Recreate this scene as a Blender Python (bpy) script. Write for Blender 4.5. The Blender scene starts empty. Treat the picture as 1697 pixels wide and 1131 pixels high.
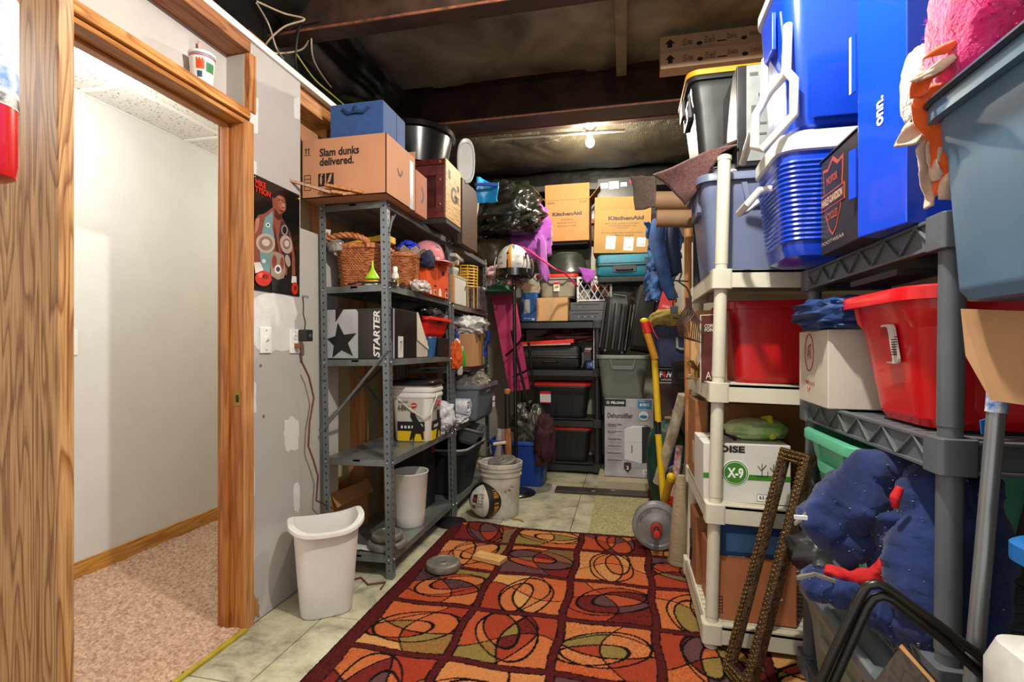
import bpy, bmesh, math, random
import numpy as np
from mathutils import Vector, Matrix, noise
random.seed(7)
SC = bpy.context.scene
C = SC.collection
PI = math.pi
# ------------------------------------------------------------------ camera
YAW = math.radians(12.55); FPX = 840.0; CX = 848.5; HY = 577.0; EYE = 1.14
cd = bpy.data.cameras.new('camera'); cam = bpy.data.objects.new('camera', cd); C.objects.link(cam)
cam.location = (0, 0, EYE); cam.rotation_euler = (PI/2, 0, YAW)
cd.sensor_width = 36; cd.lens = 36*FPX/1697; cd.shift_y = (HY-565.5)/1697; cd.clip_start = .02
SC.camera = cam
# ------------------------------------------------------------------ world, lamps, exposure
W = bpy.data.worlds.new('world'); SC.world = W; W.use_nodes = True
W.node_tree.nodes['Background'].inputs[0].default_value = (1, .97, .93, 1)
W.node_tree.nodes['Background'].inputs[1].default_value = 0.62
def lamp(name, loc, power, radius, col=(1, .94, .84)):
    l = bpy.data.lights.new(name, 'POINT'); l.energy = power; l.shadow_soft_size = radius; l.color = col
    o = bpy.data.objects.new(name, l); C.objects.link(o); o.location = loc; return o
lamp('ceiling_lamp_light', (.12, 1.12, 2.52), 84, .03)
lamp('hall_lamp_light', (-2.1, 1.75, 2.12), 7.5, .14, (1, .97, .93))
lamp('hall_far_light', (-2.1, .2, 2.1), 8, .14, (1, .97, .93))
lamp('hall_end_light', (-2.1, 3.4, 2.1), 6, .14, (1, .97, .93))
SC.view_settings.view_transform = 'Standard'; SC.view_settings.look = 'None'
SC.view_settings.gamma = 1; SC.view_settings.use_curve_mapping = False
SC.view_settings.exposure = 0.78
BULB_STRENGTH = 1500
# ------------------------------------------------------------------ geometry of the photograph
SN, CN = math.sin(YAW), math.cos(YAW)
def ray(px, py):
    a = (px-CX)/FPX
    return Vector((-SN+a*CN, CN+a*SN, (HY-py)/FPX))
def atY(px, py, Y): d = ray(px, py); return Vector((0, 0, EYE))+d*(Y/d.y)
def atX(px, py, X): d = ray(px, py); return Vector((0, 0, EYE))+d*(X/d.x)
def atZ(px, py, Z): d = ray(px, py); return Vector((0, 0, EYE))+d*((Z-EYE)/d.z)
def atT(px, py, T): return Vector((0, 0, EYE))+ray(px, py)*T
# ------------------------------------------------------------------ materials
def lin(h):
    h = h.lstrip('#'); o = []
    for i in (0, 2, 4):
        c = int(h[i:i+2], 16)/255
        o.append(c/12.92 if c <= .04045 else ((c+.055)/1.055)**2.4)
    return (o[0], o[1], o[2], 1)
MC = {}
def mat(col, rough=.5, metal=0, nz=.12, ns=12, bump=0, bs=60, alpha=1, emit=0, stretch=None, col2=None, trans=0, sheen=0, coat=0, wave=0, spec=None):
    key = (col, rough, metal, nz, ns, bump, bs, alpha, emit, stretch, col2, trans, sheen, coat, wave, spec)
    if key in MC: return MC[key]
    m = bpy.data.materials.new('mat_'+col.strip('#')); m.use_nodes = True; nt = m.node_tree; N = nt.nodes; L = nt.links
    b = N['Principled BSDF']; c1 = lin(col)
    b.inputs['Roughness'].default_value = rough; b.inputs['Metallic'].default_value = metal
    b.inputs['Base Color'].default_value = c1
    tc = N.new('ShaderNodeTexCoord'); src = tc.outputs['Object']
    if stretch:
        mp = N.new('ShaderNodeMapping'); mp.inputs['Scale'].default_value = stretch; L.new(src, mp.inputs[0]); src = mp.outputs[0]
    if nz or col2:
        n = N.new('ShaderNodeTexNoise'); n.inputs['Scale'].default_value = ns; n.inputs['Detail'].default_value = 5; n.inputs['Roughness'].default_value = .62
        L.new(src, n.inputs['Vector'])
        r = N.new('ShaderNodeValToRGB'); L.new(n.outputs[0], r.inputs[0]); L.new(r.outputs[0], b.inputs['Base Color'])
        r.color_ramp.elements[0].position = .35; r.color_ramp.elements[1].position = .65
        if col2: r.color_ramp.elements[0].color = lin(col2); r.color_ramp.elements[1].color = c1
        else:
            r.color_ramp.elements[0].color = tuple(max(0, x*(1-nz*1.6)) for x in c1[:3])+(1,)
            r.color_ramp.elements[1].color = tuple(min(1, x*(1+nz)) for x in c1[:3])+(1,)
        mr = N.new('ShaderNodeMapRange'); L.new(n.outputs[0], mr.inputs[0]); mr.inputs[3].default_value = max(0, rough-.08); mr.inputs[4].default_value = min(1, rough+.1); L.new(mr.outputs[0], b.inputs['Roughness'])
    if bump:
        bm_ = N.new('ShaderNodeBump'); bm_.inputs['Strength'].default_value = bump; bm_.inputs['Distance'].default_value = .004
        if wave:
            w = N.new('ShaderNodeTexWave'); w.inputs['Scale'].default_value = wave; w.inputs['Distortion'].default_value = 1.5; L.new(src, w.inputs[0]); L.new(w.outputs['Fac'], bm_.inputs['Height'])
        else:
            n2 = N.new('ShaderNodeTexNoise'); n2.inputs['Scale'].default_value = bs; n2.inputs['Detail'].default_value = 4; L.new(src, n2.inputs['Vector']); L.new(n2.outputs[0], bm_.inputs['Height'])
        L.new(bm_.outputs[0], b.inputs['Normal'])
    if emit: b.inputs['Emission Color'].default_value = c1; b.inputs['Emission Strength'].default_value = emit
    if alpha < 1: b.inputs['Alpha'].default_value = alpha
    if trans: b.inputs['Transmission Weight'].default_value = trans
    if sheen: b.inputs['Sheen Weight'].default_value = sheen
    if coat: b.inputs['Coat Weight'].default_value = coat
    if spec is not None: b.inputs['Specular IOR Level'].default_value = spec
    MC[key] = m; return m
def wood(c1, c2, axis='z', scale=1.0, rough=.45, ring=9):
    key = ('wood', c1, c2, axis, scale, rough, ring)
    if key in MC: return MC[key]
    m = bpy.data.materials.new('mat_wood'); m.use_nodes = True; nt = m.node_tree; N = nt.nodes; L = nt.links; b = N['Principled BSDF']
    tc = N.new('ShaderNodeTexCoord'); mp = N.new('ShaderNodeMapping'); L.new(tc.outputs['Object'], mp.inputs[0])
    s = [6*scale]*3; s['xyz'.index(axis)] = .55*scale; mp.inputs['Scale'].default_value = s
    n = N.new('ShaderNodeTexNoise'); n.inputs['Scale'].default_value = 1.6; n.inputs['Detail'].default_value = 2; L.new(mp.outputs[0], n.inputs[0])
    mu = N.new('ShaderNodeMath'); mu.operation = 'MULTIPLY'; mu.inputs[1].default_value = ring; L.new(n.outputs[0], mu.inputs[0])
    fr = N.new('ShaderNodeMath'); fr.operation = 'FRACT'; L.new(mu.outputs[0], fr.inputs[0])
    r = N.new('ShaderNodeValToRGB'); L.new(fr.outputs[0], r.inputs[0])
    e = r.color_ramp.elements; e[0].position = 0; e[0].color = lin(c2); e[1].position = .45; e[1].color = lin(c1)
    e2 = e.new(.85); e2.color = lin(c1); e3 = e.new(1); e3.color = lin(c2)
    n2 = N.new('ShaderNodeTexNoise'); mp2 = N.new('ShaderNodeMapping'); s2 = [260]*3; s2['xyz'.index(axis)] = 6; mp2.inputs['Scale'].default_value = s2
    L.new(tc.outputs['Object'], mp2.inputs[0]); L.new(mp2.outputs[0], n2.inputs[0]); n2.inputs['Scale'].default_value = 1
    r2 = N.new('ShaderNodeValToRGB'); L.new(n2.outputs[0], r2.inputs[0]); r2.color_ramp.elements[0].position = .36; r2.color_ramp.elements[0].color = (.6, .5, .42, 1); r2.color_ramp.elements[1].position = .55; r2.color_ramp.elements[1].color = (1, 1, 1, 1)
    mx = N.new('ShaderNodeMix'); mx.data_type = 'RGBA'; mx.blend_type = 'MULTIPLY'; mx.inputs[0].default_value = .8
    L.new(r.outputs[0], mx.inputs[6]); L.new(r2.outputs[0], mx.inputs[7]); L.new(mx.outputs[2], b.inputs['Base Color'])
    b.inputs['Roughness'].default_value = rough
    MC[key] = m; return m
def vcmat(name, rough=.95, bump=.0, bs=500):
    m = bpy.data.materials.new(name); m.use_nodes = True; nt = m.node_tree; b = nt.nodes['Principled BSDF']
    a = nt.nodes.new('ShaderNodeAttribute'); a.attribute_name = 'pile'; nt.links.new(a.outputs[0], b.inputs['Base Color']); b.inputs['Roughness'].default_value = rough
    b.inputs['Specular IOR Level'].default_value = .1
    if bump:
        n2 = nt.nodes.new('ShaderNodeTexNoise'); n2.inputs['Scale'].default_value = bs; bm_ = nt.nodes.new('ShaderNodeBump'); bm_.inputs['Strength'].default_value = bump; bm_.inputs['Distance'].default_value = .004
        tc = nt.nodes.new('ShaderNodeTexCoord'); nt.links.new(tc.outputs['Object'], n2.inputs[0]); nt.links.new(n2.outputs[0], bm_.inputs['Height']); nt.links.new(bm_.outputs[0], b.inputs['Normal'])
    return m
# ------------------------------------------------------------------ mesh builder
def rrect(w, d, r, nc=4, ns=1):
    """rounded rectangle, counterclockwise, nc steps per corner, ns extra points per straight side"""
    r = min(r, w/2-1e-4, d/2-1e-4); pts = []
    cs = [(w/2-r, d/2-r, 0), (-w/2+r, d/2-r, 90), (-w/2+r, -d/2+r, 180), (w/2-r, -d/2+r, 270)]
    for k, (cx, cy, a0) in enumerate(cs):
        for i in range(nc+1):
            a = math.radians(a0+90*i/nc); pts.append((cx+r*math.cos(a), cy+r*math.sin(a)))
        nx = cs[(k+1) % 4]; a = math.radians(nx[2]); e = (nx[0]+r*math.cos(a), nx[1]+r*math.sin(a)); s = pts[-1]
        for j in range(1, ns): pts.append((s[0]+(e[0]-s[0])*j/ns, s[1]+(e[1]-s[1])*j/ns))
    return pts
class G:
    def __init__(s): s.v = []; s.f = []
    def box(s, x0, x1, y0, y1, z0, z1):
        b = len(s.v); s.v += [(x0, y0, z0), (x1, y0, z0), (x1, y1, z0), (x0, y1, z0), (x0, y0, z1), (x1, y0, z1), (x1, y1, z1), (x0, y1, z1)]
        s.f += [tuple(b+i for i in q) for q in ((0, 3, 2, 1), (4, 5, 6, 7), (0, 1, 5, 4), (1, 2, 6, 5), (2, 3, 7, 6), (3, 0, 4, 7))]; return s
    def cbox(s, cx, cy, cz, w, d, h): return s.box(cx-w/2, cx+w/2, cy-d/2, cy+d/2, cz-h/2, cz+h/2)
    def hexa(s, p):
        b = len(s.v); s.v += [tuple(q) for q in p]
        s.f += [tuple(b+i for i in q) for q in ((0, 3, 2, 1), (4, 5, 6, 7), (0, 1, 5, 4), (1, 2, 6, 5), (2, 3, 7, 6), (3, 0, 4, 7))]; return s
    def loft(s, loops, cap0=True, cap1=True, closed=True):
        b = len(s.v); n = len(loops[0])
        for l in loops: s.v += [tuple(p) for p in l]
        m = n if closed else n-1
        for i in range(len(loops)-1):
            for j in range(m):
                k = (j+1) % n; s.f.append((b+i*n+j, b+i*n+k, b+(i+1)*n+k, b+(i+1)*n+j))
        if cap0: s.f.append(tuple(b+j for j in reversed(range(n))))
        if cap1: s.f.append(tuple(b+(len(loops)-1)*n+j for j in range(n)))
        return s
    def lathe(s, prof, n=24, cx=0, cy=0, cap0=True, cap1=True, sx=1, sy=1):
        return s.loft([[(cx+r*sx*math.cos(2*PI*j/n), cy+r*sy*math.sin(2*PI*j/n), z) for j in range(n)] for r, z in prof], cap0, cap1)
    def tube(s, pts, r, n=8, closed=False, cap=True):
        P = [Vector(p) for p in pts]; m = len(P); R = r if isinstance(r, (list, tuple)) else [r]*m
        T = []
        for i in range(m):
            a = P[(i-1) % m] if (i > 0 or closed) else P[i]; c = P[(i+1) % m] if (i < m-1 or closed) else P[i]
            T.append((c-a).normalized())
        u = T[0].orthogonal().normalized(); loops = []
        for i in range(m):
            u = (u-T[i]*u.dot(T[i]))
            u = u.normalized() if u.length > 1e-6 else T[i].orthogonal().normalized()
            w = T[i].cross(u)
            loops.append([tuple(P[i]+(u*math.cos(2*PI*j/n)+w*math.sin(2*PI*j/n))*R[i]) for j in range(n)])
        if closed: loops.append(loops[0]); return s.loft(loops, False, False)
        return s.loft(loops, cap, cap)
    def prism(s, poly, O, R, U, t, back=0):
        """flat polygon in the plane O,R,U, thickness t along R x U reversed (towards the viewer)"""
        O, R, U = Vector(O), Vector(R), Vector(U); Nn = R.cross(U)
        lo = [tuple(O+R*x+U*y+Nn*back) for x, y in poly]; hi = [tuple(O+R*x+U*y+Nn*t) for x, y in poly]
        return s.loft([lo, hi])
    def grid(s, fn, nu, nv, flip=False):
        b = len(s.v)
        for j in range(nv+1):
            for i in range(nu+1): s.v.append(tuple(fn(i/nu, j/nv)))
        for j in range(nv):
            for i in range(nu):
                q = (b+j*(nu+1)+i, b+j*(nu+1)+i+1, b+(j+1)*(nu+1)+i+1, b+(j+1)*(nu+1)+i); s.f.append(q[::-1] if flip else q)
        return s
    def sph(s, c, r, nu=16, nv=10, sx=1, sy=1, sz=1, e=1.0):
        b = len(s.v)
        def pw(x): return math.copysign(abs(x)**e, x)
        loops = []
        for j in range(nv+1):
            ph = -PI/2+PI*j/nv; ph = max(-PI/2+.02, min(PI/2-.02, ph))
            loops.append([(c[0]+r*sx*pw(math.cos(ph))*pw(math.cos(2*PI*i/nu)), c[1]+r*sy*pw(math.cos(ph))*pw(math.sin(2*PI*i/nu)), c[2]+r*sz*pw(math.sin(ph))) for i in range(nu)])
        return s.loft(loops)
    def xf(s, M, start=0):
        s.v[start:] = [tuple(M @ Vector(p)) for p in s.v[start:]]; return s
    def disp(s, amp, freq, seed=0, ridge=False, z=1):
        o = Vector((seed*3.1, seed*7.7, seed*1.3)); out = []
        for p in s.v:
            q = Vector(p)*freq+o; d = noise.noise_vector(q)+noise.noise_vector(q*2.3)*.5
            if ridge: d = Vector([math.copysign(abs(x)**.6, x) for x in d])
            out.append((p[0]+d.x*amp, p[1]+d.y*amp, p[2]+d.z*amp*z))
        s.v = out; return s
def obj(name, g, m, parent=None, loc=None, rot=None, smooth=35, bevel=0, bseg=2, solid=0, sub=0, label=None, kind=None, tri=False):
    me = bpy.data.meshes.new(name); me.from_pydata(g.v, [], g.f); me.update()
    if smooth:
        me.polygons.foreach_set('use_smooth', [True]*len(me.polygons))
        me.set_sharp_from_angle(angle=math.radians(smooth))
    me.materials.append(m)
    o = bpy.data.objects.new(name, me); C.objects.link(o)
    if parent: o.parent = parent
    if loc is not None: o.location = loc
    if rot is not None: o.rotation_euler = rot
    if solid: md = o.modifiers.new('solid', 'SOLIDIFY'); md.thickness = solid; md.offset = 0
    if sub: md = o.modifiers.new('sub', 'SUBSURF'); md.levels = sub; md.render_levels = sub
    if bevel: md = o.modifiers.new('bevel', 'BEVEL'); md.width = bevel; md.segments = bseg; md.limit_method = 'ANGLE'; md.harden_normals = True
    if label: o['label'] = label
    if kind: o['kind'] = kind
    return o
def thing(name, label, cat, loc=(0, 0, 0), rz=0, group=None, rot=None):
    o = bpy.data.objects.new(name, None); C.objects.link(o); o.empty_display_size = .1
    o.location = loc; o.rotation_euler = rot if rot else (0, 0, rz); o['label'] = label; o['category'] = cat
    if group: o['group'] = group
    return o
def tag(o, label, cat, group=None, kind=None):
    o['label'] = label; o['category'] = cat
    if group: o['group'] = group
    if kind: o['kind'] = kind
    return o
def struct(name, g, m, **k):
    o = obj(name, g, m, **k); o['kind'] = 'structure'; return o
# faces: (right, up) unit vectors; R x U points out of the face
FN = (Vector((1, 0, 0)), Vector((0, 0, 1)))      # near face, looks towards -y
FP = (Vector((0, 1, 0)), Vector((0, 0, 1)))      # looks towards +x (left-hand shelf sides)
FM = (Vector((0, -1, 0)), Vector((0, 0, 1)))     # looks towards -x (right-hand shelf sides)
FT = (Vector((1, 0, 0)), Vector((0, 1, 0)))      # up
def decal(parent, name, poly, m, O, face, t=.0012, label=None, back=0):
    return obj(name, G().prism(poly, O, face[0], face[1], t, back), m, parent, smooth=0, label=label)
def rect(w, h, cx=0, cy=0): return [(cx-w/2, cy-h/2), (cx+w/2, cy-h/2), (cx+w/2, cy+h/2), (cx-w/2, cy+h/2)]
def ell(w, h, cx=0, cy=0, n=20): return [(cx+w/2*math.cos(2*PI*i/n), cy+h/2*math.sin(2*PI*i/n)) for i in range(n)]
def text(parent, s, w, h, m, O, face, t=.0012, bold=.0, ang=0, name='lettering', shear=0, off=.0015, spacing=1):
    cu = bpy.data.curves.new(name, 'FONT'); cu.body = s; cu.size = 1; cu.offset = bold; cu.resolution_u = 3; cu.extrude = 0; cu.shear = shear; cu.space_character = spacing; cu.space_line = .85
    to = bpy.data.objects.new(name, cu); me = bpy.data.meshes.new_from_object(to); bpy.data.objects.remove(to)
    n = len(me.vertices); co = np.empty(n*3); me.vertices.foreach_get('co', co); co = co.reshape(-1, 3)
    lo = co.min(0); hi = co.max(0); sz = np.maximum(hi-lo, 1e-6)
    x = (co[:, 0]-lo[0])/sz[0]-.5; y = (co[:, 1]-lo[1])/sz[1]-.5
    x = x*w; y = y*h; ca, sa = math.cos(ang), math.sin(ang); x, y = x*ca-y*sa, x*sa+y*ca
    R, U = face; Nn = R.cross(U); O = Vector(O)+Nn*off
    out = np.array(O)[None]+np.outer(x, np.array(R))+np.outer(y, np.array(U))
    me.vertices.foreach_set('co', out.ravel()); me.update(); me.materials.clear(); me.materials.append(m); me.name = name
    o = bpy.data.objects.new(name, me); C.objects.link(o); o.parent = parent
    return o
def tilt(face, U): return (face[0], Vector(U).normalized())
INK = mat('#14110f', .6, nz=0); WHITE = mat('#f1f1ee', .5, nz=.03)
# ------------------------------------------------------------------ the setting
M_OAK = wood('#b57436', '#98581f', 'z', 1.0, .4, 7); M_OAKX = wood('#c08446', '#a5682c', 'y', 1.0, .4, 6)
M_PINE = wood('#c98f58', '#b57a45', 'z', 1.2, .6, 6); M_PINEY = wood('#c98d52', '#a5672f', 'y', 1.2, .6)
M_DRY = mat('#b3aeab', .85, nz=.04, ns=3, bump=.05, bs=120); M_DRY2 = mat('#aaa59f', .85, nz=.05, ns=3)
M_MUD = mat('#d9d8d6', .8, nz=.04, ns=20); M_CREAM = mat('#cdbf93', .85, nz=.08, ns=4)
M_HALL = mat('#dcdddb', .7, nz=.02, ns=5, bump=.35, bs=70)
M_FOIL = mat('#6c6654', .3, .5, nz=.45, ns=5, bump=.9, bs=140, col2='#1c1a15')
M_BEAM = mat('#4a342a', .45, .3, nz=.3, ns=6, col2='#2a1c17', bump=.2, bs=40); M_RUST = mat('#8a4c30', .6, .1, nz=.4, ns=25, col2='#4c2a1d')
M_BLKPL = mat('#15140f', .3, 0, nz=.3, ns=8, bump=1, bs=14)
# floor base, then one slab per sheet tile
struct('floor', G().box(-1.62, 1.32, -1.2, 5.3, -.06, -.006), mat('#5a5546', .8), smooth=0)
fl = bpy.data.objects['floor']
mt = bpy.data.materials.new('mat_marble_tile'); mt.use_nodes = True; _n = mt.node_tree.nodes; _l = mt.node_tree.links; _b = _n['Principled BSDF']
_g = _n.new('ShaderNodeNewGeometry'); _a = _n.new('ShaderNodeTexNoise'); _a.inputs['Scale'].default_value = 5.5; _a.inputs['Detail'].default_value = 12; _a.inputs['Roughness'].default_value = .74; _a.inputs['Distortion'].default_value = .35
_l.new(_g.outputs['Position'], _a.inputs[0]); _r = _n.new('ShaderNodeValToRGB'); _l.new(_a.outputs[0], _r.inputs[0])
_e = _r.color_ramp.elements; _e[0].position = .36; _e[0].color = lin('#7d7a66'); _e[1].position = .64; _e[1].color = lin('#cbc7ac'); _q = _e.new(.45); _q.color = lin('#a5a18a'); _q = _e.new(.53); _q.color = lin('#bbb79c')
_l.new(_r.outputs[0], _b.inputs['Base Color']); _b.inputs['Roughness'].default_value = .42
xs = [-1.499, -1.247, -.79, -.333, .124, .581, 1.3]; ys = [1.02, 1.477, 1.934, 2.391, 2.848, 3.305, 3.762, 4.219, 4.676, 5.1]
tl = {}
for i in range(len(xs)-1):
    for j in range(len(ys)-1):
        w, d = xs[i+1]-xs[i]-.004, ys[j+1]-ys[j]-.004; k = (round(w, 3), round(d, 3))
        if k not in tl:
            o = obj('floor_tile', G().box(0, w, 0, d, -.006, 0), mt, fl, (xs[i]+.002, ys[j]+.002, 0), smooth=0, bevel=.001, bseg=1); tl[k] = o
        else:
            o = tl[k].copy(); C.objects.link(o); o.location = (xs[i]+.002, ys[j]+.002, 0)
struct('trim_1', G().box(-1.5, -1.478, .2, 1.76, 0, .012), mat('#c9b23c', .4, .4), smooth=0, bevel=.004)
# hall beyond the door
def hallz(x, y): return noise.noise(Vector((x*9, y*9, 0)))*.004
nx_, ny_ = 120, 400
hc = G().grid(lambda u, v: (-2.63+u*1.13, -.3+v*4.6, .006+hallz(-2.63+u*1.13, -.3+v*4.6)+random.uniform(-.006, .008)), nx_, ny_)
o = obj('hall_carpet', hc, mat('#dcb89c', .95, nz=.3, ns=70, col2='#9c7459', bump=1, bs=160, sheen=.2), smooth=60); tag(o, 'pinkish beige looped carpet filling the hall floor beyond the doorway', 'carpet', kind='stuff')
struct('wall_hall', G().box(-2.75, -2.63, -.6, 4.8, 0, 2.42), M_HALL, smooth=0)
struct('wall_hall_end', G().box(-2.63, -1.74, 4.4, 4.5, 0, 2.42), M_HALL, smooth=0)
bb = G(); bb.box(-2.63, -2.616, -.6, 4.4, 0, .075); bb.box(-2.63, -2.62, -.6, 4.4, .075, .088)
struct('baseboard_hall', bb, wood('#d29a4e', '#b47a34', 'y', 1.2, .35), smooth=0, bevel=.003)
hcg = struct('ceiling_hall', G().box(-2.75, -1.745, -.6, 4.5, 2.425, 2.46), M_HALL, smooth=0)
mtile = mat('#d5d3ca', .9, nz=.0, ns=150, col2='#b3b0a6', bump=.6, bs=170)
mt2 = bpy.data.materials.new('mat_ceiling_tile'); mt2.use_nodes = True; _n = mt2.node_tree.nodes; _l = mt2.node_tree.links; _b = _n['Principled BSDF']; _b.inputs['Roughness'].default_value = .9
_g = _n.new('ShaderNodeNewGeometry'); _a = _n.new('ShaderNodeTexNoise'); _a.inputs['Scale'].default_value = 75; _a.inputs['Detail'].default_value = 3
_l.new(_g.outputs['Position'], _a.inputs[0]); _r = _n.new('ShaderNodeValToRGB'); _l.new(_a.outputs[0], _r.inputs[0])
_e = _r.color_ramp.elements; _e[0].position = .35; _e[0].color = lin('#8b877c'); _e[1].position = .39; _e[1].color = lin('#dcdad2'); _l.new(_r.outputs[0], _b.inputs['Base Color'])
gx = [-2.63, -2.33, -1.72, -1.5]; gy = [-.5, .14, .75, 1.36, 1.97, 2.58, 3.19, 3.8, 4.4]; gr = G()
for i in range(3):
    for j in range(8):
        obj('ceiling_tile', G().box(gx[i]+.012, gx[i+1]-.012, gy[j]+.012, gy[j+1]-.012, 2.404, 2.42), mt2, hcg, smooth=0)
for x in gx: gr.box(x-.012, x+.012, -.5, 4.4, 2.398, 2.426)
for y in gy: gr.box(-2.63, -1.51, y-.012, y+.012, 2.3985, 2.426)
obj('grid_bar', gr, mat('#e9e9e4', .5, nz=0), hcg, smooth=0)
hl = thing('dome_light', 'round white glowing dome lamp on the tiled hall ceiling', 'ceiling light', (-2.1, 1.76, 2.398))
obj('base_ring', G().lathe([(.15, 0), (.155, -.02), (.12, -.028)], 32), mat('#c9bfa0', .3, .8), hl)
obj('glass_dome', G().lathe([(.145, -.02), (.15, -.035), (.14, -.06), (.115, -.085), (.07, -.103), (.02, -.11)], 40), mat('#fff8ec', .3, nz=0, emit=5), hl, smooth=80)
sw = thing('light_switch', 'white toggle switch plate on the bright hall wall', 'light switch', (-2.63, atX(112, 568, -2.63).y, atX(112, 568, -2.63).z))
def switchplate(t, w=.074, h=.118, outlet=False):
    p = G().box(0, .006, -w/2, w/2, -h/2, h/2); obj('plate', p, mat('#ededea', .35, nz=0), t, smooth=0, bevel=.003)
    for z in (-.042, .042): obj('screw', G().lathe([(.003, 0), (.003, .002)], 8).xf(Matrix.Translation((.006, 0, z)) @ Matrix.Rotation(PI/2, 4, 'Y')), mat('#b9b9b9', .3, .8, nz=0), t)
    if not outlet:
        obj('toggle', G().hexa([(.006, -.005, -.008), (.006, .005, -.008), (.006, .005, .008), (.006, -.005, .008), (.02, -.004, .004), (.02, .004, .004), (.02, .004, .012), (.02, -.004, .012)]), mat('#e5e3da', .3, nz=0), t, smooth=0)
    else:
        for z in (-.022, .022):
            obj('socket', G().loft([[(.006, x, y) for x, y in ell(.034, .03, 0, z)], [(.009, x, y) for x, y in ell(.032, .028, 0, z)]]), mat('#dfded8', .35, nz=0), t)
            for y in (-.007, .007): obj('slot', G().cbox(.0092, y, z+.002, .001, .002, .009), INK, t, smooth=0)
switchplate(sw, .09, .125)
# door lining, header and the framing over it
JY = 1.76
d1 = struct('door_1', G().box(-1.625, -1.5, JY, JY+.02, 0, 2.05), M_OAK, smooth=0, bevel=.003)
obj('door_stop', G().box(-1.6, -1.565, JY-.012, JY, 0, 2.04), M_OAK, d1, smooth=0, bevel=.003)
obj('head_jamb', G().box(-1.625, -1.5, .3, JY+.02, 2.05, 2.07), M_OAKX, d1, smooth=0, bevel=.003)
obj('head_stop', G().box(-1.6, -1.565, .3, JY, 2.038, 2.05), M_OAKX, d1, smooth=0, bevel=.003)
obj('jamb_edge', G().box(-1.502, -1.49, JY, JY+.045, 0, 2.06), M_PINE, d1, smooth=0)
sp = atY(395, 657, JY)
obj('strike_plate', G().box(-1.545, -1.512, JY-.002, JY, .905, .965), mat('#a5853a', .3, .9), d1, smooth=0, label='brass strike plate')
obj('latch_hole', G().box(-1.535, -1.522, JY-.003, JY-.0015, .92, .95), INK, d1, smooth=0)
struct('trim_2', G().box(-1.605, -1.485, .3, JY+.022, 2.07, 2.108), wood('#d99b52', '#a8652a', 'y', 1.6, .6), smooth=0, bevel=.003)
struct('trim_3', G().box(-1.62, -1.49, .3, 1.79, 2.345, 2.415), wood('#a8714a', '#835030', 'y', 1.2, .6), smooth=0, bevel=.003)
struct('trim_4', G().box(-1.60, -1.49, JY+.022, JY+.06, 2.108, 2.345), wood('#c08048', '#8c5228', 'z', 1.2, .6), smooth=0, bevel=.002)
struct('wall_left_header', G().box(-1.62, -1.6, .3, 1.8, 2.07, 2.42), mat('#c2bcb8', .85, nz=.05, ns=4), smooth=0)
struct('wall_left_corner', G().box(-1.72, -1.5, -.4, .3, 0, 2.42), M_DRY, smooth=0)
# drywall pier beside the door
Y0, Y1 = JY+.045, 2.125
pier = struct('wall_left_pier', G().box(-1.515, -1.5, Y0, Y1, .0, 2.41), M_DRY, smooth=0)
struct('wall_left_inner', G().box(-1.62, -1.517, JY+.02, Y1-.03, .0, 2.34), M_DRY2, smooth=0)
def patch(pts, name='joint_compound', m=None, X=-1.5, t=.0012):
    q = [atX(a, b, X) for a, b in pts]; c = sum(q, Vector())/len(q)
    return obj(name, G().prism([(p.y-c.y, p.z-c.z) for p in q], c, FP[0], FP[1], t), m or M_MUD, pier, smooth=0)
def ragged(x0, y0, x1, y1, n=26, a=.18, seed=0):
    rnd = random.Random(seed); pts = []
    for i in range(n):
        t = 2*PI*i/n; c, s = math.cos(t), math.sin(t)
        k = 1/max(abs(c), abs(s))**.75*(1-rnd.random()*a)
        pts.append(((x0+x1)/2+(x1-x0)/2*c*k, (y0+y1)/2+(y1-y0)/2*s*k))
    return pts
for k, b in enumerate([(411, 478, 494, 588), (470, 690, 496, 750), (411, 630, 425, 690), (486, 798, 497, 850), (411, 765, 422, 825), (411, 900, 421, 960), (412, 155, 428, 225), (411, 265, 425, 292), (487, 160, 497, 200)]): patch(ragged(*b, seed=k), t=.001+.0002*k)
patch(ragged(411, 985, 432, 1030, seed=33, a=.5), 'torn_paper', mat('#a97d4c', .9), t=.0035)
patch(ragged(411, 975, 419, 1030, seed=35, a=.5), 'torn_paper', mat('#d8d2c8', .9), t=.0045)
for k, (a, b) in enumerate([(431, 606), (498, 600), (478, 1018), (455, 1020), (436, 690)]): patch(ragged(a-1, b-2, a+1.5, b+2, n=8, seed=k+50), 'nail_mark', mat('#6d6864', .8), t=.0045)
edge = G()
for k in range(60):
    z = 2.41*k/60; edge.box(-1.513, -1.4985-random.random()*.002, Y0-.004-random.random()*.004, Y0, z, z+.0405)
obj('paper_edge', edge, mat('#d9d4ca', .9, nz=.2, ns=30), pier, smooth=0)
struct('wall_left_panel', G().box(-1.545, -1.53, Y1-.02, 2.5, .0, 1.72), mat('#b9b4ac', .85, nz=.04, ns=3), smooth=0)
text(bpy.data.objects['wall_left_panel'], 'PAPER', .055, .012, mat('#5d5a56', .8, nz=0), (-1.53, atX(506, 492, -1.53).y, atX(506, 492, -1.53).z), FP)
wb = struct('wall_left_back', G().box(-1.69, -1.67, JY+.3, 5.2, 0, 2.42), M_CREAM, smooth=0)
for y in (2.45, 2.86, 3.27, 3.68, 4.09, 4.5, 4.9):
    obj('stud', G().box(-1.668, -1.57, y, y+.04, 0, 2.32), M_PINE, wb, smooth=0, bevel=.002)
struct('trim_5', G().box(-1.67, -1.53, 2.13, 5.2, 2.32, 2.41), M_PINEY, smooth=0, bevel=.002)
struct('wall_left_top', G().box(-1.74, -1.7, -.6, 5.2, 2.42, 3.02), M_BLKPL, smooth=0)
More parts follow.
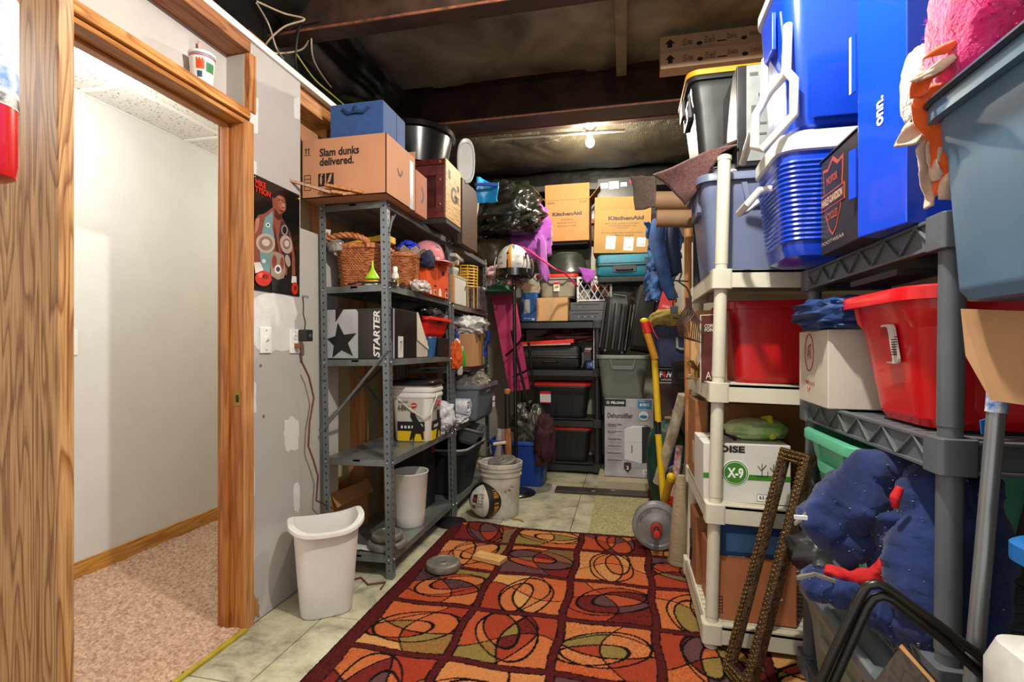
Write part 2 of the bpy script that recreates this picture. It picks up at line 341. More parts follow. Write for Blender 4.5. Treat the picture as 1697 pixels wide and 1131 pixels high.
# back wall and right wall
struct('wall_back', G().box(-1.7, 1.4, 5.15, 5.25, 0, 2.2), mat('#b9b5a6', .85, nz=.12, ns=3), smooth=0)
struct('trim_6', G().box(-1.7, 1.4, 5.05, 5.25, 2.2, 2.36), wood('#5c4a38', '#3c2d20', 'x', 1, .7), smooth=0)
struct('trim_7', G().box(-1.7, 1.4, 5.0, 5.25, 2.36, 2.4), wood('#9a5a3a', '#6e3c26', 'x', 1, .7), smooth=0)
struct('wall_back_top', G().box(-1.7, 1.4, 5.12, 5.25, 2.4, 3.0), M_BLKPL, smooth=0)
struct('trim_8', G().box(-1.7, 1.4, 4.9, 5.1, 2.66, 2.72), mat('#2b2a26', .5), smooth=0)
struct('wall_right', G().box(1.3, 1.42, .3, 5.2, 0, 3.0), mat('#6f6558', .85, nz=.1, ns=3), smooth=0)
# ceiling: sagging foil between steel beams
def foil(y0, y1, z0, sag):
    return G().grid(lambda u, v: (-1.7+3.1*u, y0+(y1-y0)*v, z0-sag*math.sin(PI*v)+.02*noise.noise(Vector((u*9, v*3, y0)))+.006*noise.noise(Vector((u*40, v*9, y0)))), 90, 24)
mf_lit = bpy.data.materials.new('mat_foil_weave'); mf_lit.use_nodes = True; _n = mf_lit.node_tree.nodes; _l = mf_lit.node_tree.links; _b = _n['Principled BSDF']
_tc = _n.new('ShaderNodeTexCoord'); _a = _n.new('ShaderNodeTexNoise'); _a.inputs['Scale'].default_value = 2.2; _a.inputs['Detail'].default_value = 8; _a.inputs['Distortion'].default_value = .8; _l.new(_tc.outputs['Object'], _a.inputs[0])
_r = _n.new('ShaderNodeValToRGB'); _l.new(_a.outputs[0], _r.inputs[0]); _e = _r.color_ramp.elements; _e[0].position = .32; _e[0].color = lin('#6e6959'); _e[1].position = .7; _e[1].color = lin('#cfcab2')  # front-bay foil colours lightened, standing in for lamp light that the beam blocks
_l.new(_r.outputs[0], _b.inputs['Base Color']); _b.inputs['Metallic'].default_value = .45; _b.inputs['Roughness'].default_value = .38
_w1 = _n.new('ShaderNodeTexWave'); _w1.inputs['Scale'].default_value = 42; _w1.bands_direction = 'X'; _w2 = _n.new('ShaderNodeTexWave'); _w2.inputs['Scale'].default_value = 42; _w2.bands_direction = 'Y'
_l.new(_tc.outputs['Object'], _w1.inputs[0]); _l.new(_tc.outputs['Object'], _w2.inputs[0]); _w1.inputs['Distortion'].default_value = .6; _w2.inputs['Distortion'].default_value = .6
_m = _n.new('ShaderNodeMath'); _m.operation = 'ADD'; _l.new(_w1.outputs['Fac'], _m.inputs[0]); _l.new(_w2.outputs['Fac'], _m.inputs[1])
_bp = _n.new('ShaderNodeBump'); _bp.inputs['Strength'].default_value = .75; _bp.inputs['Distance'].default_value = .003; _l.new(_m.outputs[0], _bp.inputs['Height'])
_a3 = _n.new('ShaderNodeTexNoise'); _a3.inputs['Scale'].default_value = 14; _a3.inputs['Detail'].default_value = 6; _l.new(_tc.outputs['Object'], _a3.inputs[0])
_bp2 = _n.new('ShaderNodeBump'); _bp2.inputs['Strength'].default_value = .6; _bp2.inputs['Distance'].default_value = .02; _l.new(_a3.outputs[0], _bp2.inputs['Height']); _l.new(_bp.outputs[0], _bp2.inputs['Normal']); _l.new(_bp2.outputs[0], _b.inputs['Normal'])
mf_shaded = mf_lit.copy(); [n for n in mf_shaded.node_tree.nodes if n.type == 'VALTORGB'][0].color_ramp.elements[0].color = lin('#1c1914'); [n for n in mf_shaded.node_tree.nodes if n.type == 'VALTORGB'][0].color_ramp.elements[1].color = lin('#5c5645')  # same foil with shade put into its colours, for the rear bay by the bulb
ce = struct('ceiling', G().box(-1.74, 1.42, .6, 5.25, 3.0, 3.05), mat('#201d19', .8), smooth=0)
for (a, b, z, s) in [(.7, 2.1, 2.86, .04), (2.14, 3.26, 2.9, .05), (3.3, 3.72, 2.93, .02), (3.76, 5.12, 2.93, .12)]:
    obj('foil_facing', foil(a, b, z, s), mf_shaded if a > 3.2 else mf_lit, ce, smooth=80)
def ibeam(n, y, z0, z1, fw=.17, sh=0):
    g = G(); g.box(-1.7, 1.4, y+fw/2-.005, y+fw/2+.005, z0, z1); o = struct(n, g, M_BEAM, smooth=0)
    obj('beam_flange', G().box(-1.7, 1.4, y, y+fw, z0-.01, z0+.004), M_BEAM, o, smooth=0, bevel=.002)
    obj('beam_flange', G().box(-1.7, 1.4, y, y+fw, z1-.01, z1), M_BEAM, o, smooth=0, bevel=.002)
    obj('rusty_edge', G().box(-1.7, 1.4, y-.002, y, z0-.008, z0+.003), M_RUST, o, smooth=0)
    obj('rusty_edge', G().box(-1.7, 1.4, y-.002, y, z1-.009, z1-.001), M_RUST, o, smooth=0)
    return o
ibeam('trim_9', 3.2, 2.64, 2.9, .17); ibeam('trim_10', 2.06, 2.6, 2.86, .09)
ibeam('trim_11', 3.66, 2.76, 2.93, .06)
st = struct('trim_12', G().box(-.03, .03, 2.15, 3.2, 2.82, 2.845).xf(Matrix.Translation((-.02, 0, 0))), mat('#a59a78', .5, .4, nz=.2), smooth=0)
struct('trim_13', G().box(.86, .9, 2.15, 3.2, 2.72, 2.85), M_PINEY, smooth=0)
# conduit and the bare bulb
cdm = mat('#b3b0a4', .35, .8)
p0 = Vector((-.95, 3.74, 2.75)); p1 = Vector((.03, 3.86, 2.76))
cg = G().tube([(-1.0, 3.8, 2.755), (-.4, 3.82, 2.755), (.0, 3.84, 2.75)], .012, 10)
tag(obj('conduit', cg, cdm), 'thin galvanised conduit pipe running along the joist to the bare bulb', 'pipe')
LB = atY(978, 216, 3.85)
bl = thing('bulb_fitting', 'bare glowing bulb in a round white ceiling socket', 'ceiling light', (LB.x, LB.y, LB.z))
obj('socket_base', G().lathe([(.02, -.02), (.034, -.014), (.05, .0), (.055, .02), (.05, .034)], 24), mat('#e6e2d6', .4), bl)
obj('junction_box', G().lathe([(.05, .034), (.05, .075)], 8), mat('#8a877c', .4, .7), bl)
obj('screw_base', G().lathe([(.014, -.045), (.014, -.02)], 16), mat('#c8c2b0', .3, .8), bl)
obj('bulb', G().lathe([(.012, -.045), (.02, -.06), (.03, -.082), (.031, -.095), (.026, -.112), (.012, -.125)], 20), mat('#fff2dc', .3, nz=0, emit=BULB_STRENGTH), bl, smooth=80)
obj('conduit_arm', G().tube([(-.03, 0, .05), (-.16, 0, .06)], .007, 8), cdm, bl)
obj('conduit_arm', G().tube([(.03, 0, .06), (.14, .0, .085), (.19, 0, .09), (.2, 0, .13)], .007, 8), cdm, bl)
tag(obj('pull_cord', G().tube([(LB.x-.08, 3.84, LB.z+.02), (LB.x-.25, 3.82, LB.z-.06), (LB.x-.5, 3.8, LB.z-.1), (-.9, 3.78, 2.72)], .003, 5), mat('#3c3a34', .6)), 'thin dark wire sagging below the conduit', 'cable')
# cables in the corner over the drywall pier
def cable(px, z, m, lab, r=.004):
    pts = [atY(a, b, yy) for a, b, yy in px]; sm = []
    for i in range(len(pts)-1):
        a = pts[max(i-1, 0)]; b = pts[i]; c = pts[i+1]; d = pts[min(i+2, len(pts)-1)]
        for k in range(6):
            t = k/6; sm.append(.5*((2*b)+(c-a)*t+(2*a-5*b+4*c-d)*t*t+(3*b-a-3*c+d)*t**3))
    sm.append(pts[-1]); tag(obj('cable', G().tube(sm, r, 6), m), lab, 'cable')
mc1 = mat('#b9a58c', .5); mc2 = mat('#1a1917', .5)
cable([(425, 2, 1.9), (470, 22, 2.0), (505, 32, 2.02), (470, 45, 2.0), (440, 75, 2.0), (455, 88, 2.1), (500, 82, 2.15), (516, 55, 2.1)], 0, mc1, 'pale cable looped in a wide curl over the drywall pier')
cable([(425, 5, 1.9), (445, 40, 2.0), (458, 80, 2.0), (470, 98, 2.15)], 0, mc1, 'pale cable dropping steeply behind the top of the drywall pier')
cable([(516, 55, 2.1), (520, 100, 2.2), (545, 140, 2.5), (566, 160, 2.8)], 0, mc1, 'pale cable running from the joist down to the blue cube')
cable([(545, 22, 2.04), (505, 32, 2.04), (493, 60, 2.06), (490, 110, 2.1), (497, 130, 2.2)], 0, mc2, 'black cable hanging over the top of the drywall pier', .005)
cable([(488, 85, 2.1), (520, 130, 2.3), (548, 155, 2.5), (575, 178, 2.7)], 0, mat('#b8b04a', .5), 'yellow and green wire running down behind the blue cube')
g = G().grid(lambda u, v: (-1.685+.3*u, .95+2.15*v, 2.48+.3*u**.6+.03*noise.noise(Vector((u*5, v*9, 2)))), 30, 60)
tag(obj('plastic_sheeting', g, M_BLKPL, smooth=80), 'crumpled black plastic sheeting bunched in the ceiling corner', 'sheeting', kind='stuff')
B0 = atX(425, 60, -1.52)
wbk = obj('wood_block', G().box(-.05, .01, -.05, .05, 0, .045), wood('#9a5c3c', '#7b4328', 'y', 2, .7), loc=(-1.53, 1.86, 2.415), bevel=.002, smooth=0); tag(wbk, 'small reddish wood block lying on top of the drywall pier', 'wood block')
# near oak board on the left and its extinguisher
ob = struct('trim_14', G().box(-1.45, -1.047, .75, .78, 0, 2.6), wood('#c79763', '#8f5d30', 'z', 1.5, .4, 15), smooth=0, bevel=.004)
ex = atT(-30, 295, .74)
fe = thing('fire_extinguisher', 'red fire extinguisher with a white instruction label on the oak board', 'fire extinguisher', (ex.x, ex.y, ex.z))
obj('cylinder', G().lathe([(.028, 0), (.036, .004), (.039, .02), (.039, .36), (.03, .39), (.015, .41)], 28), mat('#c5161a', .25, nz=.03, coat=.5), fe)
obj('label_sticker', G().lathe([(.0395, .105), (.0395, .27)], 28, cap0=False, cap1=False), mat('#e4e0dc', .4, nz=.03), fe)
obj('label_band', G().lathe([(.0398, .13), (.0398, .16)], 28, cap0=False, cap1=False), mat('#2e78c0', .4, nz=.5, ns=40, col2='#dfe6ee'), fe, label='blue printed band')
obj('label_band', G().lathe([(.0398, .107), (.0398, .122)], 28, cap0=False, cap1=False), mat('#4c4c4c', .4, nz=.5, ns=60, col2='#e6e2de'), fe)
for k in range(7): text(fe, 'INSTRUCTIONS' if k == 6 else 'pull pin hold upright', .03, .008 if k == 6 else .004, mat('#b0201e', .5, nz=0), (.036, -.016, .17+.013*k), (Vector((.5, .866, 0)), Vector((0, 0, 1))), off=.006)
obj('valve', G().lathe([(.015, .41), (.018, .43), (.012, .46)], 12), mat('#b9b9b9', .3, .9), fe)
# ------------------------------------------------------------------ cup and ruler on the ledge above the door
cp = atX(333, 128, -1.55); cu = thing('paper_cup', 'white printed paper cup on the ledge above the doorway', 'cup', (-1.545, cp.y, 2.108))
obj('cup_body', G().lathe([(.033, 0), (.035, .006), (.043, .118), (.046, .12), (.046, .128), (.042, .128), (.033, .01)], 28), mat('#e9e8e4', .5, nz=.02), cu)
def band(t, r0, r1, z0, z1, m, a0=-120, a1=120, nm='stripe'):
    n = 16; f = lambda rr, z: [(rr*math.cos(math.radians(a0+(a1-a0)*i/n)), rr*math.sin(math.radians(a0+(a1-a0)*i/n)), z) for i in range(n+1)]
    return obj(nm, G().loft([f(r0, z0), f(r1, z1)], False, False, False), m, t)
band(cu, .0433, .0436, .108, .112, mat('#c03028', .5, nz=0)); band(cu, .0435, .0438, .114, .117, mat('#2a4fa0', .5, nz=0))
band(cu, .0395, .0415, .06, .1, mat('#d8501e', .5, nz=.1), -75, -35, 'picture'); band(cu, .0395, .041, .055, .09, mat('#2f7d44', .5, nz=.2), -28, 20, 'picture'); band(cu, .037, .039, .03, .052, mat('#2c4c66', .5, nz=.1), -70, -45, 'picture'); band(cu, .0365, .0368, .012, .014, mat('#2a4fa0', .5, nz=0))
ru = obj('ruler', G().cbox(0, 0, .1, .004, .014, .2), mat('#c8302a', .5, nz=0, ns=30, col2='#e8e4de'), loc=(-1.585, cp.y+.03, 2.108), smooth=0); tag(ru, 'thin red and white stick standing behind the paper cup', 'stick')
# ------------------------------------------------------------------ poster
pa, pb, pc, pd = atX(416, 291, -1.5), atX(496, 321, -1.5), atX(413, 478, -1.5), atX(491, 492, -1.5)
py0, py1, pz0, pz1 = pa.y+.0, pb.y-.006, (pc.z+pd.z)/2, (pa.z+pb.z)/2
PW, PH = py1-py0, pz1-pz0
po = thing('poster', 'boxing poster with red lettering taped to the drywall beside the doorway', 'poster', (-1.4955, (py0+py1)/2, pz0))
obj('paper_sheet', G().box(0, .0012, -PW/2, PW/2, 0, PH), mat('#0f0d0e', .25, nz=.1, ns=5, coat=.3), po, smooth=0)
def pim(name, pts, col, lay, rough=.4, nz=.06):     # points in the poster zoom (514x1131 view)
    q = []
    for x, y in pts:
        u = (x-57)/(445-57); top = 62+(200-62)*u; bot = 1020+(1085-1020)*u; q.append(((u-.5)*PW, (1-(y-top)/(bot-top))*PH))
    return obj(name, G().prism(q, (.0012+.0004*lay, 0, 0), FP[0], FP[1], .0004), mat(col, rough, nz=nz, ns=20), po, smooth=0)
def pe(name, cx, cy, w, h, col, lay, n=18, a=0): pim(name, [(cx+w/2*math.cos(2*PI*i/n)*math.cos(a)-h/2*math.sin(2*PI*i/n)*math.sin(a), cy+w/2*math.cos(2*PI*i/n)*math.sin(a)+h/2*math.sin(2*PI*i/n)*math.cos(a)) for i in range(n)], col, lay)
SK, SKD, SKL = '#8a4a3a', '#4c2420', '#b97a66'
pim('figure_print', [(210, 330), (150, 385), (100, 405), (75, 460), (62, 600), (60, 800), (120, 800), (115, 620), (140, 560), (170, 900), (330, 900), (345, 620), (375, 720), (375, 900), (405, 900), (400, 740), (375, 600), (355, 520), (300, 430), (280, 400), (220, 330)][::-1], SK, 0)
pim('figure_print', [(205, 250), (212, 330), (225, 400), (250, 430), (285, 425), (290, 370), (320, 340), (322, 290), (310, 230), (270, 190), (230, 205)], SK, 1)
pim('figure_print', [(215, 225), (230, 195), (265, 182), (300, 200), (316, 240), (290, 222), (255, 218), (228, 245), (212, 262)], '#1c1212', 2)
pim('figure_print', [(225, 330), (260, 380), (290, 372), (285, 425), (250, 430), (225, 400)], SKD, 2)
pim('figure_print', [(225, 460), (245, 600), (262, 700), (235, 700), (222, 560)], SKD, 2); pim('figure_print', [(80, 440), (110, 420), (100, 520), (75, 560)], SKL, 2)
pe('figure_print', 292, 312, 40, 86, '#a8644e', 2); pe('figure_print', 272, 262, 30, 9, '#241413', 3, a=.25); pe('figure_print', 307, 278, 20, 8, '#241413', 3, a=.3); pe('figure_print', 272, 268, 14, 6, '#e0d0c8', 4); pe('figure_print', 304, 285, 10, 5, '#e0d0c8', 4); pe('figure_print', 298, 305, 18, 30, SKL, 3); pe('figure_print', 292, 322, 22, 8, SKD, 4); pe('figure_print', 285, 350, 36, 13, '#5a2420', 3, a=.25); pe('figure_print', 270, 238, 50, 24, '#a8644e', 3, a=.2); pe('figure_print', 262, 300, 22, 60, '#9c5a48', 2); pe('figure_print', 215, 272, 14, 40, SK, 3)
pim('belt_print', [(208, 360), (150, 420), (125, 560), (105, 640), (125, 900), (185, 880), (205, 720), (228, 600), (205, 500), (212, 400)], '#6f9396', 3)
pe('belt_print', 155, 635, 148, 165, '#b8a394', 4); pe('belt_print', 155, 635, 110, 120, '#8d7264', 5); pe('belt_print', 155, 630, 60, 60, '#c9b8aa', 6); pe('belt_print', 172, 480, 34, 40, '#d6dada', 4); pe('belt_print', 172, 480, 16, 20, '#202a3a', 5); pe('belt_print', 140, 785, 30, 36, '#d6dada', 4)
pim('belt_print', [(280, 430), (300, 440), (350, 520), (365, 640), (350, 840), (320, 830), (270, 660), (262, 560)], '#3c2c30', 3)
pe('belt_print', 307, 512, 55, 90, '#9a8a80', 4); pe('belt_print', 307, 512, 38, 66, '#1c1518', 5); pe('belt_print', 322, 635, 105, 160, '#b09a8e', 4, a=-.2); pe('belt_print', 325, 630, 66, 96, '#7d665c', 5); pe('belt_print', 325, 628, 40, 56, '#c2b4a8', 6); pe('belt_print', 335, 775, 44, 105, '#a8988e', 4, a=-.2)
pim('belt_print', [(190, 715), (230, 700), (300, 730), (315, 860), (300, 930), (250, 945), (195, 905)], '#9a8474', 5); pe('belt_print', 250, 850, 56, 76, '#ddd6cf', 7); pe('belt_print', 250, 850, 34, 44, '#2c3450', 8); pe('belt_print', 222, 790, 40, 120, '#8c4038', 6); pe('belt_print', 285, 800, 30, 110, '#8c4038', 6)
pim('figure_print', [(195, 905), (250, 940), (300, 925), (345, 880), (375, 960), (380, 1060), (200, 1035)], '#161318', 6)
pim('glove_print', [(65, 800), (110, 795), (135, 860), (75, 890)], '#d8d0cc', 7); pe('glove_print', 135, 930, 125, 130, '#c42a1c', 8); pe('glove_print', 150, 915, 50, 44, '#7d1812', 9); pe('glove_print', 115, 905, 40, 40, '#e8604c', 9)
pim('glove_print', [(370, 905), (410, 910), (412, 970), (365, 965)], '#d8d0cc', 7); pe('glove_print', 395, 1015, 58, 110, '#c42a1c', 8); pe('glove_print', 400, 1010, 24, 40, '#7d1812', 9)
text(po, 'MIKE\nTYSON', PW*.30, PH*.115, mat('#d8281c', .5, nz=0), (.0035, -PW*.5+PW*.19, PH*.905), FP, bold=.035)
obj('pushpin', G().sph((.006, PW/2-.012, PH-.02), .004, 10, 6), mat('#d8d020', .4, nz=0), po)
obj('pushpin', G().sph((.006, -PW/2+.01, PH-.012), .003, 10, 6), mat('#9fae9c', .4, nz=0), po)
# switch, outlet, adapter and cord on the pier
q = atX(439, 564, -1.5); s2 = thing('light_switch', 'white toggle switch plate on the grey drywall pier', 'light switch', (-1.4985, q.y, q.z)); switchplate(s2, .07, .113)
q = atX(488, 566, -1.5); s3 = thing('wall_outlet', 'white socket plate with plugs beside the drywall pier edge', 'outlet', (-1.4985, q.y-.003, q.z)); switchplate(s3, .07, .113, True)
ad = thing('power_adapter', 'black plug-in power adapter with a black cord on the drywall', 'power adapter', (-1.49, q.y+.035, q.z+.03))
obj('adapter_body', G().box(.0, .045, -.022, .028, -.03, .025), mat('#1c1b1a', .4, nz=0), ad, smooth=0, bevel=.004)
cpts = [(.02, .0, .025), (.02, .003, .06), (.015, -.005, .1), (.01, .004, .14), (.012, -.004, .18)]
obj('cord', G().tube(cpts, .003, 6), mat('#1c1b1a', .4, nz=0), ad); decal(ad, 'label_sticker', rect(.02, .015), mat('#55504c', .5, nz=0), (.0455, .003, -.002), FP)
qz = [(497, 575), (500, 600), (512, 625), (520, 660), (513, 700), (511, 740), (520, 765), (527, 790), (524, 830), (526, 870), (545, 905), (575, 925)]
pts = [(-1.488, q.y, q.z-.02)]+[tuple(atX(a, b, -1.49)) for a, b in qz[:9]]
tag(obj('extension_cord', G().tube(pts+[(-1.45, 2.36, .3), (-1.42, 2.36, .01), (-1.35, 2.2, .006), (-1.27, 2.28, .006), (-1.2, 2.22, .006), (-1.13, 2.26, .006), (-1.12, 2.19, .006)], .0045, 6), mat('#6b3a28', .5)), 'brown extension cord hanging from the outlet down to the floor', 'cord')
obj('plug', G().cbox(-1.48, q.y-.004, q.z-.02, .03, .024, .022), mat('#8a4a30', .5), bpy.data.objects['extension_cord'], smooth=0, bevel=.003)
# ------------------------------------------------------------------ the rug, its print computed per pile tuft
def build_rug():
    x0, x1, y0, y1 = -1.075, .62, .95, 3.12; step = .004
    nx = int((x1-x0)/step); ny = int((y1-y0)/step)
    X, Y = np.meshgrid(np.linspace(x0, x1, nx+1), np.linspace(y0, y1, ny+1))
    rs = np.random.RandomState(5)
    WX = X+.006*np.sin(Y*19+X*7); WY = Y+.006*np.sin(X*17+Y*5)
    lx = [-1.02, -.642, -.253, .122, .5, .88]; ly = [.645, 1.012, 1.378, 1.745, 2.111, 2.477, 2.843, 3.21]
    pal = [np.array(lin(c)[:3]) for c in ('#983c26', '#b8673a', '#c07c48', '#c48e54', '#6e2420', '#86703c', '#5c3c40', '#a84c2e', '#b85e34', '#75593a')]
    warm = [[1, 2, 0, 3, 5, 8], [6, 4, 0, 1, 7, 5], [2, 3, 8, 5, 1, 9], [0, 1, 4, 2, 9, 7], [4, 6, 9, 0, 8, 1]]
    col = np.zeros(X.shape+(3,)); speck = np.zeros(X.shape); line = np.full(X.shape, 9.)
    for i in range(5):
        for j in range(7):
            m = (WX >= lx[i]) & (WX < lx[i+1]) & (WY >= ly[j]) & (WY < ly[j+1])
            if not m.any(): continue
            u = (WX[m]-lx[i])/(lx[i+1]-lx[i]); v = (WY[m]-ly[j])/(ly[j+1]-ly[j])
            k = (i*2+j*3) % 4
            if k == 1: u, v = 1-u, v
            if k == 2: u, v = 1-v, u
            if k == 3: u, v = v, 1-u
            if (i+j) % 2: v = 1-v
            def el(cx, cy, a, b, th):
                c, s = math.cos(th), math.sin(th); du, dv = u-cx, v-cy
                return np.sqrt(((du*c+dv*s)/a)**2+((-du*s+dv*c)/b)**2)-1, min(a, b)
            P = rs.uniform(-.05, .05, 12)
            F_ = [el(.54+P[0], .50+P[1], .47, .30, .25+P[2]*5), el(.63+P[3]*.4, .60+P[4]*.4, .36, .17, .3+P[2]*5), el(.25+P[6], .05+P[7], .85, .52, .3+P[8]*5)]
            F_.append((v-(.62+P[9]-.42*np.sin(u*2.3+.5+P[10]*8)), 1)); F_.append((u-(.42+P[11]+.20*np.sin(v*4.2+P[0]*20)), 1))
            code = np.zeros(u.shape, int); dist = np.full(u.shape, 9.)
            for q, (f, w) in enumerate(F_):
                code += (f > 0)*(2**q); dist = np.minimum(dist, np.abs(f)*w*.37)
            W_ = ([2, 3, 1, 5, 8, 2], [1, 2, 5, 3, 0, 8])[(i+j//2) % 2] if (i+j) % 2 else ([0, 4, 6, 5, 7, 1], [6, 7, 0, 9, 1, 4])[(i+j//2) % 2]; cc = np.array([pal[W_[(c*5+c//3+i) % 6]] for c in range(32)])
            col[m] = cc[code]; line[m] = dist; sp_ = np.array([(c*7+i) % 3 == 0 for c in range(32)])*1.; speck[m] = sp_[code]
    g = np.full(X.shape, 9.)
    for l in lx: g = np.minimum(g, np.abs(WX-l))
    for l in ly[:-1]: g = np.minimum(g, np.abs(WY-l))
    maroon = np.array(lin('#571b1c')[:3]); blk = np.array(lin('#15100f')[:3])
    inm = (g < .014) | (WX < lx[0]) | (WY > 3.09); line = np.where(inm, 9, line)
    col[inm] = maroon; speck[inm] = 1
    e = (np.abs(g-.016) < .0028) & (WX > lx[0]-.01); col[e] = blk; col[(line < .0042)] = blk
    ed = (X < x0+.008) | (X > x1-.008) | (Y > y1-.01); col[ed] = blk
    r = rs.uniform(0, 1, X.shape); r2 = rs.uniform(0, 1, X.shape)
    col *= (.80+.34*r)[..., None]
    dk = (speck > 0) & (r2 < .38); lum = col.mean(-1)
    tint = np.array(lin('#9c2418')[:3]); col[dk] = .45*col[dk]+.55*np.where((lum[dk] > .08)[:, None], tint, blk)
    Z = .010+rs.uniform(-.0016, .0016, X.shape)+.004*np.sin(X*5)*np.sin(Y*4+1)*.3
    Z += .02*np.exp(-(((X+.9)/.14)**2+((Y-3.1)/.12)**2))
    n = (nx+1)*(ny+1); co = np.stack([X, Y, Z], -1).reshape(-1, 3).astype(np.float32)
    me = bpy.data.meshes.new('area_rug'); me.vertices.add(n); me.vertices.foreach_set('co', co.ravel())
    ii = (np.arange(ny)[:, None]*(nx+1)+np.arange(nx)[None]).ravel(); q = np.stack([ii, ii+1, ii+nx+2, ii+nx+1], 1).astype(np.int32)
    me.loops.add(q.size); me.loops.foreach_set('vertex_index', q.ravel()); me.polygons.add(len(q)); me.polygons.foreach_set('loop_start', np.arange(0, q.size, 4, dtype=np.int32)); me.polygons.foreach_set('loop_total', np.full(len(q), 4, np.int32))
    me.update(calc_edges=True); me.validate()
    a = me.color_attributes.new('pile', 'FLOAT_COLOR', 'POINT'); c4 = np.ones((n, 4), np.float32); c4[:, :3] = col.reshape(-1, 3); a.data.foreach_set('color', c4.ravel())
    me.materials.append(vcmat('mat_rug_pile', .95, .5, 500))
    o = bpy.data.objects.new('area_rug', me); C.objects.link(o)
    o['label'] = 'large patterned rug with swirls in rust, orange, olive and maroon squares'; o['category'] = 'rug'
    b = obj('rug_backing', G().box(x0, x1, y0, y1, .001, .0075), mat('#1c1513', .9), o, smooth=0)
build_rug()
# ------------------------------------------------------------------ builders used by many things
def sstep(a, b, x):
    t = min(1, max(0, (x-a)/(b-a))) if b != a else float(x > a); return t*t*(3-2*t)
def tote_body(w, d, h, tp=.04, rc=.04, lip=.014, liph=.03, band=.0, recess=(), wall=.004, bseg=8):
    """open storage tub: tapered, with a rolled rim; recess = (side, c, half width, z0, z1, depth), side in -y +y -x +x"""
    zs = [0, .004, .015]+[h*k/14 for k in range(1, 14)]
    g = G(); loops = []
    def loop(z, grow=0, use=True):
        f = z/h; ww = w-2*lip-2*tp*(1-f)+2*grow; dd = d-2*lip-2*tp*(1-f)+2*grow
        if band and z > h*.72: ww += 2*band*sstep(h*.72, h*.76, z)-2*band; dd += 2*band*sstep(h*.72, h*.76, z)-2*band
        elif band: ww -= 2*band; dd -= 2*band
        if z < .012: ww -= .012; dd -= .012
        out = []
        for x, y in rrect(ww, dd, rc, 4, 10):
            if use:
                for sd, c, hw, z0, z1, dp in recess:
                    ax = y if 'x' in sd else x; val = {'-y': -y > dd/2-.004, '+y': y > dd/2-.004, '-x': -x > ww/2-.004, '+x': x > ww/2-.004}[sd]
                    if val:
                        k = sstep(hw+.008, hw-.008, abs(ax-c))*sstep(z0-.004, z0+.012, z)*(1 if z1 is None else sstep(z1+.012, z1-.004, z)) if hw > .01 else 0
                        if 'x' in sd: x -= math.copysign(dp*k, x)
                        else: y -= math.copysign(dp*k, y)
            out.append((x, y, z))
        return out
    for z in zs: loops.append(loop(z))
    top = rrect(w-2*lip, d-2*lip, rc, 4, 10); rim = rrect(w, d, rc+lip, 4, 10); inn = rrect(w-2*lip-2*wall-.004, d-2*lip-2*wall-.004, rc, 4, 10)
    loops.append([(x, y, h-liph) for x, y in top]); loops.append([(x, y, h-liph) for x, y in rim]); loops.append([(x, y, h-.004) for x, y in rim])
    loops.append([(x, y, h) for x, y in rrect(w-.006, d-.006, rc+lip, 4, 10)]); loops.append([(x, y, h) for x, y in inn]); 
    f = 2*tp+2*wall+2*lip+.01; loops.append([(x, y, .012) for x, y in rrect(w-f, d-f, rc, 4, 10)])
    g.loft(loops, True, True); return g
def lid_geo(w, d, t=.028, rc=.05, crown=.008):
    g = G(); L = [[(x, y, 0) for x, y in rrect(w-.01, d-.01, rc, 5, 1)], [(x, y, 0) for x, y in rrect(w, d, rc, 5, 1)], [(x, y, t*.8) for x, y in rrect(w, d, rc, 5, 1)], [(x, y, t) for x, y in rrect(w-.012, d-.012, rc, 5, 1)],
         [(x, y, t) for x, y in rrect(w-.04, d-.04, rc, 5, 1)], [(x, y, t-crown) for x, y in rrect(w-.05, d-.05, rc, 5, 1)], [(x, y, t-crown) for x, y in rrect(w-.1, d-.1, rc, 5, 1)], [(x, y, t) for x, y in rrect(w-.12, d-.12, rc, 5, 1)]]
    return g.loft(L)
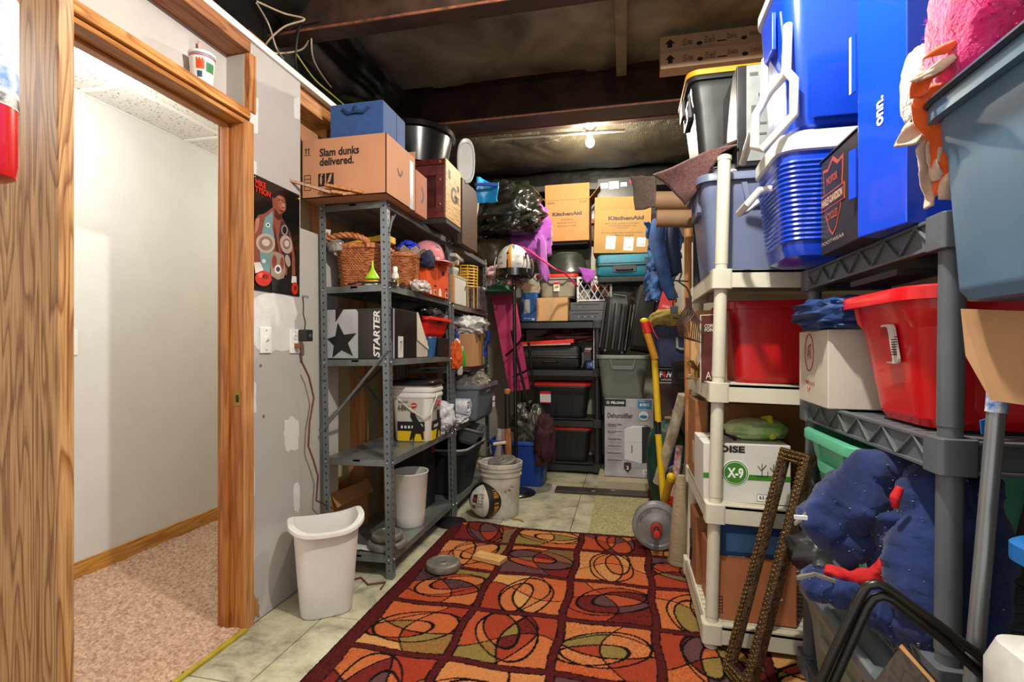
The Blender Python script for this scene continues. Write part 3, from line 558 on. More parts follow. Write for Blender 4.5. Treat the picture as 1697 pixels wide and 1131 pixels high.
def tote(name, label, loc, w, d, h, m, tp=.035, rc=.04, lid=None, rz=0, group=None, cat='storage bin', grip=('-y',), ribs=False, band=.004, lip=.014, rot=None, recess=(), cont=None, liph=.03):
    t = thing(name, label, cat, loc, rz, group, rot)
    rc_ = list(recess)
    body = obj('body', tote_body(w, d, h, tp, rc, lip, liph, band, rc_), m, t, smooth=40)
    for sd in grip:
        Wd = (w if 'y' in sd else d); fc = {'-y': FN, '+x': FP, '-x': FM}[sd]
        off = (d if 'y' in sd else w)/2-lip-tp*.12-band*0
        O = {'-y': (0, -off, 0), '+x': (off, 0, 0), '-x': (-off, 0, 0)}[sd]
        gw = Wd*.5; z1 = h-liph; z0 = h*.70; th = .013
        poly = [(-gw/2, z1), (-gw/2+.02, z0), (-gw/2+.035, z0-.012), (gw/2-.035, z0-.012), (gw/2-.02, z0), (gw/2, z1), (gw/2-.022, z1), (gw/2-.036, z0+.02), (-gw/2+.036, z0+.02), (-gw/2+.022, z1)]
        obj('grip', G().prism([(x, y) for x, y in poly], O, fc[0], fc[1], th*.55, -.012), m, t, smooth=0, bevel=.002)
    if ribs:
        k = 3
        for i in range(k):
            cx = w*(-.26+.26*i); off = d/2-lip-band
            for s in (-1, 1):
                zt, zb = h*.78, h*.16; a = tp*(1-zt/h); b = tp*(1-zb/h); r_ = w*.045
                g = G().hexa([(cx+s*(r_+.012)-.005, -(off-b)-.004, zb), (cx+s*(r_+.012)+.005, -(off-b)-.004, zb), (cx+s*(r_+.012)+.005, -(off-b)+.01, zb), (cx+s*(r_+.012)-.005, -(off-b)+.01, zb),
                              (cx+s*r_-.005, -(off-a)-.004, zt), (cx+s*r_+.005, -(off-a)-.004, zt), (cx+s*r_+.005, -(off-a)+.01, zt), (cx+s*r_-.005, -(off-a)+.01, zt)])
                obj('rib', g, m, t, smooth=0, bevel=.002, bseg=1)
    if lid: obj('lid', lid_geo(w+.012, d+.012, .028, rc+lip), lid, t, (0, 0, h+.001-.012), smooth=40)
    return t
CARD = mat('#b9875a', .8, nz=.06, ns=6, bump=.08, bs=90); CARD2 = mat('#a87848', .8, nz=.06, ns=6); CARDL = mat('#c99c6a', .8, nz=.05, ns=6); TAPE = mat('#b89a70', .3, nz=.05, ns=20, coat=.4)
def carton(name, label, loc, w, d, h, m=None, rz=0, open_=None, group=None, cat='cardboard box', tape=True, rot=None, fl=.12, bev=.003):
    """box of board panels; open_ = {'side': angle} flaps"""
    m = m or CARD; t = thing(name, label, cat, loc, rz, group, rot)
    if open_ is None:
        obj('body', G().box(-w/2, w/2, -d/2, d/2, 0, h), m, t, smooth=0, bevel=bev)
        g = G()
        if w >= d: g.box(-w/2+.001, w/2-.001, -.0012, .0012, h-.001, h+.0006)
        else: g.box(-.0012, .0012, -d/2+.001, d/2-.001, h-.001, h+.0006)
        obj('flap_seam', g, INK, t, smooth=0)
        if tape: obj('packing_tape', G().box(-w/2-.001, w/2+.001, -.025, .025, h, h+.0012).box(-w/2-.0012, -w/2, -.025, .025, h-.06, h+.001).box(w/2, w/2+.0012, -.025, .025, h-.06, h+.001) if w >= d else
                     G().box(-.025, .025, -d/2-.001, d/2+.001, h, h+.0012).box(-.025, .025, -d/2-.0012, -d/2, h-.06, h+.001).box(-.025, .025, d/2, d/2+.0012, h-.06, h+.001), TAPE, t, smooth=0)
    else:
        e = .004; g = G(); g.box(-w/2, w/2, -d/2, d/2, 0, e); g.box(-w/2, w/2, -d/2, -d/2+e, 0, h); g.box(-w/2, w/2, d/2-e, d/2, 0, h); g.box(-w/2, -w/2+e, -d/2, d/2, 0, h); g.box(w/2-e, w/2, -d/2, d/2, 0, h)
        obj('body', g, m, t, smooth=0)
        for sd, (an, ln) in open_.items():
            a = math.radians(an); g = G()
            if sd in ('-y', '+y'):
                s = -1 if sd == '-y' else 1; g.box(-w/2+.002, w/2-.002, -e/2, e/2, 0, ln).xf(Matrix.Translation((0, s*(d/2-e/2), h)) @ Matrix.Rotation(-s*a, 4, 'X'))
            else:
                s = -1 if sd == '-x' else 1; g.box(-e/2, e/2, -d/2+.002, d/2-.002, 0, ln).xf(Matrix.Translation((s*(w/2-e/2), 0, h)) @ Matrix.Rotation(s*a, 4, 'Y'))
            obj('flap', g, m, t, smooth=0)
    return t
def front(pxl, pxr, pt, pb, Y):
    """centre x, width, bottom z, height of something whose near face is at depth Y"""
    cy = (pt+pb)/2; a = atY(pxl, cy, Y).x; b = atY(pxr, cy, Y).x; cx = (pxl+pxr)/2
    zt = atY(cx, pt, Y).z; zb = atY(cx, pb, Y).z; return (a+b)/2, b-a, zb, zt-zb
def side(pxl, pxr, pt, pb, X):
    """same for a side face in the plane x = X: centre y, length, bottom z, height"""
    cy = (pt+pb)/2; a = atX(pxl, cy, X).y; b = atX(pxr, cy, X).y; cx = (pxl+pxr)/2
    zt = atX(cx, pt, X).z; zb = atX(cx, pb, X).z; return (a+b)/2, abs(b-a), zb, zt-zb
def cloth(name, label, cat, loc, sx, sy, sz, m, seed=0, amp=.18, freq=3.2, e=.75, n=(56, 36), parent=None, rz=0, folds=0, group=None, flat=None):
    """heap of folded fabric: a rounded closed body with creases"""
    g = G().sph((0, 0, 0), 1, n[0], n[1], 1, 1, 1, e)
    o3 = Vector((seed*5.1, seed*2.3, seed)); out = []
    for p in g.v:
        q = Vector(p); d = noise.noise(q*freq+o3); d2 = noise.noise(q*freq*2.4+o3*2); r = 1-abs(noise.noise(q*freq*1.3+o3*3))*2
        k = 1+amp*(d+.5*d2+.5*r)
        if folds: k += .06*math.sin((q.x*.8+q.z*1.2+d*1.5)*folds)
        z = q.z*k
        out.append((q.x*k*sx/2, q.y*k*sy/2, max(z, -.96)*sz/2+sz/2*.96))
    g.v = out
    o = obj(name, g, m, parent, loc, (0, 0, rz), smooth=70)
    if parent is None: tag(o, label, cat, group)
    return o
def sheet(name, label, cat, fn, nu, nv, m, t=.004, parent=None, seed=0, amp=.01, freq=9, group=None, sub=0):
    g = G().grid(fn, nu, nv); g.disp(amp, freq, seed)
    o = obj(name, g, m, parent, smooth=80, solid=t, sub=sub)
    if parent is None: tag(o, label, cat, group)
    return o
def lerp(a, b, t): return a+(b-a)*t
def wicker(t, w, d, h, m, tp=.02, rc=.06, rows=20, bands=1):
    L = lambda z, r, k: None
    N = 96
    def ringpts(ww, dd, z, ph, amp):
        base = rrect(ww, dd, rc, 6, 18); n = len(base); out = []
        for i, (x, y) in enumerate(base):
            l = math.hypot(x, y); o_ = amp*math.sin(i*PI/1.5+ph); out.append((x+x/l*o_, y+y/l*o_, z))
        return out
    g = G()
    for k in range(rows):
        z = h*(k+.5)/rows; f = 1-z/h; g.tube(ringpts(w-2*tp*f, d-2*tp*f, z, PI*(k % 2), .003), h/rows*.46, 5, closed=True)
    obj('weave', g, m, t, smooth=60, kind='stuff')
    s = G(); base = rrect(w-.01, d-.01, rc, 6, 18)
    for i in range(0, len(base), 4):
        x, y = base[i]; k = 1-2*tp/w; s.tube([(x*k, y*k, .003), (x, y, h)], .003, 5)
    obj('stakes', s, m, t, kind='stuff')
    obj('base', G().loft([[(x*.93, y*.93, z) for x, y in rrect(w-2*tp, d-2*tp, rc, 6, 1)] for z in (0, .006)]), m, t)
    ww, dd = w, d; base = rrect(ww, dd, rc, 6, 18); r = G()
    for ph in (0, PI*2/3, PI*4/3):
        r.tube([(x*(1+.03*math.cos(i*.55+ph)), y*(1+.03*math.cos(i*.55+ph)), h+.006+.008*math.sin(i*.55+ph)) for i, (x, y) in enumerate(base)], .008, 6, closed=True)
    obj('braided_rim', r, m, t, smooth=60)
# steel post with punched holes
def steel_shelf(label, x0, x1, y0, y1, levels, top, lean, braces=True):
    cx, cy = (x0+x1)/2, (y0+y1)/2; w, d = x1-x0, y1-y0
    t = thing('steel_shelf', label, 'shelving unit', (cx, cy, 0), 0, rot=(0, lean, 0))
    ms = mat('#767e82', .38, .45, nz=.12, ns=7, bump=.03); mb = mat('#b5b9ba', .3, .9, nz=0); mh = mat('#0d0e0f', .8, nz=0)
    e = .0022; L = .036
    for sx in (-1, 1):
        for sy in (-1, 1):
            X, Y = sx*w/2, sy*d/2; g = G()
            xa, xb = sorted((X, X-sx*L)); ya, yb = sorted((Y, Y-sy*L))
            g.box(xa, xb, min(Y, Y-sy*e), max(Y, Y-sy*e), 0, top); g.box(min(X, X-sx*e), max(X, X-sx*e), ya, yb, 0, top)
            g.box(xa, xb, min(Y, Y+sy*.004)-0, max(Y, Y+sy*.004), top*.52, top*.521)
            p = obj('post', g, ms, t, smooth=0, bevel=.001, bseg=1)
            hg = G(); z = .04
            while z < top-.02:
                hg.box(X-sx*L*.5-.0035, X-sx*L*.5+.0035, min(Y+sy*.0004, Y-sy*.003), max(Y+sy*.0004, Y-sy*.003), z-.005, z+.005)
                hg.box(min(X+sx*.0004, X-sx*.003), max(X+sx*.0004, X-sx*.003), Y-sy*L*.5-.0035, Y-sy*L*.5+.0035, z-.005, z+.005); z += .036
            obj('punched_holes', hg, mh, p, smooth=0, kind='stuff')
    for z in levels:
        g = G(); a, b, c_, f = -w/2+.003, w/2-.003, -d/2+.003, d/2-.003; hh = .034
        g.box(a, b, c_, f, z-.0025, z); g.box(a, b, c_, c_+.003, z-hh, z); g.box(a, b, f-.003, f, z-hh, z); g.box(a, a+.003, c_, f, z-hh, z); g.box(b-.003, b, c_, f, z-hh, z)
        g.box(a, b, c_, c_+.014, z-hh, z-hh+.002); g.box(b-.014, b, c_, f, z-hh, z-hh+.002); g.box(-.02, .02, c_, f, z-.014, z-.0025)
        s = obj('shelf_deck', g, mat('#7c8280', .34, .5, nz=.25, ns=5, bump=.05, bs=20), t, smooth=0, bevel=.0015, bseg=1)
        bg = G()
        for sx in (-1, 1):
            for sy in (-1, 1):
                bg.sph((sx*(w/2-.018), sy*(d/2+.002), z-.017), .0065, 8, 5); bg.sph((sx*(w/2+.002), sy*(d/2-.018), z-.017), .0065, 8, 5)
        obj('bolts', bg, mb, s, kind='stuff')
    return t, ms
def plastic_shelf(name, label, x0, x1, y0, y1, decks, top, m, lean=0, r=.026, th=.07, truss=False, post_top=None, feet=True):
    cx, cy = (x0+x1)/2, (y0+y1)/2; w, d = x1-x0, y1-y0
    t = thing(name, label, 'shelving unit', (cx, cy, 0), rot=(0, lean, 0))
    q = r*1.55
    for z in decks:
        g = G(); e = .02
        if truss:
            # open lattice edge beams: two flanges and zigzag webs
            for (ax, s) in (('x', -1), ('x', 1), ('y', -1), ('y', 1)):
                if ax == 'x':
                    X = s*(w/2-e/2); g.box(X-e/2, X+e/2, -d/2, d/2, z-.008, z); g.box(X-e/2, X+e/2, -d/2, d/2, z-th, z-th+.008)
                    g.box(X-.002, X+.002, -d/2, d/2, z-th, z)
                else:
                    Y = s*(d/2-e/2); g.box(-w/2, w/2, Y-e/2, Y+e/2, z-.008, z); g.box(-w/2, w/2, Y-e/2, Y+e/2, z-th, z-th+.008); g.box(-w/2, w/2, Y-.002, Y+.002, z-th, z)
            n = max(6, int(d/.075)); 
            for s in (-1, 1):
                X = s*(w/2-e/2)
                for i in range(n):
                    ya, yb = -d/2+.04+(d-.08)*i/n, -d/2+.04+(d-.08)*(i+1)/n
                    if i % 2: ya, yb = yb, ya
                    g.hexa([(X-e/2, ya-.004, z-th+.006), (X+e/2, ya-.004, z-th+.006), (X+e/2, ya+.004, z-th+.006), (X-e/2, ya+.004, z-th+.006), (X-e/2, yb-.004, z-.006), (X+e/2, yb-.004, z-.006), (X+e/2, yb+.004, z-.006), (X-e/2, yb+.004, z-.006)])
        else:
            for s in (-1, 1):
                X = s*(w/2-.006); g.box(X-.006, X+.006, -d/2, d/2, z-th, z); Y = s*(d/2-.006); g.box(-w/2, w/2, Y-.006, Y+.006, z-th, z)
            g.box(-w/2, w/2, -d/2, -d/2+.02, z-.012, z); g.box(-w/2, w/2, d/2-.02, d/2, z-.012, z); g.box(-w/2, -w/2+.02, -d/2, d/2, z-.012, z); g.box(w/2-.02, w/2, -d/2, d/2, z-.012, z)
        nn = 16
        for i in range(nn): y = -d/2+.02+(d-.04)*(i+.5)/nn; g.box(-w/2+.012, w/2-.012, y-.35*(d-.04)/nn, y+.35*(d-.04)/nn, z-.012, z-.004)
        g.box(-w/2+.01, w/2-.01, -d/2+.01, d/2-.01, z-.022, z-.012) if not truss else g.box(-w/2+.03, w/2-.03, -d/2+.03, d/2-.03, z-.04, z-.03)
        dk = obj('shelf_deck', g, m, t, smooth=0, bevel=.0015, bseg=1)
        for sx in (-1, 1):
            for sy in (-1, 1):
                c = G(); X, Y = sx*(w/2-q+.004), sy*(d/2-q+.004)
                c.loft([[(X+x, Y+y, zz) for x, y in rrect(2*q, 2*q, .012, 3)] for zz in (z-th-.004, z+.003)])
                obj('corner_socket', c, m, dk, bevel=.002)
    zs = sorted(decks); ends = zs+[post_top if post_top else zs[-1]]
    for sx in (-1, 1):
        for sy in (-1, 1):
            X, Y = sx*(w/2-q+.004), sy*(d/2-q+.004)
            for i in range(len(zs)):
                a, b = zs[i]+.003, (zs[i+1]-th-.004 if i+1 < len(zs) else (post_top or 0))
                if b > a+.02: obj('post', G().lathe([(r*.93, a), (r*.93, a+.02), (r, a+.022), (r, b)] if b-a > .1 else [(r, a), (r, b)], 20, X, Y), m, t)
            a0 = zs[0]-th-.004
            if a0 > .005 and feet: obj('foot', G().lathe([(r*1.05, 0), (r*1.05, .008), (r*.8, .014), (r*.8, a0)], 20, X, Y), m, t)
    return t
# ------------------------------------------------------------------ steel shelves along the left wall
LEAN = math.radians(-1.0)
LV = [.11, .585, 1.083, 1.452, 1.865]
S1, MS = steel_shelf('grey punched steel shelving nearest the doorway beside the tyson poster wall'.replace('tyson poster', 'poster'), -1.485, -1.112, 2.3, 3.22, LV, 1.885, LEAN)
S2, _ = steel_shelf('grey punched steel shelving farther from the doorway with the black pole in front', -1.485, -1.112, 3.25, 4.15, [.10, .60, 1.0, 1.44, 1.865], 1.885, LEAN)
def brace(a, b, par):
    M_ = par.matrix_world
    g = G().tube([a, b], .007, 6); obj('cross_brace', g, MS, par)
w1, d1_ = .373, .92
brace((-w1/2, -d1_/2-.006, .72), (w1/2, -d1_/2-.006, 1.13), S1); brace((-w1/2-.004, -d1_/2, .75), (-w1/2-.004, .3, 1.05), S1); brace((-w1/2-.004, d1_/2, .6), (-w1/2-.004, -.2, 1.06), S1)
for s in (-1, 1): obj('corner_bracket', G().tube([(w1/2+.002, s*(d1_/2-.02), 1.71), (w1/2+.002, s*(d1_/2-.06), 1.80)], .006, 6).tube([(w1/2+.002, s*(d1_/2-.04), 1.755), (w1/2+.002, s*(d1_/2-.09), 1.815)], .004, 6), MS, S1)
for z in LV[3:4]: obj('loose_rods', G().tube([(w1/2+.012, d1_/2-.07, 1.42), (w1/2+.012, d1_/2-.07, 1.66)], .005, 6).tube([(w1/2+.012, d1_/2-.1, 1.42), (w1/2+.012, d1_/2-.1, 1.64)], .005, 6), MS, S1)
BLK = mat('#17171a', .38, nz=.15, ns=9); BLKM = mat('#1b1b1d', .7, nz=.2, ns=9, bump=.2); DK = mat('#2b2b2e', .5, nz=.1)
# --- top of shelf 1
cx, w, z, h = front(500, 640, 247, 342, 2.2)
t = carton('shipping_box', 'open brown shipping box lettered Slam dunks delivered on the near steel shelf', (cx, 2.2+.17, 1.87), w, .34, .285, mat('#b98260', .8, nz=.04, ns=5), open_={'-x': (22, .12), '+y': (10, .04)})
F0 = -.17
text(t, 'Slam dunks\ndelivered.', .21, .085, INK, (-.02, F0, .195), FN, bold=.028)
obj('printed_badge', G().prism(rect(.036, .062), (-.115, F0, .085), *FN, .001).prism(rect(.04, .062), (-.07, F0, .085), *FN, .001), INK, t, smooth=0)
obj('printed_badge', G().prism(ell(.01, .045), (-.118, F0, .084), *FN, .0016).prism([(-.014, -.02), (0, .02), (.014, .028), (.004, -.01)], (-.072, F0, .086), *FN, .0016).prism(ell(.01, .01), (-.114, F0, .11), *FN, .0016), mat('#b98260', .8, nz=.04, ns=5), t, smooth=0)
g = G()
for k in range(5): g.prism(rect(.034, .003), (-.192, F0, .04+.018*k), *FN, .001)
for s in (-.017, .017): g.prism(rect(.002, .075), (-.192+s, F0, .076), *FN, .001)
for k in (0, 1): g.prism([(-.002, 0), (.002, 0), (.002, .022), (.006, .022), (0, .032), (-.006, .022), (-.002, .022)], (-.2+.015*k, F0, .215), *FN, .001)
g.prism(rect(.034, .002), (-.192, F0, .21), *FN, .001)
obj('printed_marks', g, INK, t, smooth=0)
X1 = w/2
decal(t, 'paper_strip', rect(.04, .25), mat('#b4bccb', .4, nz=.2, ns=12), (X1, .12, .125), FP)
g = G(); pts = [(.03*math.cos(a), .045*math.sin(a)) for a in [math.radians(x) for x in range(200, 345, 12)]]; g.prism(pts+[(x*.8, y*.8+.004) for x, y in reversed(pts)], (X1, -.02, .17), *FP, .0015)
obj('curved_mark', g, mat('#3a2f1c', .7, nz=0), t, smooth=0)
t = carton('flat_box', 'brown box printed with a black curved arrow behind the shipping box', (-1.2, 2.635, 1.87), .2, .16, .235, mat('#a8694a', .8, nz=.05, ns=5), tape=False)
g = G(); pts = [(.045*math.cos(a), .05*math.sin(a)) for a in [math.radians(x) for x in range(-80, 71, 15)]]; g.prism(pts+[(x*.72-.004, y*.72) for x, y in reversed(pts)], (.1, -.01, .12), *FP, .0015)
obj('arrow_mark', g, INK, t, smooth=0)
cx, w, z, h = front(545, 633, 166, 248, 2.27)
zt = atY(590, 168, 2.27).z; cubeb = 2.0
t = thing('storage_cube', 'dark blue fabric storage cube sitting in the Slam dunks box', 'storage cube', (cx, 2.27+.14, 1.88))
bh = zt-1.88
obj('body', G().box(-w/2, w/2, -.13, .13, 0, bh), mat('#1b4680', .85, nz=.12, ns=30, bump=.4, bs=400, sheen=.3), t, smooth=0, bevel=.006)
obj('handle', G().tube([(-.07, -.134, bh-.03), (-.04, -.136, bh-.055), (0, -.14, bh-.05), (.04, -.136, bh-.055), (.07, -.134, bh-.03)], .008, 6).tube([(0, -.138, bh-.02), (.0, -.14, bh-.05)], .008, 6), mat('#15325c', .85), t)
obj('seam', G().box(w/2, w/2+.002, .02, .023, .01, bh-.01), mat('#1b4a80', .8), t, smooth=0)
for k, (a, b, c, d, wd, m, lab) in enumerate([(450, 290, 560, 338, .012, wood('#a0683a', '#7b4a26', 'x', 2, .5), 'long thin brown moulding stick poking out from the shelf top over the poster'),
      (540, 307, 602, 335, .03, M_PINEY, 'wide angle-cut pine board end lying on the shelf top in front of the shipping box'), (536, 318, 560, 336, .018, wood('#a8703f', '#7d4c28', 'x', 2, .5), 'short dark stick nearest the poster among the sticks on the shelf top'), (550, 318, 577, 337, .018, M_PINEY, 'short light stick between the dark stick and the wide board on the shelf top'), (568, 322, 590, 337, .012, wood('#b97f4c', '#8d5a30', 'x', 2, .5), 'thin stick lying against the wide board on the shelf top')]):
    A = atY(a, b, 2.0 if k == 0 else 2.17); B = atY(c, d, 2.2 if k == 0 else 2.195); B.z = max(B.z, 1.878); 
    dv = (B-A).normalized(); up = Vector((0, 0, 1)); sdv = dv.cross(up).normalized(); up = sdv.cross(dv); th = .006
    ps = [A+sdv*(s*wd/2)+up*(u*th) for u in (-1, 1) for s in (-1, 1)]; pe_ = [B+sdv*(s*wd/2)+up*(u*th) for u in (-1, 1) for s in (-1, 1)]
    g = G().hexa([ps[0], pe_[0], pe_[1], ps[1], ps[2], pe_[2], pe_[3], ps[3]]); tag(obj('wood_stick', g, m, smooth=0), lab, 'wood stick', 'sticks on the near shelf top')
# trunk with leather-look panels, black tub over it
def trunk():
    t = thing('storage_chest', 'dark red wicker trunk with studs and a pale end panel on the steel shelf', 'trunk', (-1.24, 2.95, 1.875))
    R_ = mat('#4e1c1c', .35, nz=.3, ns=14, col2='#2c0f10', coat=.3); W_, D_, H_ = .42, .27, .38
    obj('body', G().box(-W_/2, W_/2, -D_/2, D_/2, .03, H_), R_, t, smooth=0, bevel=.004)
    g = G(); rw = 15
    for k in range(rw):
        z = .10+.17*k/rw; x0 = -.02; g.tube([(x0-.1+.22*i/22, -D_/2-.004-.003*((i+k) % 2), z) for i in range(23)], .0055, 5)
    obj('weave', g, mat('#6b2a28', .4, nz=.3, ns=30), t, smooth=60, kind='stuff')
    g = G()
    for k in range(3): g.tube([(-W_/2+W_*i/40, -D_/2-.003-.003*((i+k) % 2), .35+.01*k) for i in range(41)], .005, 5)
    obj('weave', g, mat('#6b2a28', .4, nz=.3, ns=30), t, smooth=60, kind='stuff')
    obj('leather_band', G().box(-W_/2, W_/2, -D_/2-.006, -D_/2, .28, .34).box(W_/2-.055, W_/2, -D_/2-.008, -D_/2, .06, .28).box(-W_/2, W_/2, -D_/2-.006, -D_/2, .03, .09), mat('#5a2424', .4, nz=.2, ns=20), t, smooth=0, bevel=.003)
    s = G()
    for x, z in ((.18, .36), (.18, .255), (.18, .11)): s.sph((x, -D_/2-.008, z), .011, 10, 6, sz=1, sy=.5)
    for i in range(3):
        for j in range(3): s.sph((.12+.022*i, -D_/2-.007, .29+.018*j), .004, 6, 4)
    obj('studs', s, mat('#a5744a', .3, .8), t, kind='stuff')
    e = obj('end_panel', G().box(W_/2, W_/2+.008, -D_/2, D_/2, .02, H_+.0), wood('#c8a468', '#a37c40', 'y', 2, .6), t, smooth=0, bevel=.003, label='pale wood end panel with black brush marks')
    obj('dark_edge', G().box(-W_/2, W_/2+.008, -D_/2, D_/2, 0, .03), BLKM, t, smooth=0)
    for k, (s_, a, b, c, d) in enumerate([('G', -.0, .2, .1, .1), ('tn', .06, .19, .06, .05), ('xo', -.08, .3, .04, .06), ('xo', .08, .26, .04, .04)]): text(t, s_, c, d, INK, (W_/2+.008, a, b), FP, bold=.03)
    return t
trunk()
t = thing('dark_panel_box', 'brown speckled side panel standing behind the wicker trunk', 'wood panel', (-1.075, 3.40, 1.835))
obj('board', G().box(-.02, .02, -.18, .17, .0, .44), mat('#4a3222', .6, nz=.3, ns=180, col2='#2e1d14'), t, smooth=0, bevel=.004); obj('dark_edge', G().box(-.04, -.02, -.16, .16, 0, .4), BLKM, t, smooth=0)
cc = atY(700, 255, 2.98)
t = thing('black_tub', 'large black plastic tub resting on top of the wicker trunk', 'tub', (cc.x-.06, 3.0, 2.258))
obj('body', G().lathe([(.19, 0), (.2, .006), (.235, .19), (.255, .195), (.255, .225), (.235, .227), (.19, .012)], 40), mat('#0f0f10', .22, nz=.1), t, smooth=40)
t = thing('oval_tray', 'white oval plastic seat-shaped tray leaning by the black garbage bag', 'tray', tuple(atY(772, 268, 3.3)), rot=(0, 0, .35))
zs = .17; L = []
for k, (r, yy) in enumerate([(1.0, 0), (1.03, -.008), (1.0, -.016), (.86, -.012), (.8, .02), (.5, .03), (.05, .03)]):
    L.append([(.058*r*math.copysign(abs(math.cos(a))**.9, math.cos(a)), yy, .15*r*math.copysign(abs(math.sin(a))**.75, math.sin(a))) for a in [2*PI*i/32 for i in range(32)]])
obj('body', G().loft(L), mat('#d9d9d4', .3, nz=.03), t, smooth=60, solid=.003)
t = tote('storage_bin', 'sage green bin standing on end under the garbage bag', (-1.255, 3.66, 1.87), .34, .34, .44, mat('#8a9080', .45, nz=.05), tp=.03, grip=('+x', '-y'))
cp_ = atY(803, 322, 3.65)
obj_ = sheet('blue_bag', 'bright blue plastic bag poking out of the sage green bin', 'bag', lambda u, v: (cp_.x-.06+.17*u, 3.62+.05*math.sin(u*3), cp_.z-.07+.2*v*(1-.25*u)), 10, 10, mat('#1f8fd0', .35, nz=.08), seed=3, amp=.02, freq=9)
A, B = atY(787, 306, 3.5), atY(824, 308, 3.62)
tag(obj('blue_strap', G().tube([A, (A+B)/2+Vector((0, 0, .006)), B], .011, 8), mat('#1a2f8a', .4)), 'dark blue rigid strap pointing out over the blue bag', 'strap')
t = cloth('garbage_bag', 'shiny black garbage bag tied shut under the ceiling', 'garbage bag', (-1.02, 4.25, 2.12), .62, .45, .42, mat('#171812', .18, nz=.25, ns=5, bump=1, bs=26, coat=.3), seed=4, amp=.2, freq=2.6, folds=9)
obj('tied_neck', G().sph((-.05, -.05, .4), .07, 16, 8, 2.0, .8, .6).disp(.03, 22, 2), mat('#1d1e16', .18, nz=.2, bump=1, bs=30), t)
# --- shelf 1, second level (z 1.43)
Z = LV[3]+.002
WK = mat('#cf8454', .5, nz=.3, ns=40, col2='#96522e')
t = thing('wicker_basket', 'wicker basket with braided handle holding a yellow envelope', 'basket', (-1.345, 2.46, Z)); wicker(t, .25, .24, .2, WK, .015, .07, 22)
hg = G()
for ph in (0, PI*2/3, PI*4/3):
    hg.tube([(-.1+.14*math.cos(PI-PI*i/30)*1.0+.05, -.128+.01*math.cos(i*.9+ph), .2+.06*math.sin(PI*i/30)+.009*math.sin(i*.9+ph)) for i in range(31)], .009, 6)
obj('rope_handle', hg, WK, t, smooth=60)
t = thing('wicker_basket', 'wicker basket behind the steel post with a paper-wrapped bouquet on top', 'basket', (-1.27, 2.7, Z)); wicker(t, .24, .2, .2, WK, .015, .07, 22)
cx, w, z, h = front(560, 622, 380, 395, 2.42)
t = obj('envelope', G().hexa([(-1.44, 2.4, Z+.215), (-1.2, 2.4, Z+.24), (-1.2, 2.52, Z+.24), (-1.44, 2.52, Z+.215), (-1.44, 2.4, Z+.235), (-1.2, 2.4, Z+.275), (-1.2, 2.52, Z+.275), (-1.44, 2.52, Z+.235)]), mat('#d9a820', .6, nz=.2, ns=30), smooth=0, bevel=.003); tag(t, 'yellow padded envelope lying across the first wicker basket', 'envelope')
c = atY(545, 390, 2.36); t = obj('playing_card', G().box(-.016, .016, -.001, .001, -.025, .025), mat('#e8e4e0', .5, nz=0), loc=(c.x+.004, 2.34, c.z), rot=(0, .2, 0), smooth=0); tag(t, 'small white card with an orange print beside the first wicker basket rim', 'card')
decal(t, 'print', ell(.018, .02), mat('#d0622a', .5, nz=0), (0, -.001, .0), FN)
c = atY(571, 377, 2.5); t = obj('jar_lid', G().lathe([(.028, -.003), (.032, 0), (.028, .003)], 24), mat('#6a6a60', .2, nz=0, alpha=.45), loc=(c.x, 2.5, Z+.25), rot=(PI/2-.3, 0, 0)); tag(t, 'clear round lid standing behind the yellow envelope', 'lid')
c = atY(615, 455, 2.32)
t = thing('funnel', 'lime green plastic funnel upside down beside the first basket', 'funnel', (c.x, 2.335, Z+.03)); obj('cone', G().lathe([(.034, 0), (.036, .004), (.034, .012), (.012, .045), (.007, .055), (.004, .095)], 24), mat('#9acb1c', .35, nz=.03), t)
t = thing('scrub_brush', 'yellow scrub brush with white bristles under the green funnel', 'brush', (c.x-.008, 2.335, Z)); obj('bristles', G().lathe([(.036, 0), (.034, .016)], 20, sy=.6), mat('#dedbc8', .9, nz=.2, ns=200), t); obj('back', G().lathe([(.038, .016), (.04, .02), (.037, .028)], 20, sy=.6), mat('#e8a81c', .4), t)
c = atX(658, 455, -1.13); t = thing('spray_bottle', 'small white pump bottle with a yellow label on the second shelf', 'bottle', (-1.14, c.y, Z)); obj('body', G().lathe([(.016, 0), (.018, .004), (.018, .055), (.014, .066), (.009, .07)], 16), mat('#d8d5cc', .4), t); obj('label_band', G().lathe([(.0184, .012), (.0184, .04)], 16, cap0=False, cap1=False), mat('#c8a83a', .5, nz=.4, ns=90, col2='#4a4030'), t); obj('cap', G().lathe([(.011, .07), (.012, .074), (.012, .094), (.008, .1)], 16), mat('#ececea', .35, nz=0), t)
for k, (px, s_) in enumerate([(648, .02), (655, .016), (664, .018), (671, .014)]):
    c = atX(px, 463, -1.15); g = G().sph((0, 0, .018), s_, 10, 7, 1.1, .9, .9).disp(.006, 40, k); t = obj('metal_ornament', g, mat('#8d8a86', .15, .9, nz=.3, ns=30), loc=(-1.14-.01*(k % 2), c.y, Z-.005)); tag(t, ('shiny silver ornament nearest the steel post on the second shelf', 'shiny silver ornament second from the steel post', 'shiny silver ornament third from the steel post', 'shiny silver ornament touching the crumpled snack bag')[k], 'ornament', 'silver ornaments by the pump bottle')
t = cloth('snack_bag', 'crumpled clear plastic bag with red and blue print before the orange boxes', 'bag', (-1.125, 2.68, Z), .07, .16, .065, mat('#b9a9a2', .2, nz=.6, ns=38, col2='#e2dedb', coat=.5), seed=9, amp=.35, freq=3.5, n=(32, 18))
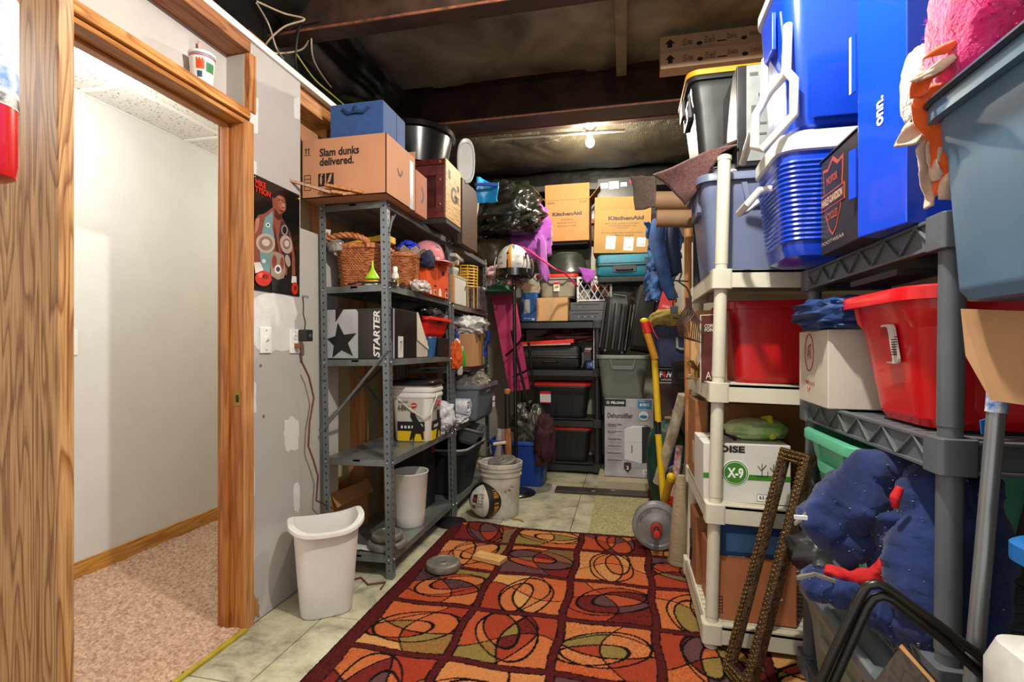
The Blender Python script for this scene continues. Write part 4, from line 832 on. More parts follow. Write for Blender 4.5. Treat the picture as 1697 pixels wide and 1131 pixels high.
t = cloth('plastic_wrap', 'crumpled clear plastic wrap beside the first wicker basket', 'bag', (-1.45, 2.345, Z+.18), .09, .05, .06, mat('#8f8a80', .2, nz=.4, ns=30), seed=19, amp=.35, freq=3.5, n=(24, 14))
# bouquet
bc = atX(678, 400, -1.2); t = thing('bouquet', 'blue flower bouquet wrapped in white paper on the second basket', 'flowers', (-1.2, bc.y, Z+.19))
g = G()
rn = random.Random(3)
for k in range(46):
    a = rn.random()*2*PI; b = rn.random()*1.4; r = .062; x, y, z_ = .8*r*math.sin(b)*math.cos(a), 1.3*r*math.sin(b)*math.sin(a), r*math.cos(b)
    g.sph((x, y, .045+z_*.8), .010+.005*rn.random(), 6, 4, 1.2, .8, 1)
obj('petals', g.disp(.003, 80, 4), mat('#1c34c8', .7, nz=.3, ns=60), t, kind='stuff')
for k in range(9):
    a = 2*PI*k/9; ca, sa = math.cos(a), math.sin(a); r0, r1 = .03, .085
    p = [Vector((r0*ca-.022*sa, (r0*sa+.022*ca)*1.2, -.005)), Vector((r0*ca+.022*sa, (r0*sa-.022*ca)*1.2, -.005)), Vector(((r1*ca+.028*sa), (r1*sa-.028*ca)*1.1, .045)), Vector((r1*ca*1.15, r1*sa*1.25, .06)), Vector(((r1*ca-.028*sa), (r1*sa+.028*ca)*1.1, .04))]
    obj('paper_wrap', G().loft([[tuple(x) for x in p], [tuple(x+Vector((0, 0, .0012))) for x in p]]), mat('#b9aa98', .8, nz=.1), t, smooth=0)
obj('leaves', G().sph((0, -.05, .01), .02, 8, 5, 1, 1.6, .7).disp(.01, 30), mat('#6f9a2c', .6), t)
OR = mat('#d8501a', .5, nz=.04, ns=5)
def orange_box(y, d, lab, hole):
    t = carton('orange_box', lab, (-1.18, y+d/2, Z), .13, d, .225, OR, cat='box', group='orange boxes on the second steel shelf', tape=False)
    xx = .065
    for (yy, zz, ww, hh) in ((-d*.32, .2, .03, .014), (d*.3, .06, .03, .012)): decal(t, 'black_mark', rect(ww, hh), INK, (xx, yy, zz), FP)
    if hole: decal(t, 'hand_hole', [(-.02, .012), (.02, .012), (.016, -.008), (0, -.013), (-.016, -.008)], INK, (xx, 0, .15), FP)
    decal(t, 'white_print', [(-.025, -.025), (.025, -.025), (.015, .01), (0, .025), (-.02, .015)], mat('#e6d6cc', .5, nz=0), (xx, -d*.25, .03), FP)
    for i in range(7): decal(t, 'bar_code', rect(.0022 if i % 2 else .001, .024), INK, (xx+.0006, d*.3+.0042*i-.012, .022), FP)
    decal(t, 'bar_code_patch', rect(.036, .03), mat('#e9e5de', .5, nz=0), (xx, d*.3, .022), FP, t=.001)
    text(t, 'home', .028, .006, mat('#7d2a10', .5, nz=0), (xx, d*.02, .205), FP)
    decal(t, 'black_mark', rect(.03, .01), INK, (.02, -d/2, .04), FN)
    return t
orange_box(2.76, .15, 'orange box nearest the baskets under the navy cloth', False); orange_box(2.915, .2, 'orange box with a hand hole under the pink helmet', True)
t = thing('hard_hat', 'shiny pink cap-style helmet resting on the orange boxes', 'helmet', (-1.19, 2.96, Z+.228))
PK = mat('#dc8d94', .18, nz=.03, coat=.8)
g = G().lathe([(.108, 0), (.112, .01), (.112, .03), (.104, .065), (.082, .098), (.045, .118), (.01, .124)], 36, sx=.85, sy=1.1)
obj('shell', g, PK, t, smooth=50)
obj('brim', G().grid(lambda u, v: ((.09+.07*v)*math.cos(-.9+1.9*u)+.0, (.11+.05*v)*math.sin(-.9+1.9*u)*1.05, .012-.035*v), 18, 4), PK, t, smooth=60, solid=.004)
decal(t, 'emblem', ell(.075, .03, n=16), mat('#6c6c74', .3, .5, nz=.5, ns=120, col2='#d5ccd0'), (.075, -.02, .075), (FP[0], Vector((-.55, 0, .83))), t=.006, back=-.01)
t = cloth('navy_cloth', 'dark navy cloth hanging over the front of the orange boxes', 'cloth', (-1.12, 2.77, Z+.15), .06, .13, .1, mat('#151d3a', .9, nz=.2, bump=.4, bs=200), seed=21, amp=.25, freq=2.5, n=(32, 18))
tag(obj('dark_strap', G().tube([(-1.12, 2.34+.0, Z+.012), (-1.14, 2.31, Z+.01), (-1.2, 2.31, Z+.012), (-1.3, 2.312, Z+.015), (-1.36, 2.312, Z+.006)], .005, 6), BLKM), 'thin black strap lying along the shelf edge before the first basket', 'strap')
# --- shelf 1, third level (z 1.07)
Z = LV[2]+.002
cx, w, z, h = front(527, 646, 505, 593, 2.325); 
t = carton('sports_box', 'black printed box with a big silver star and white vertical lettering', (-1.31, 2.325+.16, Z), .355, .32, .255, mat('#211e1a', .3, nz=.3, ns=6, coat=.3, col2='#14120f'), tape=False)
SV = mat('#a9abad', .35, nz=.1, ns=8, bump=.15, bs=20); yF = -.16
L0 = -.1775
poly = [(0, 0), (.165, 0), (.165, .225), (.155, .245), (.06, .25), (.035, .2), (.05, .245), (0, .245)]
decal(t, 'silver_panel', [(0.002, .003), (.175, .003), (.175, .235), (.165, .25), (.002, .25)], SV, (L0, yF, 0), FN)
star = []
for i in range(10):
    a = PI/2+PI*i/5+.15; r = .1 if i % 2 == 0 else .042; star.append((.078+r*math.cos(a)*1.0, .085+r*math.sin(a)*1.0))
star = [(max(x, .003), max(y, .004)) for x, y in star]
decal(t, 'star_print', star, INK, (L0, yF, 0), FN, t=.0022)
decal(t, 'dark_wedge', [(.05, .251), (.05, .185), (.095, .251)], INK, (L0, yF, 0), FN, t=.0022)
text(t, 'STARTER', .235, .036, mat('#d9d9d6', .5, nz=0), (.10, yF, .125), FN, bold=.03, ang=PI/2, shear=.2)
decal(t, 'white_sticker', rect(.06, .11), mat('#c9c6c0', .5, nz=0), (.1775, -.05, .06), FP); text(t, '7', .02, .05, mat('#6a4a6a', .5, nz=0), (.179, -.05, .065), FP)
decal(t, 'silver_stripe', rect(.012, .25), SV, (.1775, -.13, .127), FP)
t = carton('flap_box', 'pale grey carton with a tall raised flap beside the star box', (-1.19, 2.74, Z), .1, .17, .1, mat('#b9aa9c', .8, nz=.05), open_={'+x': (-12, .0), '-y': (0, .15)})
obj('raised_flap', G().prism([(-.08, .1), (.085, .045), (.085, .06), (-.07, .255), (-.085, .255)], (.052, 0, 0), *FP, .003), mat('#cfc2b0', .8, nz=.05), t, smooth=0)
t = cloth('dark_bag', 'black fabric bag bulging behind the pale grey carton', 'bag', (-1.3, 2.83, Z+.0), .2, .34, .27, BLKM, seed=31, amp=.2, n=(32, 18))
t = cloth('brown_sack', 'dusky brown cloth heaped above the black fabric bag', 'cloth', (-1.33, 2.80, Z+.17), .24, .38, .1, mat('#4c3b38', .9, nz=.2), seed=36, amp=.25, n=(32, 18))
t = carton('dark_box', 'low black box under the bright red bin', (-1.2, 3.08, Z), .14, .2, .118, BLK, tape=False)
t = thing('blue_cup', 'blue plastic tumbler next to the low black box', 'cup', (-1.165, 2.91, Z)); obj('body', G().lathe([(.03, 0), (.032, .004), (.043, .112), (.046, .114), (.044, .122), (.04, .118), (.028, .01)], 24), mat('#2c5f93', .35), t)
t = tote('red_bin', 'small bright red open bin filled with black plastic on the steel shelf', (-1.21, 3.0, Z+.122), .19, .4, .12, mat('#d61f12', .35, nz=.04), tp=.03, rc=.02, grip=(), lip=.012, liph=.018)
t = cloth('black_plastic', 'crumpled black plastic stuffed into the bright red bin', 'plastic bag', (-1.21, 2.98, Z+.2), .15, .33, .1, mat('#1c1a1b', .3, nz=.2, bump=.8, bs=30), seed=41, amp=.4, n=(36, 20))
t = carton('small_carton', 'small brown carton lying behind the red bin contents', (-1.33, 3.05, Z+.25), .12, .2, .06, CARD2, rz=.2, tape=False)
t = cloth('patterned_cloth', 'white and pink scrap of cloth on the corner of the red bin', 'cloth', (-1.17, 3.13, Z+.23), .07, .07, .04, mat('#c8b0b0', .8, nz=.6, ns=70, col2='#4a3038'), seed=43, amp=.35, n=(24, 14))
# --- shelf 1, fourth level (z .57)
Z = LV[1]+.002
t = thing('litter_pail', 'white pail with black lid and a printed black cat on yellow', 'pail', (-1.235, 2.9, Z), rz=.06)
L = [[(x, y, z) for x, y in rrect(a, b, .05, 6, 2)] for a, b, z in ((.215, .215, 0), (.225, .225, .008), (.25, .25, .255), (.262, .262, .262), (.262, .262, .275), (.252, .252, .278), (.252, .252, .29), (.264, .264, .295), (.264, .264, .31), (.254, .254, .315), (.254, .254, .335))]
obj('body', G().loft(L), mat('#e3e1d9', .35, nz=.03), t, smooth=40)
obj('lid', G().loft([[(x, y, z) for x, y in rrect(a, a, .055, 6, 2)] for a, z in ((.272, .33), (.276, .335), (.276, .35), (.26, .36), (.2, .362), (.19, .352))]), mat('#141414', .35), t, smooth=40)
tf = (Vector((1, 0, 0)), Vector((0, -.05, 1)).normalized()); tfp = (Vector((0, 1, 0)), Vector((.05, 0, 1)).normalized())
YL = mat('#e3b90c', .5, nz=.03)
for (fc, O) in ((tf, (0, -.1085, 0)), (tfp, (.1085, 0, 0))):
    decal(t, 'yellow_print', rect(.165, .06, 0, .035), YL, O, fc, t=.008)
    decal(t, 'black_print', rect(.165, .055, 0, .092), INK, O, fc, t=.009)
    for i in range(5): decal(t, 'icon_print', rect(.012, .016, -.055+.022*i, .088), mat('#e0ddd0', .5, nz=0), O, fc, t=.0105)
    decal(t, 'icon_print', ell(.03, .03, .06, .095, 14), mat('#c9c6bb', .5, nz=0), O, fc, t=.0105)
    decal(t, 'cat_print', [(-.01, .01), (.0, .05), (.02, .11), (.0, .15), (.0, .178), (.008, .168), (.018, .168), (.024, .178), (.028, .155), (.05, .12), (.075, .09), (.078, .02), (.07, .01), (.06, .05), (.03, .05), (.02, .02), (.018, .008), (.01, .008), (.012, .03), (.004, .012)], INK, O, fc, t=.0112)
    text(t, '4-IN-1', .07, .034, mat('#5a4a30', .6, nz=0), tuple(Vector(O)+fc[0]*(-.045)+fc[1]*.2), fc, bold=.03, off=.01)
    decal(t, 'red_badge', ell(.036, .034, .02, .215, 18), mat('#c8202c', .5, nz=0), O, fc, t=.01)
    text(t, 'RAPID', .03, .008, WHITE, tuple(Vector(O)+fc[0]*.02+fc[1]*.216), fc, bold=.03, off=.012)
    text(t, 'ADVANCED', .06, .012, mat('#5a4a30', .6, nz=0), tuple(Vector(O)+fc[0]*(-.045)+fc[1]*.236), fc, bold=.03, off=.01)
obj('bail_handle', G().tube([(-.1, -.125, .27), (.0, -.13, .19), (.09, -.135, .14), (.12, -.125, .16), (.132, -.1, .22), (.132, -.03, .27)], .004, 6), mat('#d9d6cc', .4), t)
obj('orange_tab', G().cbox(.11, .12, .345, .02, .05, .006), mat('#e0562a', .5), t, smooth=0)
BK = mat('#aab0bb', .95, nz=.35, ns=40, col2='#dcdde0', bump=.5, bs=150, sheen=.3)
t = cloth('folded_blanket', 'heap of pale blue and white baby blanket beside the litter pail', 'blanket', (-1.21, 3.14, Z), .2, .2, .2, BK, seed=51, amp=.25, freq=2.6, folds=7)
t = cloth('folded_blanket', 'flattened pale blanket lying under the rolled blanket', 'blanket', (-1.2, 3.42, .602), .2, .3, .07, BK, seed=53, amp=.2, freq=2.6, folds=7)
rb = G(); sp_ = []
for i in range(60):
    a = 2*PI*2.2*i/59; r = .02+.042*i/59; sp_.append((r*math.cos(a)*1.35, r*math.sin(a)))
sp_ += [(.085, -.03), (.02, -.07), (-.09, -.066)]
def roll_fn(u, v):
    k = u*(len(sp_)-1); i = min(int(k), len(sp_)-2); f = k-i; y = sp_[i][0]*(1-f)+sp_[i+1][0]*f; z = sp_[i][1]*(1-f)+sp_[i+1][1]*f; return (.16*(v-.5), y, z)
sheet('rolled_blanket', 'white and blue blanket rolled into a loose coil on the steel shelf', 'blanket', roll_fn, 110, 10, BK, .011, seed=5, amp=.004, freq=14).location = (-1.17, 3.47, .715)
# --- shelf 1, bottom
Z = LV[0]+.002
t = thing('waste_basket', 'round white plastic wastebasket standing on the lowest steel shelf', 'wastebasket', (-1.225, 2.76, Z)); WB = mat('#d9d7d1', .35, nz=.03)
obj('body', G().lathe([(.078, 0), (.082, .004), (.088, .06), (.104, .3), (.108, .305), (.107, .312), (.101, .31), (.08, .01)], 44), WB, t, smooth=40)
PLT = mat('#7d7b72', .45, .35, nz=.12, ns=20, bump=.15, bs=120)
def plate(name, label, loc, r, th, m=PLT, rot=None, group=None, letters=False, cat='weight plate'):
    t = thing(name, label, cat, loc, group=group, rot=rot)
    obj('disc', G().lathe([(r*.86, 0), (r*.97, th*.12), (r, th*.35), (r, th*.65), (r*.97, th*.88), (r*.88, th), (r*.8, th), (r*.77, th*.9), (r*.4, th*.9), (r*.36, th), (r*.2, th), (r*.16, th*.8), (.012, th*.8)], 44), m, t, smooth=40)
    obj('center_hole', G().lathe([(.0125, th*.8), (.0125, th*.815)], 16), INK, t)
    obj('raised_ring', G().tube([(r*.6*math.cos(a), r*.6*math.sin(a), th*.9) for a in [2*PI*i/32 for i in range(32)]], .0012, 5, closed=True), m, t)
    if letters:
        for i, s_ in enumerate('POWERBELL'):
            a = .9-i*.16; text(t, s_, r*.09, r*.1, mat('#55534e', .5, .3, nz=0), (r*.69*math.cos(a), r*.69*math.sin(a), th*.9), (Vector((math.sin(a), -math.cos(a), 0)), Vector((math.cos(a), math.sin(a), 0))), bold=.02)
        for i, s_ in enumerate('5.0 LBS'):
            if s_ != ' ': a = 2.9-i*.16; text(t, s_, r*.09, r*.1, mat('#55534e', .5, .3, nz=0), (r*.69*math.cos(a), r*.69*math.sin(a), th*.9), (Vector((math.sin(a), -math.cos(a), 0)), Vector((math.cos(a), math.sin(a), 0))), bold=.02)
    return t
plate('weight_plate', 'grey weight plate lying lower of two on the bottom shelf', (-1.2, 2.42, Z), .1, .036); plate('weight_plate', 'smaller grey weight plate stacked upper of two on the bottom shelf', (-1.205, 2.43, Z+.037), .08, .034)
t = sheet('paper_scrap', 'torn white paper scrap beside the stacked weight plates', 'paper', lambda u, v: (-1.4+.2*u, 2.34+.07*v*(1-.4*u), Z+.006), 10, 5, mat('#c9c8c4', .8, nz=.1), .0015, seed=6, amp=.004, freq=20)
tag(obj('wrench', G().box(-.006, .006, -.003, .003, 0, .1), mat('#8d8d8d', .3, .9), loc=(-1.1, 2.345, .11), rot=(.3, -.35, 0), smooth=0, bevel=.002), 'small steel wrench hanging at the foot of the near post', 'tool')
# things behind and under shelf 1
t = carton('brown_carton', 'brown carton on the floor behind the steel shelf next to a stud', (-1.57, 2.6, .02), .12, .34, .34, CARD2, rz=-.1, open_={'-y': (30, .09), '+x': (150, .08)})
t = carton('small_white_box', 'thin white box standing behind the round wastebasket', (-1.28, 2.96, .102), .05, .06, .22, mat('#c9c8c2', .6), tape=False)
t = tote('black_tub', 'tall black plastic tub with a pale rim at the end of the near steel shelf', (-1.25, 3.58, .102), .38, .56, .33, mat('#1d1f22', .45, nz=.1), tp=.06, rc=.08, grip=()); 
obj('pale_rim', G().tube([(x, y, .331) for x, y in rrect(.375, .555, .09, 6, 2)], .009, 6, closed=True), mat('#8f908c', .4), t)
t = carton('dark_crate', 'black lettered crate behind the end of the steel shelf', (-1.34, 3.1, .102), .2, .2, .42, mat('#17161a', .5), tape=False); text(t, '86', .05, .05, mat('#a33a20', .5, nz=0), (.1, .06, .37), FP, bold=.03)
t = thing('grey_tray', 'shallow dark grey tray leaning over the black tub rim', 'tray', (-1.16, 3.66, .44), rot=(0, .25, .2)); obj('body', tote_body(.22, .34, .12, .035, .03, .01, .012), mat('#55585a', .45, nz=.08), t, smooth=40)
tag(obj('frisbee', G().lathe([(.09, 0), (.1, .004), (.1, .012), (.08, .018), (.02, .02)], 32), BLK, loc=(-1.1, 3.12, .003)), 'flat black disc on the floor below the lowest steel shelf', 'disc')
# --- shelf 2, second level (z 1.42)
Z = 1.444
t = carton('file_box', 'pale grey file box with a dark latch on the farther steel shelf', (-1.235, 3.42, Z), .2, .27, .19, mat('#c6c4bb', .6, nz=.03), tape=False); obj('latch', G().tube([(.101, .1, .11), (.106, .1, .14), (.106, .125, .145), (.101, .125, .15)], .003, 6), DK, t); obj('lid_edge', G().box(-.103, .103, -.138, .138, .185, .2), mat('#b9b7ae', .6), t, smooth=0, bevel=.002)
t = carton('tan_carton_strip', 'narrow tan carton squeezed between the steel shelves', (-1.16, 3.247, Z), .08, .03, .19, CARD, tape=False)
t = thing('white_router', 'white plastic device lying on the grey file box', 'device', (-1.2, 3.36, Z+.225), rot=(.25, .3, .4)); obj('body', G().box(-.06, .06, -.07, .07, 0, .045), mat('#bdbbae', .5), t, smooth=0, bevel=.008); obj('dark_slot', G().cbox(.061, 0, .022, .002, .06, .012), DK, t, smooth=0)
t = thing('white_keyboard', 'flat white plastic panel on top near the steel post', 'device', (-1.2, 3.36, Z+.315), rot=(0, .05, .1)); obj('body', G().box(-.08, .08, -.12, .12, 0, .025), mat('#bdbbae', .5), t, smooth=0, bevel=.005)
t = thing('wire_basket', 'yellow cylinder cage of stacked plastic rings on the farther steel shelf', 'basket', (-1.2, 3.72, Z))
for k in range(8): obj('ring', G().tube([(.1*math.cos(a), .1*math.sin(a), .16+.022*k) for a in [2*PI*i/28 for i in range(28)]], .0045, 6, closed=True), mat('#d9a520', .4, nz=.05), t)
for k in range(12): a = 2*PI*k/12; obj('rib', G().tube([(.1*math.cos(a), .1*math.sin(a), 0), (.1*math.cos(a), .1*math.sin(a), .32)], .0035, 5), mat('#d9a520', .4, nz=.05), t)
t = carton('purple_box', 'dark purple printed carton under the yellow ring cage', (-1.2, 3.9, Z), .18, .16, .17, mat('#4a3c4a', .5, nz=.5, ns=40, col2='#8c8290'), tape=False)
t = carton('white_carton', 'small white carton behind the yellow ring cage', (-1.22, 4.05, Z), .16, .1, .2, mat('#b4b4b0', .6), tape=False)
tag(obj('pipe_end', G().tube([(-1.42, 3.35, 1.73), (-1.12, 3.33, 1.73)], .018, 14), mat('#a39a86', .5)), 'short pale tube lying under the top deck of the farther shelf', 'tube')
# --- shelf 2, third level (z 1.0)
Z = 1.004
c = atX(772, 600, -1.13)
t = carton('brown_carton', 'worn brown carton under a white cloth on the farther steel shelf', (-1.2, 3.68, Z), .24, .34, .24, CARD, rz=.05, tape=False)
obj('torn_edge', G().box(.121, .124, .05, .075, .0, .24), CARDL, t, smooth=0)
t = cloth('white_cloth', 'white cloth with a blue stripe heaped on the worn brown carton', 'cloth', (-1.17, 3.72, Z+.235), .24, .36, .14, mat('#c9c9c6', .9, nz=.1, bump=.4, bs=120), seed=61, amp=.3, freq=2.2, folds=5)
obj('blue_stripe', G().tube([(.02, -.14, .12), (.07, -.06, .12), (.1, .0, .08)], .005, 5), mat('#2450b0', .8), t)
tag(obj('blue_strap', G().grid(lambda u, v: (-1.075+.015*math.sin(v*6)+.01*u, 3.86+.05*u+.02*math.sin(v*5), Z+.29-.22*v), 4, 14).disp(.01, 20, 3), mat('#1f4fc0', .6), solid=.006, smooth=60), 'bright blue strap dangling from the white cloth', 'strap')
t = cloth('maroon_cloth', 'dusty maroon cloth tucked behind the worn brown carton', 'cloth', (-1.3, 3.5, Z+.2), .2, .3, .12, mat('#6a2c38', .9), seed=62, amp=.25, n=(32, 20))
t = thing('pump_bottle', 'white lotion bottle with a blue pump cap', 'bottle', (-1.145, 3.37, Z)); obj('body', G().lathe([(.032, 0), (.036, .006), (.036, .15), (.03, .18), (.014, .2), (.012, .208)], 24, sx=.75), mat('#d9d6cf', .35), t)
obj('pump_cap', G().lathe([(.016, .205), (.017, .23), (.008, .235), (.008, .25), (.014, .252), (.012, .268)], 18), mat('#1c3f9c', .35), t); obj('label_print', G().lathe([(.0365, .05), (.0365, .12)], 24, cap0=False, cap1=False, sx=.75), mat('#b8b8cc', .5, nz=.7, ns=60, col2='#e3e0da'), t)
t = thing('green_bottle', 'green translucent squeeze bottle beside the lotion bottle', 'bottle', (-1.14, 3.46, Z)); obj('body', G().lathe([(.026, 0), (.028, .005), (.028, .09), (.016, .115), (.012, .12)], 20), mat('#2f9a30', .2, nz=.1), t); obj('cap', G().lathe([(.014, .12), (.014, .15)], 16), mat('#b9c8b0', .3), t)
t = cloth('orange_gloves', 'bunched orange work glove hanging over the shelf edge', 'glove', (-1.12, 3.28, Z-.005), .06, .1, .17, mat('#d8561c', .8, nz=.2, ns=30), seed=64, amp=.4, freq=3, n=(32, 22))
t = cloth('white_rag', 'scrap of white rag below the orange work glove', 'cloth', (-1.1, 3.3, Z-.05), .03, .04, .07, mat('#b9b2a4', .9), seed=66, amp=.35, n=(20, 14))
# --- shelf 2, fourth level (z .60)
t = tote('clear_bin', 'grey translucent storage bin full of clothes on the farther steel shelf', (-1.19, 3.8, .605), .34, .56, .265, mat('#6c7480', .3, nz=.12, ns=5, alpha=.86), tp=.025, grip=(), rc=.03)
decal(t, 'label_sticker', rect(.05, .035), WHITE, (.158, .16, .13), FP, back=-.003, t=.004); decal(t, 'label_sticker', rect(.05, .035), WHITE, (.157, .16, .08), FP, back=-.003, t=.004)
for k, (x, y, sx_, sy_, c_, lab) in enumerate([(-1.2, 3.66, .24, .24, '#6a6660', 'rumpled taupe clothing on the near end of the translucent bin'), (-1.15, 3.82, .2, .2, '#a39a8c', 'light rumpled clothing in the middle of the translucent bin'), (-1.2, 3.97, .22, .22, '#2c2a2b', 'black rumpled clothing on the far end of the translucent bin')]):
    cloth('clothing', lab, 'clothing', (x, y, .79), sx_, sy_, .15, mat(c_, .95, nz=.15, bump=.4, bs=150), seed=70+k, amp=.35, freq=2.4, folds=6, n=(40, 24))
for k in range(3): pass
t = cloth('clothing', 'dark clothing filling the translucent bin below the heap', 'clothing', (-1.19, 3.8, .615), .24, .44, .18, mat('#33363c', .95), seed=75, amp=.1, n=(24, 14))
# --- floor, left
q = atZ(505, 1010, 0)
t = thing('waste_basket', 'tall white plastic kitchen bin on the tiles below the poster', 'wastebasket', (-1.27, 1.98, 0.001), rz=math.radians(38))
def ovl(w, d, z, dip=0, n=48):
    out = []
    for i in range(n):
        a = 2*PI*i/n; c_, s_ = math.cos(a), math.sin(a); x = w/2*math.copysign(abs(c_)**.62, c_); y = d/2*math.copysign(abs(s_)**.62, s_)
        out.append((x, y, z+dip*(abs(x)/(w/2))**3*(1 if x > 0 else .6)))
    return out
lp = [ovl(.2, .15, 0), ovl(.21, .16, .006), ovl(.235, .19, .15), ovl(.265, .23, .355, .01), ovl(.27, .235, .365, .04), ovl(.31, .285, .37, .04), ovl(.312, .287, .36, .04), ovl(.31, .285, .373, .042), ovl(.262, .23, .374, .04), ovl(.2, .15, .01)]
obj('body', G().loft(lp), mat('#e2e0dc', .38, nz=.03, ns=8), t, smooth=50)
plate('weight_plate', 'grey weight plate lying flat on the rug near the steel shelf foot', (-.905, 2.45, .013), .088, .04)
tag(obj('wood_offcut', G().box(-.085, .085, -.04, .04, 0, .022), wood('#d9ac6c', '#c08f50', 'x', 2, .6), loc=(-.70, 2.6, .014), rot=(0, 0, -.28), smooth=0, bevel=.002), 'small pale pine offcut lying on the rug beside the weight plate', 'wood offcut')
# ------------------------------------------------------------------ black shelving at the back
M_BSH = mat('#26282a', .45, nz=.12, ns=8)
BS = plastic_shelf('plastic_shelf', 'black plastic four-tier shelving against the back wall', -1.03, -.205, 4.6, 5.02, [.09, .49, .95, 1.385], 1.385, M_BSH, 0, .027, .065)
BIN = mat('#1d1f21', .45, nz=.1, ns=8); RED = mat('#d92a14', .35, nz=.04)
t = tote('storage_bin', 'black bin with red lid and a label on the second lowest black tier', (-.59, 4.84, .492), .56, .38, .31, BIN, tp=.03, lid=RED, ribs=True, grip=())
Of = (-.13, -.178, .19); fc = (FN[0], Vector((0, -.1, 1)).normalized())
decal(t, 'label_sticker', rect(.1, .11), mat('#e4e2de', .5, nz=0), Of, fc, t=.003); decal(t, 'label_print', rect(.1, .024, 0, .043), mat('#c8202a', .5, nz=0), Of, fc, t=.0045); decal(t, 'label_print', rect(.1, .01, 0, -.05), mat('#c8202a', .5, nz=0), Of, fc, t=.0045)
text(t, 'TOUGH\nTOTE', .05, .02, WHITE, (Of[0]-.01, Of[1], Of[2]+.044), fc, bold=.02, off=.006)
for k in range(4): text(t, 'heavy duty storage', .075, .006, INK, (Of[0], Of[1]+.001*k, Of[2]+.018-.016*k), fc, off=.005)
cx, w, z, h = front(905, 978, 712, 778, 4.62)
t = tote('storage_bin', 'black bin with red lid on the lowest black tier', (cx-.01, 4.82, .092), .45, .36, .31, BIN, tp=.03, lid=RED, ribs=True, grip=())
# second tier: suitcase, folder, books
cx, w, z, h = front(866, 958, 565, 612, 4.64)
def suitcase(name, label, loc, w, d, h, m, rz=0, rot=None, trim='#101010'):
    t = thing(name, label, 'suitcase', loc, rz, rot=rot)
    obj('shell', G().loft([[(x, y, z) for x, y in rrect(w-a, d-a, .03, 4)] for a, z in ((.03, 0), (0, .02), (0, h-.02), (.03, h))]), m, t, smooth=40)
    obj('piping', G().tube([(x, y, h*.5) for x, y in rrect(w+.004, d+.004, .032, 5, 2)], .006, 6, closed=True), mat(trim, .4), t)
    obj('piping', G().tube([(x, y, h*.62) for x, y in rrect(w+.003, d+.003, .032, 5, 2)], .003, 6, closed=True), mat('#4a4a48', .4), t)
    obj('handle', G().tube([(-.07, -d/2, h*.3), (-.06, -d/2-.02, h*.3), (.06, -d/2-.02, h*.3), (.07, -d/2, h*.3)], .008, 8), mat(trim, .4), t)
    return t
suitcase('suitcase', 'black fabric suitcase lying on the middle black tier under a red folder', (cx, 4.83, .953), w*1.03, .36, .2, mat('#1c1e20', .6, nz=.2, bump=.3, bs=300))
t = obj('red_folder', G().hexa([(cx-.32, 4.63, 1.165), (cx+.22, 4.63, 1.185), (cx+.22, 4.95, 1.2), (cx-.32, 4.95, 1.18), (cx-.32, 4.63, 1.19), (cx+.22, 4.63, 1.222), (cx+.22, 4.95, 1.232), (cx-.32, 4.95, 1.205)]), mat('#d92718', .4), smooth=0, bevel=.004); tag(t, 'flat red folder lying on the black fabric suitcase', 'folder')
obj('pink_sheets', G().hexa([(cx-.32, 4.625, 1.156), (cx+.19, 4.625, 1.17), (cx+.19, 4.9, 1.185), (cx-.32, 4.9, 1.165), (cx-.32, 4.622, 1.164), (cx+.19, 4.622, 1.184), (cx+.19, 4.9, 1.196), (cx-.32, 4.9, 1.178)]), mat('#d99a94', .6, col2='#e8dcd6', ns=50), t, smooth=0)
t = cloth('clutter_heap', 'dark mixed odds and ends heaped behind the red folder', 'odds and ends', (-.5, 4.9, 1.2), .5, .16, .1, mat('#332227', .6, nz=.8, ns=50, col2='#7a2c2c'), seed=82, amp=.4, n=(40, 20))
t = carton('blue_box', 'small blue box lettered 13 beside the black fabric suitcase', (-.31, 4.74, .953), .07, .1, .07, mat('#22448c', .5), tape=False); text(t, '13', .03, .025, mat('#cdd6ea', .5, nz=0), (0, -.05, .035), FN, bold=.02)
t = carton('white_panel_box', 'tall white carton standing at the end of the middle black tier', (-.258, 4.8, .953), .04, .3, .36, mat('#cfcabc', .6), tape=False)
for k in range(4): tag(obj('magazine', G().box(-.03, .03, -.1, .1, 0, .012), mat(('#8a2f2a', '#3b4a78', '#c9a592', '#262a3a')[k], .5, nz=.5, ns=40), loc=(-.335+.005*k, 4.76, 1.1+.0125*k), smooth=0), ('maroon', 'blue', 'pink', 'dark')[k]+' magazine in the small stack beside the black fabric suitcase', 'magazine', 'magazines on the middle black tier')
tag(obj('book_prop', G().box(-.035, .035, -.1, .1, 0, .072), mat('#332b33', .5, nz=.5, ns=40), loc=(-.335, 4.76, 1.025), smooth=0), 'dark patterned box under the small stack of magazines', 'box')
# top tier
T_ = 1.388
cx, w, z, h = front(887, 958, 448, 490, 4.64)
t = carton('brown_carton', 'plain tan taped carton on the top black tier', (-.655, 4.78, T_), .29, .28, .215, CARDL)
obj('packing_tape', G().box(-.02, .02, -.1412, -.14, 0, .215), TAPE, t, smooth=0)
t = tote('storage_bin', 'beige bin with red lid on the tan taped carton', (cx, 4.8, T_+.218), w*.98, .3, .2, mat('#8f8a78', .45, nz=.05), tp=.025, lid=RED, grip=('-y',))
Of = (.0, -.148, .1); decal(t, 'label_sticker', rect(.055, .085), mat('#e4e2de', .5, nz=0), Of, fc, t=.004); decal(t, 'label_print', rect(.055, .02, 0, .03), mat('#c8202a', .5, nz=0), Of, fc, t=.0052); decal(t, 'label_print', [(-.02, -.02), (.02, -.01), (.02, .012), (-.02, .004)], mat('#3a8a3a', .5, nz=.6, ns=80, col2='#d8b020'), Of, fc, t=.0052)
